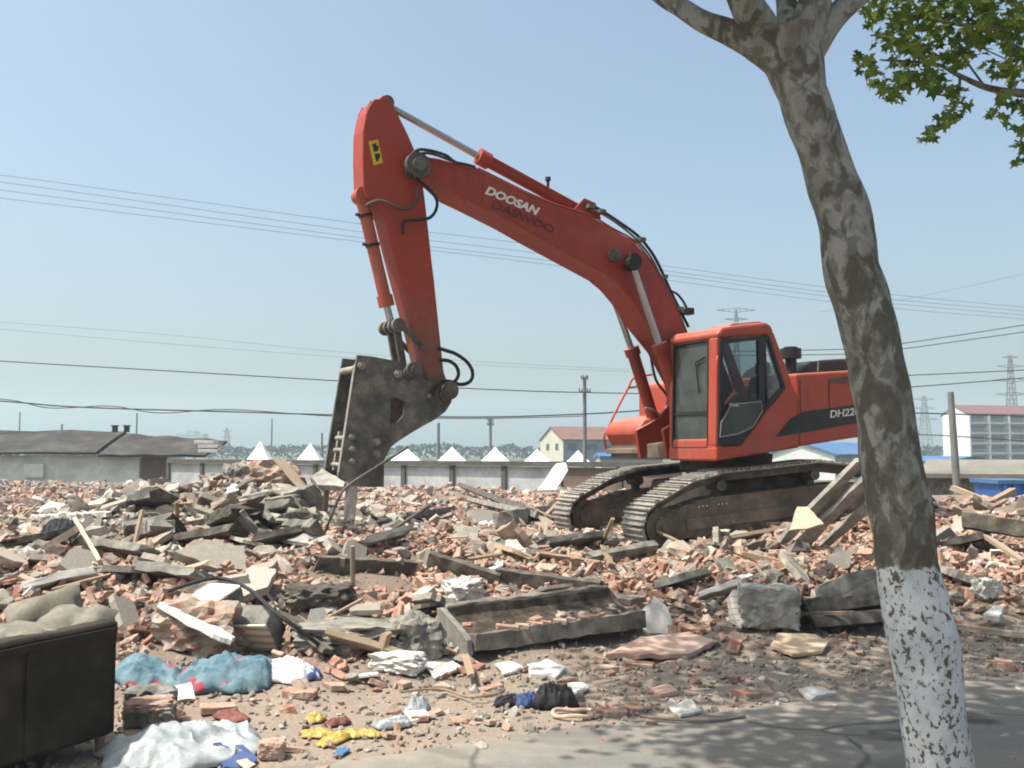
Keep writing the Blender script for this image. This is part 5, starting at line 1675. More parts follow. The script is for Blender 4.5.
mc_ = t.mix(t.ramp(wv.outputs["Fac"], [(0.35, 0.0), (0.55, 1.0)]), (0.62, 0.56, 0.43), (0.46, 0.32, 0.22))
M['striped'] = t.fin(t.mix(t.ramp(t.noise(9, 4, 0.6), [(0.5, 0.0), (0.8, 0.6)]), mc_, (0.5, 0.45, 0.37)), 0.7, 0, 0.3)

# --- concrete gutter trough in the centre
TA, TB = E(466, 655), E(638, 632)
TA.z += 0.02; TB.z += 0.04
trp = [(-0.42, 0.19), (-0.35, 0.20), (-0.33, 0.10), (-0.28, 0.07), (0.0, 0.05), (0.02, 0.13), (0.11, 0.14), (0.13, 0.0), (-0.1, -0.03), (-0.34, -0.02), (-0.40, 0.05)]
trp = [(s, u_ + max(0.0, -s) * 0.30 + 0.02) for s, u_ in trp]      # it lies tipped towards the road
trp = [(-s, u_) for s, u_ in trp]      # side axis points away from the camera for an A-to-B run to the right
ax, sd_, up = frame_of(TA, TB, 0)
if sd_.y < 0:
    trp = [(-s, u_) for s, u_ in trp]
kk[0] = 3.1
tro = thing('concrete_gutter', 'long dark concrete gutter trough lying open side up with brick bits inside', 'gutter', (TA + TB) / 2)
extr(TA, TB, trp, 0, 22, 0.014, 0.05, 3.1).build('trough', M['concrete_mid'], tro, bevel=0.006)
M['dirt'] = weathered('damp_dirt', (0.035, 0.027, 0.02), (0.065, 0.05, 0.038), (0.12, 0.095, 0.07), 9, 0.95, 0.7, 30)  # dark tone for a thin layer that paints shade inside the trough
shade_prof = [(s, u_ + max(0.0, -s) * 0.30 + 0.02) for s, u_ in ((-0.337, 0.185), (-0.318, 0.118), (-0.272, 0.088), (-0.14, 0.078), (0.0, 0.068), (0.0, 0.045), (-0.27, 0.055), (-0.345, 0.10), (-0.348, 0.185))]
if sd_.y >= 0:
    shade_prof = [(-s, u_) for s, u_ in shade_prof]
extr(TA + ax * 0.02, TB - ax * 0.03, shade_prof, 0, 22, 0.010, 0.03, 5.5).build('dirt_lining', M['dirt'], tro)
sgn = 1 if sd_.y > 0 else -1
for q, nm in ((TA, 'end_plate'),):
    m = MB(); m.prism([q + sd_ * sgn * s + up * u_ for s, u_ in ((-0.13, 0.0), (-0.11, 0.12), (-0.02, 0.17), (0.35, 0.31), (0.42, 0.30), (0.40, 0.12), (0.1, -0.03))], -ax * 0.05); m.build(nm, M['concrete'], tro, bevel=0.006)
EXC.append(((TA.x + TB.x) / 2, (TA.y + TB.y) / 2 + 0.06, (TB - TA).length / 2 + 0.02, 0.52, math.atan2(TB.y - TA.y, TB.x - TA.x)))

# --- beams
grpB = 'concrete beams fallen in the rubble'
piece('concrete_beam', 'grey concrete channel beam with pale lower lip left of the gutter trough', 'beam', E(313, 573), E(415, 579), chan(0.34, 0.10, 0.07), 80, 'concrete_dark', group=grpB)
piece('concrete_beam', 'grey channel beam ending against a second one behind the trough', 'beam', E(428, 565, .05), E(500, 588, .05), chan(0.26, 0.09, 0.06), 76, 'concrete_dark', group=grpB)
piece('concrete_beam', 'grey channel beam running down behind the right end of the trough', 'beam', E(497, 582, .1), E(602, 596, .02), chan(0.26, 0.09, 0.06), 76, 'concrete_dark', group=grpB)
piece('concrete_beam', 'upper dark concrete beam sloping down left of the far crawler track', 'beam', E(460, 487, .30), E(530, 516, .12), rectp(0.24, 0.14), 30, 'concrete_dark', group=grpB)
piece('concrete_beam', 'lower pale concrete beam beside the dark one left of the far crawler track', 'beam', E(470, 502, .12), E(540, 520, .08), rectp(0.24, 0.12), 25, 'concrete', group=grpB)
piece('concrete_beam', 'short thick beam propped against the front of the far crawler track', 'beam', E(505, 527, .06), E(557, 516, .10), rectp(0.34, 0.26), 10, 'concrete', group=grpB)
piece('concrete_beam', 'flat grey beam lying in front of the near crawler track', 'beam', E(590, 565, .04), E(655, 553, .08), chan(0.25, 0.09, 0.06), 60, 'concrete', group=grpB)
# three leaning slabs by the track, touching the ground and resting on the track
for k, (a, b, w, lab) in enumerate((((776, 550), (862, 462, 11.9), 0.11, 'leaning concrete plank nearest the track, leftmost of the three by the trunk'), ((795, 553), (878, 473, 11.8), 0.14, 'broad middle leaning concrete plank of the three by the trunk'), ((818, 552), (893, 487, 11.7), 0.10, 'lowest leaning concrete plank of the three, closest to the trunk'))):
    piece('leaning_plank', lab, 'concrete plank', E(a[0], a[1], -0.05), P(*b), chan(w + 0.02, 0.07, 0.05), 26, 'concrete_pale', group='leaning planks beside the trunk')
plate('plywood_scrap', 'tan triangular board scrap leaning before the crawler track', 'board', [P(797, 506, 11.7), P(808, 506, 11.7), P(824, 524.5, 11.4), P(806, 527, 11.3), P(789, 531, 11.3)], 0.02, 'tan_board')
piece('timber_plank', 'long pale timber plank lying in front of the near crawler track', 'timber', E(700, 547, .05), E(800, 528, .10), rectp(0.17, 0.05), 30, 'wood', 0.006)
piece('timber_plank', 'dark timber under the long pale plank by the crawler track', 'timber', E(742, 560, .05), E(806, 574, .05), rectp(0.12, 0.10), 0, 'wood', 0.006)
for k, (a, b, lab) in enumerate((((706, 536), (733, 523), 'thin pale stick nearest the idler end of the crawler track'), ((717, 536), (750, 519), 'thin pale stick second from the idler end of the crawler track'), ((602, 545), (613, 520), 'upright thin stick before the gap between the crawler tracks'))):
    piece('stick', lab, 'stick', E(a[0], a[1], .02), E(b[0], b[1], .20 if k < 2 else .5), rectp(0.045, 0.03), 0, 'wood', 0.003, 0.02, 'thin sticks before the tracks')
for k, (a, b, lab) in enumerate((((601, 545), (611, 566), 'pale split lath hanging down the pile left of the near track'), ((795, 612), (806, 572), 'pale lath standing among the bricks right of the tiled block'), ((800, 571), (838, 590), 'pale lath sloping down beside the grey slab'))):
    piece('stick', lab, 'stick', E(a[0], a[1], .05), E(b[0], b[1], .12), rectp(0.07, 0.03), 20, 'wood', 0.003, 0.02, 'pale laths in the brick pile')
# --- tiled masonry block right of centre
EXC.append((E(768, 606).x, E(768, 606).y - 0.1, 0.3, 0.3, 0)); EXC.append((E(207, 655).x, E(207, 655).y + 0.1, 0.42, 0.36, 0)); EXC.append((E(253, 655).x, E(253, 655).y, 0.2, 0.25, 0))
EXC.append((E(660, 646).x, E(660, 646).y, 0.42, 0.16, 0)); EXC.append((E(800, 642).x, E(800, 642).y, 0.25, 0.14, 0)); EXC.append((E(850, 600).x, E(850, 600).y - 0.15, 0.35, 0.3, 0)); EXC.append((E(657, 630).x, E(657, 630).y, 0.15, 0.25, 0)); EXC.append((E(365, 575).x, E(365, 575).y - 0.15, 0.5, 0.25, 0)); EXC.append((E(515, 580).x, E(515, 580).y - 0.1, 0.85, 0.2, -0.2)); EXC.append((E(150, 700).x, E(150, 700).y - 0.1, 0.18, 0.2, 0)); EXC.append((E(60, 700).x - 0.35, 5.4, 0.9, 0.9, 0))
cB = E(768, 606, 0.17); cB.z = float(H(cB.x, cB.y)) + 0.17
tb_ = thing('tiled_block', 'broken concrete block with white mosaic tiles on its left end', 'masonry block', (cB.x, cB.y, cB.z - 0.2))
lump(cB, 0.26, 0.21, 0.18, 4.0, 0.16, 0.92, R(-12)).build('block', M['concrete_pale'], tb_)
m = MB(); e = Vector((math.cos(R(-12)), math.sin(R(-12)), 0)); f_ = Vector((-e.y, e.x, 0))
m.prism([cB - e * 0.24 - f_ * 0.20 + UZ * -0.17, cB - e * 0.34 - f_ * 0.15 - UZ * 0.13, cB - e * 0.36 - f_ * 0.13 + UZ * 0.06, cB - e * 0.31 - f_ * 0.13 + UZ * 0.15, cB - e * 0.17 - f_ * 0.19 + UZ * 0.10], f_ * 0.05 + e * 0.03); m.build('tile_face', M['mosaic'], tb_)
# --- slabs right of centre
gs = E(850, 603)
plate('grey_slab', 'grey cement slab standing on edge left of the whitewashed trunk', 'slab', [P(818, 604, 9.6), P(817, 585, 9.65), P(850, 573, 9.75), P(872, 568, 9.8), P(886, 575, 9.8), P(886, 601, 9.7)], 0.045, 'concrete')
piece('concrete_beam', 'mossy concrete beam with red brick edge lying left of the whitewashed trunk', 'beam', E(800, 615, .12), E(890, 606, .12), rectp(0.20, 0.12), 20, 'concrete_dark', group=grpB)
pA, pB = E(808, 630, .05), E(900, 622, .07)
m = MB()
rings = []
axp, sdp, upp = frame_of(pA, pB, 0)
for i in range(13):
    c = pA.lerp(pB, i / 12)
    rings.append([m.bm.verts.new(c + (sdp * math.cos(a2) + upp * math.sin(a2)) * rr + Vector((0, 0, 0.01 * n3(c, 6, 2)))) for rr, angs in ((0.13, range(0, 13)), (0.105, range(12, -1, -1))) for a2 in [math.pi * q / 12 + 0.35 for q in angs]])
for a, b in zip(rings, rings[1:]):
    for j in range(26):
        m.bm.faces.new((a[j], a[(j + 1) % 26], b[(j + 1) % 26], b[j]))
m.bm.faces.new(rings[0][::-1]); m.bm.faces.new(rings[-1])
tag(m.build('half_pipe', M['concrete_dark'], smooth=True), 'dark broken half pipe lying at the foot of the mossy beam', 'pipe')
plate('tan_slab', 'flat tan board lying on the verge below the half pipe', 'slab', [E(771, 644, .06), E(778, 633, .06), E(815, 633, .06), E(829, 642, .06), E(822, 650, .05), E(792, 654, .05)], 0.03, 'tan_board')
plate('pink_slab', 'flat pinkish plaster slab lying right of the gutter trough', 'slab', [E(606, 652, .07), E(640, 637, .09), E(690, 633, .09), E(714, 640, .08), E(690, 652, .06), E(640, 657, .06)], 0.04, 'pink_slab')
plate('white_chunk', 'upright white plaster piece with a pointed top beside the trough', 'slab', [P(641, 633, 9.0), P(640, 612, 9.1), P(655, 596, 9.15), P(666, 606, 9.1), P(673, 620, 9.05), P(672, 634, 9.0)], 0.06, 'plaster')
# --- left foreground blocks
cL = E(207, 658); cL.z += 0.0
ml = thing('masonry_lump', 'lump of broken brickwork under a slanting white slab left of the trough', 'masonry lump', cL)
lump(cL + Vector((-0.12, 0.28, 0.17)), 0.36, 0.24, 0.21, 8.0, 0.45, 0.6, R(-14), 4).build('brickwork', M['brickwork'], ml)
plate('white_slab', 'white painted slab slanting across the brickwork lump', 'slab', [P(158, 603, 7.75), P(170, 601, 7.9), P(235, 637, 7.5), P(232, 641, 7.35), P(213, 632, 7.35)], 0.04, 'plaster')
cq = E(222, 632)
bl_ = thing('tiled_pillar_piece', 'square pillar piece with pale mosaic top behind the slanting white slab', 'masonry block', cq)
for nm, mt, ofs, dims in (('core', 'concrete', 0.16, (0.16, 0.15, 0.15)), ('tile_face', 'mosaic', 0.325, (0.165, 0.155, 0.012))):
    e = Vector((0.90, -0.42, 0.0)); f_ = Vector((0.40, 0.86, 0.30)).normalized(); e = (e - f_ * e.dot(f_)).normalized(); h_ = e.cross(f_)
    m = MB(); m.box(cq + h_ * ofs + UZ * 0.02, e * dims[0], f_ * dims[1], h_ * dims[2]); m.build(nm, M[mt], bl_, bevel=0.012)
cs = E(253, 655)
sb_ = thing('striped_tile_block', 'block with cream and brown striped tile front beside the teal bedding', 'masonry block', cs)
e = Vector((0.96, -0.25, 0.05)).normalized(); h_ = Vector((-0.10, -0.62, 0.78)).normalized(); h_ = (h_ - e * h_.dot(e)).normalized(); f_ = h_.cross(e)
m = MB(); m.box(cs + UZ * 0.14 + f_ * 0.10, e * 0.16, f_ * 0.10, h_ * 0.14); m.build('core', M['concrete'], sb_, bevel=0.012)
m = MB(); m.box(cs + UZ * 0.14 - f_ * 0.012, e * 0.162, f_ * 0.010, h_ * 0.142); m.build('tile_face', M['striped'], sb_, bevel=0.004)
piece('grey_plank', 'dark grey grooved plank sloping down right of the striped tile block', 'concrete plank', E(285, 618, .20), E(330, 655, .04), chan(0.20, 0.05, 0.04), 20, 'concrete_dark')
piece('timber_plank', 'pale timber with a bent end lying left of the trough', 'timber', E(325, 636, .16), E(398, 657, .06), rectp(0.12, 0.05), 30, 'wood', 0.006)
piece('timber_plank', 'short upright timber offcut at the left end of the trough', 'timber', E(383, 657, .04), E(389, 635, .20), rectp(0.07, 0.05), 0, 'wood', 0.006)
lo = lump(E(350, 633, .07), 0.42, 0.3, 0.09, 15.0, 0.35, 0.7, 0.1).build('mortar_slab', M['concrete'])
tag(lo, 'pale grey mortar slab lying level left of the trough', 'slab')
lo = lump(E(415, 640, .12), 0.20, 0.2, 0.19, 17.0, 0.45, 0.55, 0.4).build('concrete_boulder', M['concrete']); tag(lo, 'tall grey concrete boulder touching the left end of the trough', 'boulder')
lo = lump(E(398, 662, .05), 0.20, 0.13, 0.075, 19.0, 0.3, 0.7, -0.2).build('white_faced_chunk', M['plaster']); tag(lo, 'white faced brick chunk lying below the tall concrete boulder', 'boulder')
lo = lump(E(318, 600, .10), 0.30, 0.2, 0.13, 20.0, 0.5, 0.5, 0.3).build('concrete_boulder', M['concrete_dark']); tag(lo, 'dark rounded concrete boulder below the first channel beam', 'boulder')
lo = lump(E(462, 590, .08), 0.20, 0.16, 0.10, 23.0, 0.5, 0.5, 0.7).build('concrete_boulder', M['plaster']); tag(lo, 'pale rounded plaster boulder above the trough', 'boulder')
lo = lump(E(150, 706, .11), 0.15, 0.12, 0.115, 22.0, 0.3, 0.75, 0.2, 4).build('capped_chunk', M['concrete']); tag(lo, 'grey concrete lump with a brick red top beside the sofa', 'boulder')
lo2 = lump(E(150, 704, .215), 0.135, 0.105, 0.028, 25.0, 0.3, 0.7, 0.2).build('brick_cap', M['brick']); lo2.parent = lo; lo2.matrix_parent_inverse = Matrix.Translation(-lo.location)
plate('tan_slab', 'small beige tile standing behind the capped concrete lump', 'slab', [P(170, 702, 6.75), P(168, 687, 6.8), P(190, 682, 6.85), P(196, 699, 6.75)], 0.03, 'tile')
lo = lump(E(272, 749, .05), 0.075, 0.06, 0.055, 28.0, 0.2, 0.6, 0.2).build('brick_lump', M['brick']); tag(lo, 'rounded brown brick lump beside the blue board', 'brick')

# --- left rear heap of slabs
grpS = 'broken slabs in the left rear heap'
gS = lambda px, py, l=0.0: E(px, py, l)
plate('floor_slab', 'broad grey slab sagging across the top of the left heap', 'slab', [P(205, 500, 14.4), P(262, 503, 14.0), P(300, 494, 14.0), P(308, 487, 14.4), P(280, 484, 14.9), P(240, 494, 14.9)], 0.16, 'concrete', grpS)
plate('floor_slab', 'upright thin board sticking up from the left heap before the wall', 'slab', [P(272, 458, 15.2), P(284, 459, 15.2), P(306, 484, 15.0), P(297, 487, 15.0)], 0.05, 'wood', grpS)
plate('floor_slab', 'long pale slab slanting at the left end of the heap', 'slab', [P(120, 524, 13.6), P(178, 504, 14.2), P(186, 508, 14.1), P(130, 531, 13.4)], 0.10, 'concrete', grpS)
plate('floor_slab', 'mossy pale slab lying below the long slanting one', 'slab', [P(150, 527, 13.0), P(195, 508, 13.6), P(206, 516, 13.2), P(165, 536, 12.7)], 0.12, 'concrete', grpS)
plate('floor_slab', 'dark tilted slab high at the back of the left heap', 'slab', [P(190, 490, 15.6), P(228, 476, 15.8), P(234, 481, 15.4), P(200, 499, 15.2)], 0.14, 'concrete_dark', grpS)
lo = lump(P(268, 485, 15.6), 0.50, 0.4, 0.34, 31.0, 0.5, 0.55, 0.2, 4).build('brickwork_mass', M['brickwork']); tag(lo, 'jagged mass of broken brickwork crowning the left heap', 'masonry lump')
lo = lump(P(240, 484, 15.4), 0.24, 0.24, 0.30, 33.0, 0.5, 0.5, 0.5, 4).build('brickwork_mass', M['concrete']); tag(lo, 'upright concrete lump left of the brickwork mass on the heap', 'masonry lump')
lo = lump(P(218, 520, 13.6), 0.38, 0.3, 0.28, 35.0, 0.5, 0.5, 0.1, 4).build('brickwork_mass', M['brickwork']); tag(lo, 'brickwork lump on the near slope of the left heap', 'masonry lump')
plate('plaster_sheet', 'white plaster sheet lying on the flat rubble at far left', 'slab', [E(30, 512, .1), E(50, 503, .2), E(105, 508, .2), E(112, 514, .1), E(70, 516, .1)], 0.05, 'plaster')
piece('timber_plank', 'yellowish plank standing askew in the left rubble', 'timber', E(75, 524, .35), E(100, 566, .04), rectp(0.17, 0.04), 60, 'tan_board', 0.006)
piece('timber_plank', 'thin timber leaning away left of the yellowish plank', 'timber', E(30, 530, .10), E(55, 552, .04), rectp(0.08, 0.05), 10, 'wood', 0.006)
_rh = random.Random(5)
for k in range(26):
    px, py = _rh.uniform(128, 312), _rh.uniform(482, 540)
    ln = _rh.uniform(22, 52); an = _rh.uniform(-0.5, 0.35)
    a_, b_ = E(px - ln / 2, py, _rh.uniform(0.0, 0.12)), E(px + ln / 2, py, _rh.uniform(0.05, 0.3))
    b_ = a_ + (b_ - a_).normalized() * min((b_ - a_).length, 1.1) + UZ * an * 0.4
    mt = _rh.choice(('concrete_dark', 'concrete_dark', 'concrete', 'concrete_pale', 'breaker'))
    piece('heap_slab', 'jagged grey slab in the tangled heap left of the breaker', 'slab', a_, b_, rectp(_rh.uniform(.12, .42), _rh.uniform(.05, .14)), _rh.uniform(-20, 65), mt, 0.02, 0.12, 'jagged slabs of the left heap')
# arched window fragment
m = MB()
cA_ = P(150, 538, 12.4); arcp = [cA_ + Vector((0.34 * math.cos(R(a_)), 0.03 * math.sin(R(a_ * 2)), 0.30 * math.sin(R(a_)))) for a_ in range(-20, 170, 10)]
m.tube(arcp, 0.022, 8); tag(m.build('bent_hoop', M['steel_dirty'], smooth=True), 'bent dark metal hoop standing in the left rubble', 'hoop')
plate('floor_slab', 'grey green panel framed by the bent hoop', 'slab', [P(138, 545, 12.6), P(140, 528, 12.7), P(162, 527, 12.7), P(172, 545, 12.5)], 0.05, 'concrete', grpS)
# white leaning sheet between tents and track
plate('white_sheet', 'white board leaning upright left of the far crawler track', 'board', [P(537, 490, 19.0), P(556, 464, 19.8), P(566, 462, 19.8), P(568, 470, 19.6), P(556, 490, 19.0)], 0.03, 'plaster')
# slab caught under the breaker
plate('pale_slab', 'pale broken slab caught against the breaker foot', 'slab', [P(309, 475, 11.7), P(322, 470, 11.9), P(345, 480, 11.5), P(343, 487, 11.4), P(318, 485, 11.5)], 0.07, 'concrete_pale')
piece('steel_post', 'short rusty post standing under the pale slab by the breaker', 'post', E(325, 520, -.05), P(327, 487, 11.55), rectp(0.06, 0.06), 0, 'steel_dirty', 0.003, 0.01)
# right of the tree
grpR = 'timbers in the right hand rubble'
piece('timber_plank', 'long plank slanting down in the rubble right of the trunk', 'timber', P(984, 537, 12.5), E(1022, 563, .05), rectp(0.09, 0.05), 0, 'wood', 0.005, group=grpR)
plate('grey_slab', 'grey slab propped by a slanting plank right of the trunk', 'slab', [P(966, 560, 12.6), P(983, 539, 12.8), P(1008, 556, 12.7), P(1010, 566, 12.6)], 0.05, 'concrete')
piece('timber_plank', 'pale timber lying along the top of the right hand rubble before the skip', 'timber', P(951, 490, 19.0), P(990, 505, 18.5), rectp(0.14, 0.10), 0, 'wood', 0.006, group=grpR)
piece('timber_plank', 'pale timber rising to the right before the blue skip', 'timber', P(988, 507, 18.4), P(1014, 493, 18.8), rectp(0.14, 0.10), 0, 'wood', 0.006, group=grpR)
plate('painted_panel', 'cream and rust painted panel standing in the right hand rubble', 'panel', [P(956, 518, 16.0), P(958, 510, 16.1), P(990, 510, 16.1), P(990, 518, 16.0)], 0.06, 'striped')
plate('painted_panel', 'white tiled panel standing at the right edge rubble', 'panel', [P(992, 519, 15.8), P(993, 511, 15.9), P(1030, 512, 15.9), P(1030, 522, 15.8)], 0.06, 'mosaic')
piece('concrete_beam', 'dark beam lying below the painted panels right of the trunk', 'beam', E(962, 528, .25), E(1040, 540, .25), rectp(0.22, 0.20), 10, 'concrete_dark', group=grpB)
lo = lump(E(986, 588, .12), 0.13, 0.11, 0.10, 41.0, 0.4, 0.6, 0.3).build('white_chunk', M['plaster']); tag(lo, 'bright white plaster lump in the bricks right of the trunk', 'boulder')
plate('tan_slab', 'pale flat stone in the bricks below the bright white lump', 'slab', [E(982, 614, .12), E(994, 605, .16), E(1004, 606, .16), E(1000, 617, .12)], 0.05, 'tile')
piece('steel_bar', 'thin rusty bar lying along the rubble edge right of the trunk', 'bar', E(950, 629, .04), E(1024, 638, .05), rectp(0.06, 0.05), 0, 'brickwork', 0.004, 0.02)

for k, (pts, mt, th, lab) in enumerate((
        ([(421, 664), (447, 656), (462, 668), (436, 677)], 'mosaic', .02, 'white ribbed tile lying below the tall concrete boulder'),
        ([(494, 664), (512, 660), (523, 668), (504, 673)], 'tile', .02, 'white square tile lying below the middle of the trough'),
        ([(526, 664), (548, 659), (566, 667), (556, 676), (530, 674)], 'plaster', .05, 'white faced lump lying below the right half of the trough'),
        ([(567, 684), (580, 681), (590, 687), (576, 692)], 'tile', .02, 'small white tile just right of the black bag'),
        ([(668, 706), (690, 700), (703, 710), (680, 716)], 'tile', .02, 'white board piece with stains at the road edge'),
        ([(800, 690), (822, 686), (836, 692), (812, 698)], 'tile', .03, 'white slab bit lying at the road edge left of the trunk'),
        ([(404, 712), (412, 702), (426, 705), (428, 716), (412, 719)], 'tile', .02, 'torn white card beside the crumpled white paper'),
        ([(650, 688), (668, 684), (678, 690), (660, 694)], 'pink_slab', .03, 'pinkish shard lying in the tree shade on the verge'))):
    plate('tile_piece' if mt in ('tile', 'mosaic') else 'plaster_piece', lab, 'tile' if mt in ('tile', 'mosaic') else 'plaster', [E(x, y, .035) for x, y in pts], th, mt, 'pale pieces on the verge')
for k, (x, y, rz_, v, s_, lab) in enumerate(((218, 712, .4, 0, .9, 'whole red brick behind the white plastic sheet'), (300, 697, -.2, 7, .95, 'long red brick half buried below the pale cloth'), (330, 690, .3, 2, .8, 'red brick end right of the half buried long brick'), (400, 688, 1.1, 4, .8, 'red brick stack piece below the white faced chunk'), (440, 690, .1, 5, .9, 'reddish brick below the ribbed tile'), (605, 672, .2, 7, .95, 'red brick below the right end of the trough'), (640, 668, -.3, 0, .9, 'second red brick below the pink slab'), (612, 716, -.1, 7, .9, 'brick at the road edge right of the rope loop'), (632, 713, .5, 3, .8, 'brick bit touching the road edge brick'), (742, 698, .3, 2, .9, 'dark red brick in the shade at the road edge'), (765, 694, -.4, 5, .8, 'second dark red brick in the shade at the road edge'), (905, 678, .2, 0, .9, 'brick just left of the whitewashed trunk'), (1005, 668, 1.2, 0, 1.1, 'upright brick stub at the right edge of the verge'))):
    LATE.append((x, y, rz_, v, s_, lab))

# more slabs and boards lying about the left rubble and the heap
_rs = random.Random(77)
for k, (x0, y0, x1, y1, w, h_, rl_, mt, lab) in enumerate((
        (5, 548, 62, 536, .30, .07, 15, 'concrete_dark', 'dark grey slab lying at the far left edge of the rubble'),
        (92, 548, 150, 556, .26, .08, 25, 'concrete', 'grey slab lying right of the yellowish plank'),
        (185, 545, 240, 536, .34, .08, 20, 'concrete_dark', 'dark slab tilted below the left heap'),
        (228, 522, 292, 512, .40, .10, 28, 'concrete', 'pale slab sliding off the near side of the left heap'),
        (255, 545, 312, 534, .24, .08, 30, 'concrete_dark', 'narrow dark slab between the left heap and the breaker'),
        (362, 548, 408, 535, .26, .09, 22, 'concrete', 'grey slab lying right of the breaker chisel'),
        (400, 522, 450, 512, .28, .10, 20, 'concrete_dark', 'dark slab lying beyond the thin bent rod'),
        (540, 548, 598, 540, .26, .08, 30, 'concrete', 'slab lying below the gap between the tracks'),
        (30, 590, 92, 578, .26, .07, 20, 'plaster', 'long pale slab behind the sofa cushions'),
        (140, 573, 196, 580, .22, .09, 25, 'concrete', 'short grey slab under the arching cable'),
        (655, 590, 706, 577, .22, .07, 25, 'concrete', 'small slab in the brick pile above the pointed white piece'),
        (700, 600, 742, 586, .18, .06, 25, 'plaster', 'pale slab lying left of the tiled block'),
        (945, 575, 985, 590, .22, .08, 25, 'concrete', 'grey slab in the bricks close right of the trunk'),
        (942, 548, 985, 540, .26, .09, 20, 'concrete_dark', 'dark slab behind the grey slab right of the trunk'),
        (620, 530, 662, 545, .16, .05, 30, 'wood', 'brown board before the idler end of the near track'),
        (470, 545, 520, 556, .20, .06, 25, 'wood', 'brown board lying above the middle channel beams'))):
    piece('flat_slab' if mt != 'wood' else 'timber_plank', lab, 'slab' if mt != 'wood' else 'timber', E(x0, y0, .06), E(x1, y1, .12), rectp(w, h_), rl_, mt, 0.014, 0.09, group='slabs and boards strewn over the rubble')

# --- sofa at lower left
M['sofa'] = weathered('dark_upholstery', (0.022, 0.018, 0.012), (0.042, 0.034, 0.022), (0.065, 0.055, 0.036), 2.2, 0.85, 0.2, 60)
M['cushion'] = weathered('faded_cushion', (0.13, 0.115, 0.09), (0.20, 0.18, 0.145), (0.27, 0.245, 0.20), 4, 0.9, 0.4, 30)
sc_ = P(119, 617, 5.8); sc_.z = 0
e1 = Vector((-0.395, -0.919, 0)); inn_ = Vector((-0.919, 0.395, 0))
sofa = thing('sofa', 'dark brown discarded sofa seen from behind, faded cushions piled on it', 'sofa', sc_ + e1 * 0.9 + inn_ * 0.4)


def sbox(u0, u1, v0, v1, z0, z1, lean=0.0):
    m = MB()
    c = sc_ + e1 * ((u0 + u1) / 2) + inn_ * ((v0 + v1) / 2) + UZ * ((z0 + z1) / 2)
    m.box(c, e1 * ((u1 - u0) / 2), inn_ * ((v1 - v0) / 2), UZ * ((z1 - z0) / 2))
    bmesh.ops.subdivide_edges(m.bm, edges=m.bm.edges[:], cuts=5, use_grid_fill=True)
    for v in m.bm.verts:
        v.co += Vector((n3(v.co, 3, 1), n3(v.co, 3, 5), n3(v.co, 3, 9))) * 0.022
    return m


sbox(0.0, 1.9, 0.0, 0.16, 0.10, 0.735).build('backrest', M['sofa'], sofa, smooth=True, bevel=0.03)
sbox(0.0, 0.18, 0.165, 0.85, 0.10, 0.60).build('armrest', M['sofa'], sofa, smooth=True, bevel=0.03)
sbox(1.72, 1.9, 0.165, 0.85, 0.10, 0.60).build('armrest', M['sofa'], sofa, smooth=True, bevel=0.03)
sbox(0.19, 1.71, 0.165, 0.80, 0.10, 0.30).build('seat_base', M['sofa'], sofa, smooth=True, bevel=0.02)
sbox(0.19, 1.71, 0.17, 0.84, 0.305, 0.45).build('seat', M['sofa'], sofa, smooth=True, bevel=0.04)
sbox(0.02, 1.88, -0.012, 0.005, 0.66, 0.70).build('top_seam', M['sofa'], sofa, bevel=0.006)
for u_ in (0.03, 0.62, 1.24):
    m = MB(); m.tube([sc_ + e1 * u_ + inn_ * -0.001 + UZ * (0.12 + 0.06 * q) + Vector((0, 0, 0)) for q in range(11)], 0.009, 6); m.build('piping', M['sofa'], sofa, smooth=True)
for u, v in ((0.06, 0.06), (1.84, 0.06), (0.06, 0.78), (1.84, 0.78)):
    MB().tube([sc_ + e1 * u + inn_ * v, sc_ + e1 * u + inn_ * v + UZ * 0.11], [0.022, 0.03], 10).build('foot', M['wood'], sofa)


def cushion(c, X, Y, hx, hy, th, label, k):
    X = Vector(X).normalized(); Y = Vector(Y); Y = (Y - X * Y.dot(X)).normalized(); N = X.cross(Y)
    m = MB(); n = 12
    for sgn_ in (1, -1):
        gr = []
        for i in range(n + 1):
            for j in range(n + 1):
                a, b = -1 + 2 * i / n, -1 + 2 * j / n
                h = th * ((1 - a ** 4) * (1 - b ** 4)) ** 0.5
                pc = 1 - 0.07 * (1 - abs(a)) * abs(b) ** 3
                pq = 1 - 0.07 * (1 - abs(b)) * abs(a) ** 3
                p = Vector(c) + X * a * hx * pq + Y * b * hy * pc + N * sgn_ * h
                p += N * (0.03 * n3(p, 6, k) - 0.035 * max(0.0, 0.12 - abs(n3(p, 4.0, k + 7))) / 0.12)
                gr.append(m.bm.verts.new(p))
        for i in range(n):
            for j in range(n):
                q = i * (n + 1) + j
                m.bm.faces.new((gr[q], gr[q + 1], gr[q + n + 2], gr[q + n + 1]))
    bmesh.ops.remove_doubles(m.bm, verts=m.bm.verts[:], dist=0.012)
    return tag(m.build('cushion', M['cushion'], smooth=True), label, 'cushion', 'faded cushions on the sofa')


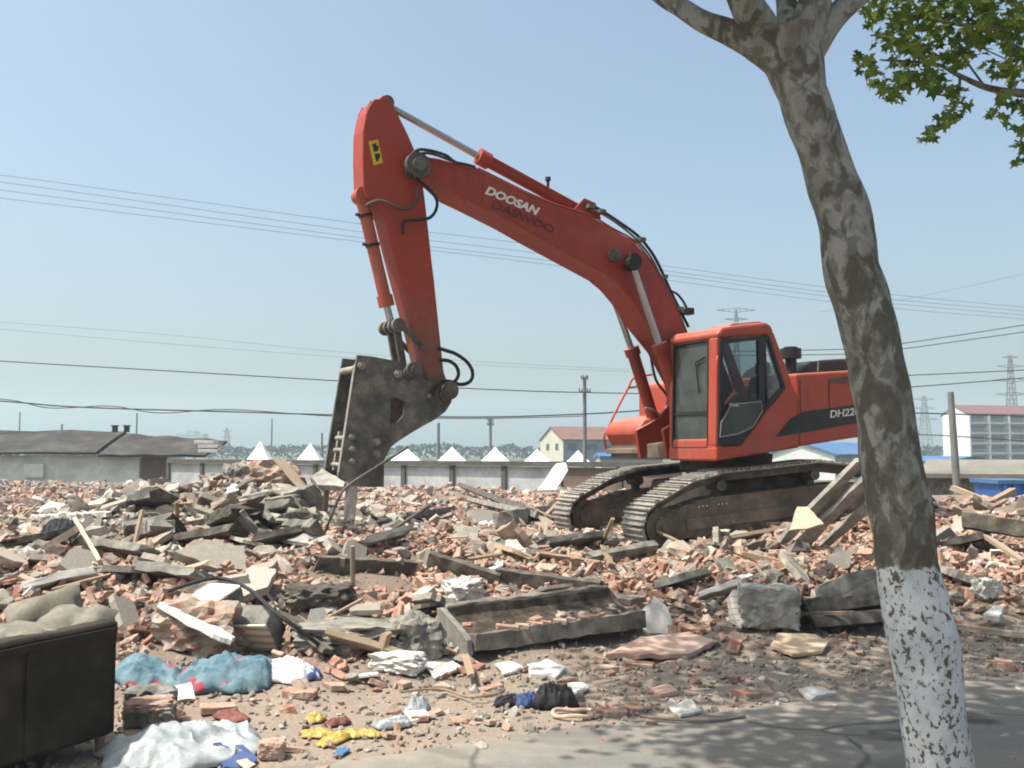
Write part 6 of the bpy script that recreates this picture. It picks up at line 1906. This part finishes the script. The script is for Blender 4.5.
cushion(sc_ + e1 * 0.05 + inn_ * 0.50 + UZ * 0.69, (0.85, 0.25, 0.28), (-0.25, 0.35, 0.9), 0.22, 0.20, 0.07, 'faded square cushion standing on its corner on the sofa', 1)
cushion(sc_ + e1 * 0.10 + inn_ * 0.26 + UZ * 0.70, (1, -0.2, -0.02), (-0.2, 0.8, 0.35), 0.20, 0.18, 0.07, 'flat rounded cushion lying nearest the sofa corner', 4)
cushion(sc_ + e1 * 0.42 + inn_ * 0.28 + UZ * 0.68, (0.8, -0.5, 0.05), (0.4, 0.85, 0.12), 0.25, 0.16, 0.07, 'low crumpled cushion lying along the sofa back edge', 7)

# --- bedding, rags, bags
t = NT('teal_bedding')
vc = t.n("ShaderNodeTexVoronoi"); t.t.links.new(t.co, vc.inputs["Vector"]); vc.inputs["Scale"].default_value = 5.5
mc_ = t.ramp(t.noise(6, 4, 0.6), [(0.35, (0.075, 0.145, 0.18)), (0.65, (0.17, 0.25, 0.285))])
mc_ = t.mix(t.ramp(t.math('ADD', vc.outputs["Distance"], t.math('MULTIPLY', t.noise(14, 3), 0.22)), [(0.30, 1.0), (0.36, 0.0)]), mc_, (0.33, 0.06, 0.08))
t.bump(t.noise(12, 5, 0.6), 0.4, 0.03)
M['teal'] = t.fin(mc_, 0.9, 0, 0.2)
M['plastic_white'] = weathered('white_plastic_sheet', (0.20, 0.21, 0.20), (0.34, 0.37, 0.38), (0.43, 0.45, 0.455), 7, 0.4, 0.4, 22, lo=0.28)
M['yellow'] = weathered('yellow_plastic', (0.36, 0.24, 0.045), (0.46, 0.33, 0.08), (0.56, 0.44, 0.17), 8, 0.6, 0.2, 30)
M['blue_cloth'] = weathered('blue_cloth', (0.045, 0.075, 0.18), (0.07, 0.11, 0.25), None, 7, 0.9, 0.3, 30)
M['bag_black'] = weathered('black_bag', (0.016, 0.016, 0.017), (0.032, 0.03, 0.03), None, 6, 0.7, 0.3, 40)
M['red_cloth'] = weathered('red_cloth', (0.16, 0.06, 0.05), (0.24, 0.10, 0.08), None, 7, 0.9, 0.3, 30)
M['lilac'] = weathered('pale_cloth', (0.50, 0.48, 0.55), (0.62, 0.60, 0.62), None, 7, 0.9, 0.3, 30)


def cloth_heap(name, label, cat, px, py, rx, ry, rz, mat, k, rot=0.0, par=None, fold=0.55, group=None, soft=False):
    c = E(px, py)
    if rx > 0.12: EXC.append((c.x, c.y - 0.06, rx * 0.85, ry * 0.9, rot))
    m = MB(); n = 42
    gr = []
    cr, sr = math.cos(rot), math.sin(rot)
    for i in range(n + 1):
        for j in range(n + 1):
            a, b = -1 + 2 * i / n, -1 + 2 * j / n
            r2 = a * a + b * b
            edge = 1 + 0.18 * n3((a, b, 0), 2.2, k)
            x, y = a * rx * edge, b * ry * edge
            hgt_ = max(0.0, 1 - (abs(a) ** 2.6 + abs(b) ** 2.6)) ** 0.55
            wr = abs(n3((a * 1.2, b * 3.0, 0), 2.0, k + 4)) + 0.5 * abs(n3((a * 3, b * 1.5, 0), 3.4, k + 9))
            z = rz * hgt_ * (1 + fold * (0.9 * n3((a, b, 0), 1.7, k + 2) - wr * 0.6)) + 0.012
            cre = max(0.0, 1 - abs(n3((a * 1.1 + 0.3 * b, b * 0.5 - 0.5 * a, 0), 2.6, k + 21)) * 2.0) ** 2 + 0.7 * max(0.0, 1 - abs(n3((b * 1.2, a * 0.6 + b * 0.3, 0), 3.4, k + 27)) * 2.2) ** 2
            z += rz * 0.20 * cre * min(1.0, hgt_ * 1.4)
            if soft:
                q1 = n3((a, b, 0), 1.3, k + 2); q2 = n3((a * 0.6 + b * 0.5, b * 0.3 - a * 0.2, 0), 2.2, k + 7)
                z = rz * hgt_ * (0.55 + 0.9 * q1 + 0.95 * (0.5 - abs(q2) * 2.2)) + 0.012
                z += rz * 0.40 * cre * min(1.0, hgt_ * 1.4)
                z = max(z, 0.012)
            xx = c.x + x * cr - y * sr; yy = c.y + x * sr + y * cr
            gr.append((Vector((xx, yy, float(H(xx, yy)) + z)), a, b))
    bmv = [m.bm.verts.new(p) for p, a, b in gr]
    for i in range(n):
        for j in range(n):
            q = i * (n + 1) + j
            aa = -1 + 2 * (i + .5) / n; bb = -1 + 2 * (j + .5) / n
            if abs(aa) ** 2.6 + abs(bb) ** 2.6 < 1.06 + 0.12 * n3((aa, bb, 0), 5, k):
                m.bm.faces.new((bmv[q], bmv[q + 1], bmv[q + n + 2], bmv[q + n + 1]))
    bmesh.ops.delete(m.bm, geom=[v for v in m.bm.verts if not v.link_faces], context='VERTS')
    o = m.build(name, M[mat], smooth=True)
    so = o.modifiers.new('thickness', 'SOLIDIFY'); so.thickness = 0.006
    return tag(o, label, cat, group)


cloth_heap('bedding', 'rumpled teal bedding with a red pattern nearest the sofa', 'bedding', 157, 684, 0.30, 0.20, 0.11, 'teal', 1.0, 0.0, group='teal bedding on the rubble')
cloth_heap('bedding', 'large teal bedding roll with red flowers below the striped tile block', 'bedding', 226, 684, 0.34, 0.22, 0.15, 'teal', 6.0, -0.1, group='teal bedding on the rubble')
cloth_heap('cloth', 'pale cloth spilling right of the teal bedding', 'cloth', 284, 675, 0.26, 0.14, 0.08, 'lilac', 11.0, -0.5)
cloth_heap('cloth', 'small dark blue cloth lying beyond the pale cloth', 'cloth', 303, 677, 0.14, 0.09, 0.06, 'blue_cloth', 13.0, -0.4)
cloth_heap('plastic_sheet', 'crumpled white plastic sheet at the bottom edge beside the sofa', 'plastic sheet', 182, 752, 0.44, 0.36, 0.085, 'plastic_white', 17.0, 0.5, fold=1.0, soft=True)
cloth_heap('cloth', 'red brown rag beside the white plastic sheet', 'cloth', 232, 720, 0.12, 0.07, 0.025, 'red_cloth', 21.0, -0.5)
plate('blue_board', 'blue plastic board lying beside the white plastic sheet', 'board', [E(212, 744, .06), E(232, 737, .06), E(258, 757, .03), E(250, 768, .03), E(224, 768, .03)], 0.012, 'blue_cloth')
plate('yellow_scrap', 'pale yellow card lying on the edge of the blue board', 'card', [E(236, 760, .05), E(247, 758, .05), E(257, 765, .05), E(245, 770, .05)], 0.01, 'tan_board')
for k, (px, py, rx, ry, lab) in enumerate(((318, 737, .10, .06, 'yellow plastic rag leftmost of the yellow scraps'), (335, 742, .13, .06, 'widest yellow plastic rag in the middle of the scraps'), (352, 737, .08, .05, 'small yellow rag behind the light blue lid'), (368, 737, .09, .05, 'yellow rag rightmost of the scraps, next to grey wrapper'), (315, 722, .06, .05, 'single pale yellow rag behind the other yellow scraps'))):
    cloth_heap('yellow_rag', lab, 'rag', px, py, rx, ry, 0.028, 'yellow', 30.0 + k * 2.7, k, group='yellow plastic scraps on the verge')
cloth_heap('red_rag', 'faded red rag behind the yellow scraps', 'rag', 338, 726, 0.08, 0.05, 0.035, 'red_cloth', 45.0, 0.4)
plate('blue_dish', 'small light blue plastic dish lying in front of the yellow rags', 'dish', [E(335, 753, .02), E(339, 747, .025), E(347, 745, .03), E(351, 749, .02), E(343, 755, .02)], 0.012, 'blue_roof')
cloth_heap('wrapper', 'grey white wrapper right of the yellow rags', 'wrapper', 392, 728, 0.12, 0.06, 0.04, 'plastic_white', 47.0, 0.2)
cloth_heap('paper', 'crumpled white paper on the dusty verge below the trough', 'paper', 418, 713, 0.08, 0.06, 0.08, 'plastic_white', 49.0, 0.4)
cloth_heap('black_bag', 'black bag lying on the dusty verge below the trough', 'bag', 554, 707, 0.15, 0.10, 0.12, 'bag_black', 51.0, 0.1)
cloth_heap('blue_cloth', 'small blue cloth beside the black bag', 'cloth', 527, 707, 0.08, 0.06, 0.07, 'blue_cloth', 53.0, 0.3)
cloth_heap('dark_cloth', 'flat dark rag left of the blue cloth', 'cloth', 508, 706, 0.09, 0.05, 0.05, 'bag_black', 55.0, 0.3)
m = MB(); c = E(573, 717); m.tube([c + Vector((0.13 * math.cos(a_), 0.10 * math.sin(a_), 0.025 + 0.008 * math.sin(3 * a_))) for a_ in np.linspace(0.3, 5.9, 28)], 0.013, 8)
tag(m.build('wire_ring', M['tan_board'], smooth=True), 'pale loop of rope lying below the black bag', 'rope')
cloth_heap('tarpaulin', 'dark grey tarpaulin crumpled in the far left rubble', 'tarpaulin', 60, 541, 0.24, 0.18, 0.20, 'cloth_dark', 57.0, 0.2)

# --- cables and rods
m = MB(); m.tube(spline([E(168, 591, .25), E(200, 581, .33), E(225, 579, .35), E(250, 590, .40), E(275, 612, .38), E(300, 630, .25), E(328, 652, .06)], 8), 0.016, 8)
tag(m.build('old_cable', M['rubber'], smooth=True), 'black cable arching over the rubble above the striped tile block', 'cable')
m = MB(); m.tube([E(353, 603, -.02), P(352.5, 546, E(353, 603).y - 0.05)], 0.022, 8)
tag(m.build('wooden_stake', M['wood']), 'upright wooden stake in front of the first channel beam', 'stake')
m = MB(); m.tube(spline([P(408, 447, 11.1), P(375, 468, 11.15), P(348, 486, 11.2), P(338, 500, 11.2), E(322, 540, .0)], 5), 0.016, 8)
tag(m.build('steel_cable', M['steel_dirty'], smooth=True), 'slack steel cable running from the breaker down to the rubble', 'cable')
m = MB(); m.tube([E(385, 535, 0.0), E(430, 505, .4)], 0.02, 8); tag(m.build('steel_rod', M['steel_dirty']), 'thin bent rod leaning right of the breaker chisel', 'rod')
for k, (pts, lab) in enumerate((([(400, 692), (440, 689), (470, 697), (500, 693)], 'thin dark twig lying below the black bag verge'), ([(640, 716), (700, 721), (745, 716)], 'thin pale twig lying at the road edge'), ([(150, 560), (190, 555), (225, 562)], 'thin rusty rod bowed over the left rubble'))):
    m = MB(); m.tube(spline([E(x, y, .04) for x, y in pts], 6), 0.009, 6); tag(m.build('twig', M['wood'] if k < 2 else M['steel_dirty']), lab, 'twig')

# ================================================================== LOOSE RUBBLE
def to_arrays(m):
    bmesh.ops.triangulate(m.bm, faces=m.bm.faces[:])
    m.bm.verts.ensure_lookup_table()
    V = np.array([tuple(v.co) for v in m.bm.verts]); F = np.array([[v.index for v in f.verts] for f in m.bm.faces])
    m.bm.free()
    return V, F


def cut_plane(m, co, no):
    geom = m.bm.verts[:] + m.bm.edges[:] + m.bm.faces[:]
    r = bmesh.ops.bisect_plane(m.bm, geom=geom, plane_co=co, plane_no=no, clear_outer=True)
    ed = [e for e in r['geom_cut'] if isinstance(e, bmesh.types.BMEdge)]
    if ed:
        bmesh.ops.holes_fill(m.bm, edges=ed)


def brick_tmpl(k, cuts, fine=True):
    rr = random.Random(k)
    m = MB(); L = 0.24 * rr.uniform(0.9, 1.05)
    m.box((0, 0, 0), (L / 2, 0, 0), (0, 0.0575, 0), (0, 0, 0.0265))
    if fine:
        bmesh.ops.bevel(m.bm, geom=m.bm.edges[:], offset=0.006, segments=1, affect='EDGES')
    for c in range(cuts):
        s = rr.choice((-1, 1)); no = Vector((s, rr.uniform(-.7, .7), rr.uniform(-.7, .7))).normalized()
        cut_plane(m, no * rr.uniform(0.015, 0.075), no)
    if rr.random() < 0.5:
        no = Vector((rr.uniform(-1, 1), rr.uniform(-1, 1), rr.uniform(-.6, .6))).normalized()
        cut_plane(m, no * rr.uniform(0.055, 0.09), no)
    if fine:
        bmesh.ops.triangulate(m.bm, faces=m.bm.faces[:])
        bmesh.ops.subdivide_edges(m.bm, edges=[e for e in m.bm.edges if e.calc_length() > 0.05], cuts=2)
        for v in m.bm.verts:
            v.co += Vector((n3(v.co, 30, k), n3(v.co, 30, k + 4), n3(v.co, 30, k + 8))) * 0.008
    return to_arrays(m)


def chunk_tmpl(k, fine=True):
    rr = random.Random(k + 100)
    m = MB()
    for i in range(14):
        v = Vector((rr.gauss(0, 1), rr.gauss(0, 1), rr.gauss(0, 1))).normalized()
        mx_ = max(abs(v.x), abs(v.y), abs(v.z)); v = v.lerp(v / mx_, 0.6)
        m.bm.verts.new(Vector((v.x * 0.13, v.y * 0.095, v.z * rr.uniform(0.05, 0.075))))
    bmesh.ops.convex_hull(m.bm, input=m.bm.verts[:])
    bmesh.ops.delete(m.bm, geom=[v for v in m.bm.verts if not v.link_faces], context='VERTS')
    if fine:
        bmesh.ops.subdivide_edges(m.bm, edges=m.bm.edges[:], cuts=2, use_grid_fill=True)
        for v in m.bm.verts:
            v.co += Vector((n3(v.co, 16, k), n3(v.co, 16, k + 4), n3(v.co, 16, k + 8))) * 0.020
    return to_arrays(m)


def flat_tmpl(k):
    rr = random.Random(k + 300)
    m = MB(); n = rr.choice((4, 4, 5))
    pts = [Vector((0.10 * math.cos(2 * math.pi * i / n + rr.uniform(-.25, .25)) * rr.uniform(.8, 1.2), 0.08 * math.sin(2 * math.pi * i / n + rr.uniform(-.25, .25)) * rr.uniform(.8, 1.2), 0)) for i in range(n)]
    m.prism(pts, (0, 0, 0.016))
    return to_arrays(m)


def stick_tmpl(k):
    rr = random.Random(k + 500)
    L = rr.uniform(0.25, 0.55)
    m = extr((-L, 0, 0), (L, 0, 0), rectp(rr.uniform(.03, .07), rr.uniform(.02, .04)), 0, 5, 0.004, 0.05, k)
    return to_arrays(m)


BR = [brick_tmpl(k, (0, 1, 1, 1, 2, 2, 1, 0, 2, 1)[k % 10]) for k in range(16)]
BRc = [brick_tmpl(k + 40, (0, 1, 1, 2)[k % 4], False) for k in range(10)]
CH = [chunk_tmpl(k) for k in range(14)]
CHc = [chunk_tmpl(k + 40, False) for k in range(10)]
FL = [flat_tmpl(k) for k in range(8)]
SH = []
for k in range(10):
    rr = random.Random(k + 700); m = MB(); n_ = rr.choice((4, 5, 5, 6)); ar = rr.uniform(0.35, 0.8)
    pts = [Vector((0.2 * math.cos(2 * math.pi * i / n_ + rr.uniform(-.3, .3)) * rr.uniform(.75, 1.2), 0.2 * ar * math.sin(2 * math.pi * i / n_ + rr.uniform(-.3, .3)) * rr.uniform(.75, 1.2), 0)) for i in range(n_)]
    fine = []
    for a, b in zip(pts, pts[1:] + pts[:1]):
        for q in range(4):
            p = a.lerp(b, q / 4); fine.append(p + Vector((n3(p, 25, k), n3(p, 25, k + 5), 0)) * 0.02)
    m.prism(fine, (0, 0, rr.uniform(0.03, 0.06)))
    SH.append(to_arrays(m))
ST = [stick_tmpl(k) for k in range(8)]

G = np.random.default_rng(99)


def rots(n, tilt, pe=0.22):
    yaw = G.uniform(0, 2 * np.pi, n); tx = G.normal(0, 1, n) * tilt; ty = G.normal(0, 1, n) * tilt
    # some stand on edge
    e = G.random(n) < pe
    tx = tx + np.where(e, np.pi / 2, 0)
    c, s = np.cos, np.sin
    Rz = np.zeros((n, 3, 3)); Rz[:, 0, 0] = c(yaw); Rz[:, 0, 1] = -s(yaw); Rz[:, 1, 0] = s(yaw); Rz[:, 1, 1] = c(yaw); Rz[:, 2, 2] = 1
    Rx = np.zeros((n, 3, 3)); Rx[:, 0, 0] = 1; Rx[:, 1, 1] = c(tx); Rx[:, 1, 2] = -s(tx); Rx[:, 2, 1] = s(tx); Rx[:, 2, 2] = c(tx)
    Ry = np.zeros((n, 3, 3)); Ry[:, 1, 1] = 1; Ry[:, 0, 0] = c(ty); Ry[:, 0, 2] = s(ty); Ry[:, 2, 0] = -s(ty); Ry[:, 2, 2] = c(ty)
    return Rz @ Rx @ Ry


def sample(n, d0, d1, pw):
    """points in the wedge the camera and its neighbours look into; density falls as d**-pw"""
    out = []
    need = n
    dd = np.linspace(d0, d1, 800)
    wgt = (1.06 * dd + 3.0) * np.minimum(1, (11 / dd)) ** pw
    cdf = np.cumsum(wgt); cdf /= cdf[-1]
    d = np.interp(G.random(n), cdf, dd)
    x = (G.random(n) * 2 - 1) * (0.53 * d + 1.5)
    return x, d


def field(kind, n, d0, d1, pw, size, tilt, keep, emb):
    x, y = sample(n, d0, d1, pw)
    t_ = edge_t(x, y)
    pk = keep(x, y, t_)
    wall = (x - W0.x) * (-wd.y) + (y - W0.y) * wd.x        # in front of the boundary wall
    ok = (G.random(n) < pk) & (wall < -0.6)
    for ex_, ey_, hl, hw, ro in EXC:
        dx, dy = x - ex_, y - ey_
        ok &= ~((np.abs(dx * math.cos(ro) + dy * math.sin(ro)) < hl) & (np.abs(-dx * math.sin(ro) + dy * math.cos(ro)) < hw))
    x, y, t_ = x[ok], y[ok], t_[ok]; n = len(x)
    s = np.minimum(size(n, y), (0.42 + 0.34 * np.maximum(t_, 0)))
    z = H(x, y) + emb(n, t_, s)
    tl = np.clip(tilt * (0.35 + sstep(0.6, 3.0, t_)), 0, 1.2)
    return np.stack([x, y, z], 1), rots(n, tl, 0.22 if kind == 'brick' else 0.05), s


def keep_main(x, y, t_):
    return np.where(t_ < -0.3, 0.012 * (t_ > -1.6), np.where(t_ < 0.4, 0.035, 0.045 + 0.955 * sstep(1.2, 3.3, t_)))


def brickness(x, y):
    """share of brick against grey concrete"""
    b = 0.74 + 0.9 * vnoise(x * 0.45 + 7, y * 0.45) + 0.4 * vnoise(x * 1.3 + 2, y * 1.3) - 0.25 * sstep(1.5, -2.5, x) * sstep(11, 13, y)
    b -= 0.60 * np.exp(-((x + 4.3) ** 2 + (y - 14.5) ** 2) / 9.0)
    b -= 0.35 * np.exp(-((x + 1.9) ** 2 + (y - 12.5) ** 2) / 4.0)
    b += 0.35 * np.exp(-((x - 1.9) ** 2 + (y - 10.6) ** 2) / 3.0)
    b += 0.25 * np.exp(-((x - 5.2) ** 2 + (y - 11.0) ** 2) / 3.0)
    return np.clip(b, 0.08, 0.95)


kb = lambda x, y, t_: keep_main(x, y, t_) * brickness(x, y)
kc = lambda x, y, t_: keep_main(x, y, t_) * (1.0 - 0.8 * brickness(x, y))
emb = lambda n, t_, s: G.uniform(-0.3, 0.9, n) * 0.055 * s * (0.4 + sstep(0.8, 3, t_)) + 0.012

Pb, Rb, Sb = field('brick', 20000, 4.9, 15, 0.4, lambda n, y: G.uniform(0.32, 0.88, n), 0.55, kb, emb)
Pc, Rc, Sc = field('chunk', 15000, 4.9, 15, 0.4, lambda n, y: np.where(G.random(n) < 0.02, G.uniform(1.0, 1.8, n), np.clip(G.lognormal(-0.95, 0.42, n), 0.18, 1.2)), 0.5, kc, emb)
Pb2, Rb2, Sb2 = field('brick', 16000, 15, 58, 1.0, lambda n, y: G.uniform(0.55, 1.05, n) * (1 + 0.018 * (y - 15)), 0.55, kb, emb)
Pc2, Rc2, Sc2 = field('chunk', 12000, 15, 58, 0.9, lambda n, y: np.clip(G.lognormal(-0.55, 0.45, n), 0.3, 1.7) * (1 + 0.018 * (y - 15)), 0.5, kc, emb)
Pz, Rz_, Sz = field('shard', 1100, 6.2, 30, 0.7, lambda n, y: np.clip(G.lognormal(-0.2, 0.4, n), 0.35, 2.2), 0.38, lambda x, y, t_: keep_main(x, y, t_) * (t_ > 1.2) * 0.9, lambda n, t_, s: G.uniform(0.01, 0.12, n))
Pf, Rf, Sf = field('flat', 900, 5.0, 22, 0.6, lambda n, y: G.uniform(0.5, 1.2, n), 0.35, lambda x, y, t_: keep_main(x, y, t_) * 0.6, emb)
Ps, Rs, Ss = field('stick', 330, 6.5, 26, 0.6, lambda n, y: G.uniform(0.5, 1.1, n), 0.30, lambda x, y, t_: keep_main(x, y, t_) * (t_ > 0.8), lambda n, t_, s: G.uniform(0.02, 0.14, n))


def vis_size(Pp, S):
    inf, px, py = in_frame(Pp, -6)
    d = Pp[:, 1]
    sz = S / d
    # hidden behind the trunk or the sofa
    hid = ((px > 862) & (px < 965) & (py > 400) & (px - 862 > (py - 470) * 0.13) & (px < 930 + (py - 500) * 0.15)) | ((px < 122) & (py > 620))
    return np.where(inf & ~hid, sz, -1), px, py


def emit(kind, tmpls, Pp, Rr, S, cap, mat, name, cat, labeler, stuff_name, stuff_label, group, coarse=None, far=None):
    sz, px, py = vis_size(Pp, S)
    order = np.argsort(-sz)
    ind = order[:cap]
    ind = ind[sz[ind] > 0]
    tid = G.integers(0, len(tmpls), len(Pp))
    mes = []
    for k, (V, F) in enumerate(tmpls):
        me = mesh_from_arrays(name, V, F, np.full(len(V), 0.5 * (k % 2))); me.materials.append(M[mat]); mes.append(me)
    for i in ind:
        o = bpy.data.objects.new(name, mes[tid[i]]); col.objects.link(o)
        mt = Matrix(Rr[i].tolist()).to_4x4(); mt = mt @ Matrix.Diagonal((S[i], S[i], S[i], 1)); mt.translation = Pp[i]
        o.matrix_world = mt
        lab, grp = labeler(px[i], py[i], S[i])
        tag(o, lab, cat, grp)
    rest = np.setdiff1d(np.arange(len(Pp)), ind)
    if stuff_name is None:
        return
    VV, FF, TT = [], [], []
    off = 0

    def add(tm, P_, R_, S_):
        nonlocal off
        td = G.integers(0, len(tm), len(P_))
        for k, (V, F) in enumerate(tm):
            q = np.nonzero(td == k)[0]
            if not len(q): continue
            W = np.einsum('nij,kj->nki', R_[q], V) * S_[q][:, None, None] * (1 + 0) + P_[q][:, None, :]
            VV.append(W.reshape(-1, 3)); FF.append((F[None] + (np.arange(len(q)) * len(V))[:, None, None]).reshape(-1, 3) + off)
            tq = G.random(len(q))
            if kind in ('chunk', 'shard'):
                hp_ = (P_[q][:, 0] + 4.0) ** 2 / 9 + (P_[q][:, 1] - 14.6) ** 2 / 6 < 1
                tq = np.where(hp_ & (G.random(len(q)) < 0.7), G.choice([0.42, 0.47, 0.98, 0.02], len(q)), tq)
            TT.append(np.repeat(tq, len(V))); off += len(q) * len(V)
    add(tmpls, Pp[rest], Rr[rest], S[rest])
    if far is not None:
        add(coarse, *far)
    me = mesh_from_arrays(stuff_name, np.concatenate(VV), np.concatenate(FF), np.concatenate(TT)); me.materials.append(M[mat])
    o = bpy.data.objects.new(stuff_name, me); col.objects.link(o); o['kind'] = 'stuff'; o['label'] = stuff_label


def where(px, py):
    if px > 930: return 'in the brick pile right of the whitewashed trunk'
    if py > 668: return 'on the dusty verge at the road edge'
    if px < 330: return 'in the rubble behind the teal bedding' if py < 660 else 'on the verge beside the teal bedding'
    if px < 450: return 'in the rubble left of the gutter trough'
    if px < 650: return 'just below the gutter trough' if py > 625 else 'in the rubble behind the gutter trough'
    return 'in the pile between the trough and the trunk' if py < 640 else 'on the verge left of the whitewashed trunk'


def lab_b(px, py, s):
    w = where(px, py); z = 'larger' if s > 0.78 else 'smaller'
    return f'{z} broken red brick lying loose {w}', f'{z} loose bricks {w}'


def lab_c(px, py, s):
    w = where(px, py); z = 'big' if s > 1.0 else 'small'
    return f'{z} grey concrete lump lying {w}', f'{z} concrete lumps {w}'


def lab_f(px, py, s):
    w = where(px, py)
    return f'flat white tile piece lying {w}', f'white tile pieces {w}'


def lab_z(px, py, s):
    w = where(px, py); z = 'wide' if s > 1.0 else 'narrow'
    return f'{z} flat cement slab fragment lying {w}', f'{z} slab fragments {w}'


def lab_s(px, py, s):
    w = where(px, py)
    return f'short splintered timber lath lying {w}', f'timber laths {w}'


emit('brick', BR, Pb, Rb, Sb, 290, 'brick', 'broken_brick', 'brick', lab_b, 'brick_rubble', 'countless broken bricks covering the demolition site', None, BRc, (Pb2, Rb2, Sb2))
emit('chunk', CH, Pc, Rc, Sc, 290, 'chunk', 'concrete_lump', 'concrete lump', lab_c, 'concrete_rubble', 'countless grey lumps of concrete and mortar covering the site', None, CHc, (Pc2, Rc2, Sc2))
emit('shard', SH, Pz, Rz_, Sz, 290, 'chunk', 'slab_fragment', 'slab', lab_z, 'slab_rubble', 'many more flat slab fragments farther off', None)
emit('flat', FL, Pf, Rf, Sf, 290, 'tile', 'tile_piece', 'tile', lab_f, 'tile_rubble', 'scattered white tile fragments farther off', None)
emit('stick', ST, Ps, Rs, Ss, 290, 'wood', 'timber_lath', 'lath', lab_s, None, None, None)

# grit and crumbs on the verge and between the bricks
x, y = sample(26000, 4.9, 14, 0.2)
t_ = edge_t(x, y)
ok = G.random(len(x)) < np.where(t_ < 0, 0.10 * sstep(-1.5, 0, t_), np.where(t_ < 3.2, 0.75, 0.4))
x, y = x[ok], y[ok]; n = len(x)
Pg = np.stack([x, y, H(x, y) + 0.006], 1); Rg = rots(n, 0.6); Sg = np.clip(G.lognormal(-2.05, 0.5, n), 0.05, 0.42)
VV, FF, TT = [], [], []; off = 0
td = G.integers(0, len(CHc), n)
for k, (V, F) in enumerate(CHc):
    q = np.nonzero(td == k)[0]
    W = np.einsum('nij,kj->nki', Rg[q], V) * Sg[q][:, None, None] + Pg[q][:, None, :]
    VV.append(W.reshape(-1, 3)); FF.append((F[None] + (np.arange(len(q)) * len(V))[:, None, None]).reshape(-1, 3) + off); TT.append(np.repeat(G.random(len(q)), len(V))); off += len(q) * len(V)
M['grit'] = tinted('grit', [(0.0, (0.30, 0.26, 0.215)), (0.45, (0.25, 0.22, 0.18)), (0.7, (0.33, 0.17, 0.115)), (0.9, (0.50, 0.47, 0.42)), (1.0, (0.18, 0.165, 0.145))], (0.32, 0.28, 0.225), (0.5, 0.8))
me = mesh_from_arrays('gravel', np.concatenate(VV), np.concatenate(FF), np.concatenate(TT)); me.materials.append(M['grit'])
o = bpy.data.objects.new('gravel', me); col.objects.link(o); o['kind'] = 'stuff'; o['label'] = 'grit and crumbs of mortar strewn over the verge'

for k, (x, y, rz_, v, s_, lab) in enumerate(LATE):
    V, F = BR[v]
    me = mesh_from_arrays('broken_brick', V * s_, F, np.full(len(V), (0.67 * k) % 1)); me.materials.append(M['brick'])
    o = bpy.data.objects.new('broken_brick', me); col.objects.link(o)
    p = E(x, y); o.location = (p.x, p.y, float(H(p.x, p.y)) + 0.022 * s_); o.rotation_euler = (0.05, 0.04, rz_)
    tag(o, lab, 'brick', 'single bricks on the verge')

# bits lying inside the gutter trough
a2, s2, u2 = frame_of(TA, TB, 0)
sg2 = 1 if s2.y > 0 else -1
Gt = np.random.default_rng(31)
for k in range(30):
    lip = k < 9
    u = (k + 0.5) / 9 * 0.62 + 0.17 if lip else Gt.uniform(0.04, 0.95)
    s_ = -0.055 if lip else Gt.uniform(0.05, 0.27)
    V, F = (BR if (lip or k % 2) else CH)[k % 13]
    sc_b = Gt.uniform(0.5, 0.75) if lip else Gt.uniform(0.3, 0.6)
    nm = 'broken_brick' if (lip or k % 2) else 'concrete_lump'
    me = mesh_from_arrays(nm, V * sc_b, F, np.full(len(V), 0.3 * k % 1)); me.materials.append(M['brick' if nm == 'broken_brick' else 'chunk'])
    o = bpy.data.objects.new(nm, me); col.objects.link(o)
    o.location = TA.lerp(TB, u) + s2 * sg2 * s_ + UZ * (0.165 if lip else 0.095 + 0.30 * s_)
    o.rotation_euler = (0.3 * sg2 if not lip else 0.05, 0.1, (0.13 + Gt.normal() * 0.15) if lip else Gt.uniform(0, 6))
    if lip:
        tag(o, 'red brick bit in the row along the front lip of the gutter trough', 'brick', 'brick bits along the trough lip')
    elif nm == 'broken_brick':
        tag(o, 'brick crumb lying on the floor inside the gutter trough', 'brick', 'brick crumbs inside the trough')
    else:
        tag(o, 'grey mortar crumb lying on the floor inside the gutter trough', 'concrete lump', 'mortar crumbs inside the trough')

# ================================================================== HAZE
if HAZE > 0:
    m = MB(); m.abox(-1000, 1000, -100, 1500, -6.0, 75.0)
    hz = bpy.data.materials.new('haze'); hz.use_nodes = True
    ht = hz.node_tree; ht.nodes.clear()
    ho = ht.nodes.new("ShaderNodeOutputMaterial"); hv = ht.nodes.new("ShaderNodeVolumePrincipled")
    hv.inputs["Color"].default_value = (0.70, 0.84, 0.94, 1); hv.inputs["Density"].default_value = HAZE; hv.inputs["Anisotropy"].default_value = 0.2
    ht.links.new(hv.outputs[0], ho.inputs["Volume"])
    o = m.build('haze', hz, loc=(0, 0, 0)); o['kind'] = 'stuff'; o['label'] = 'pale summer haze over the whole site'
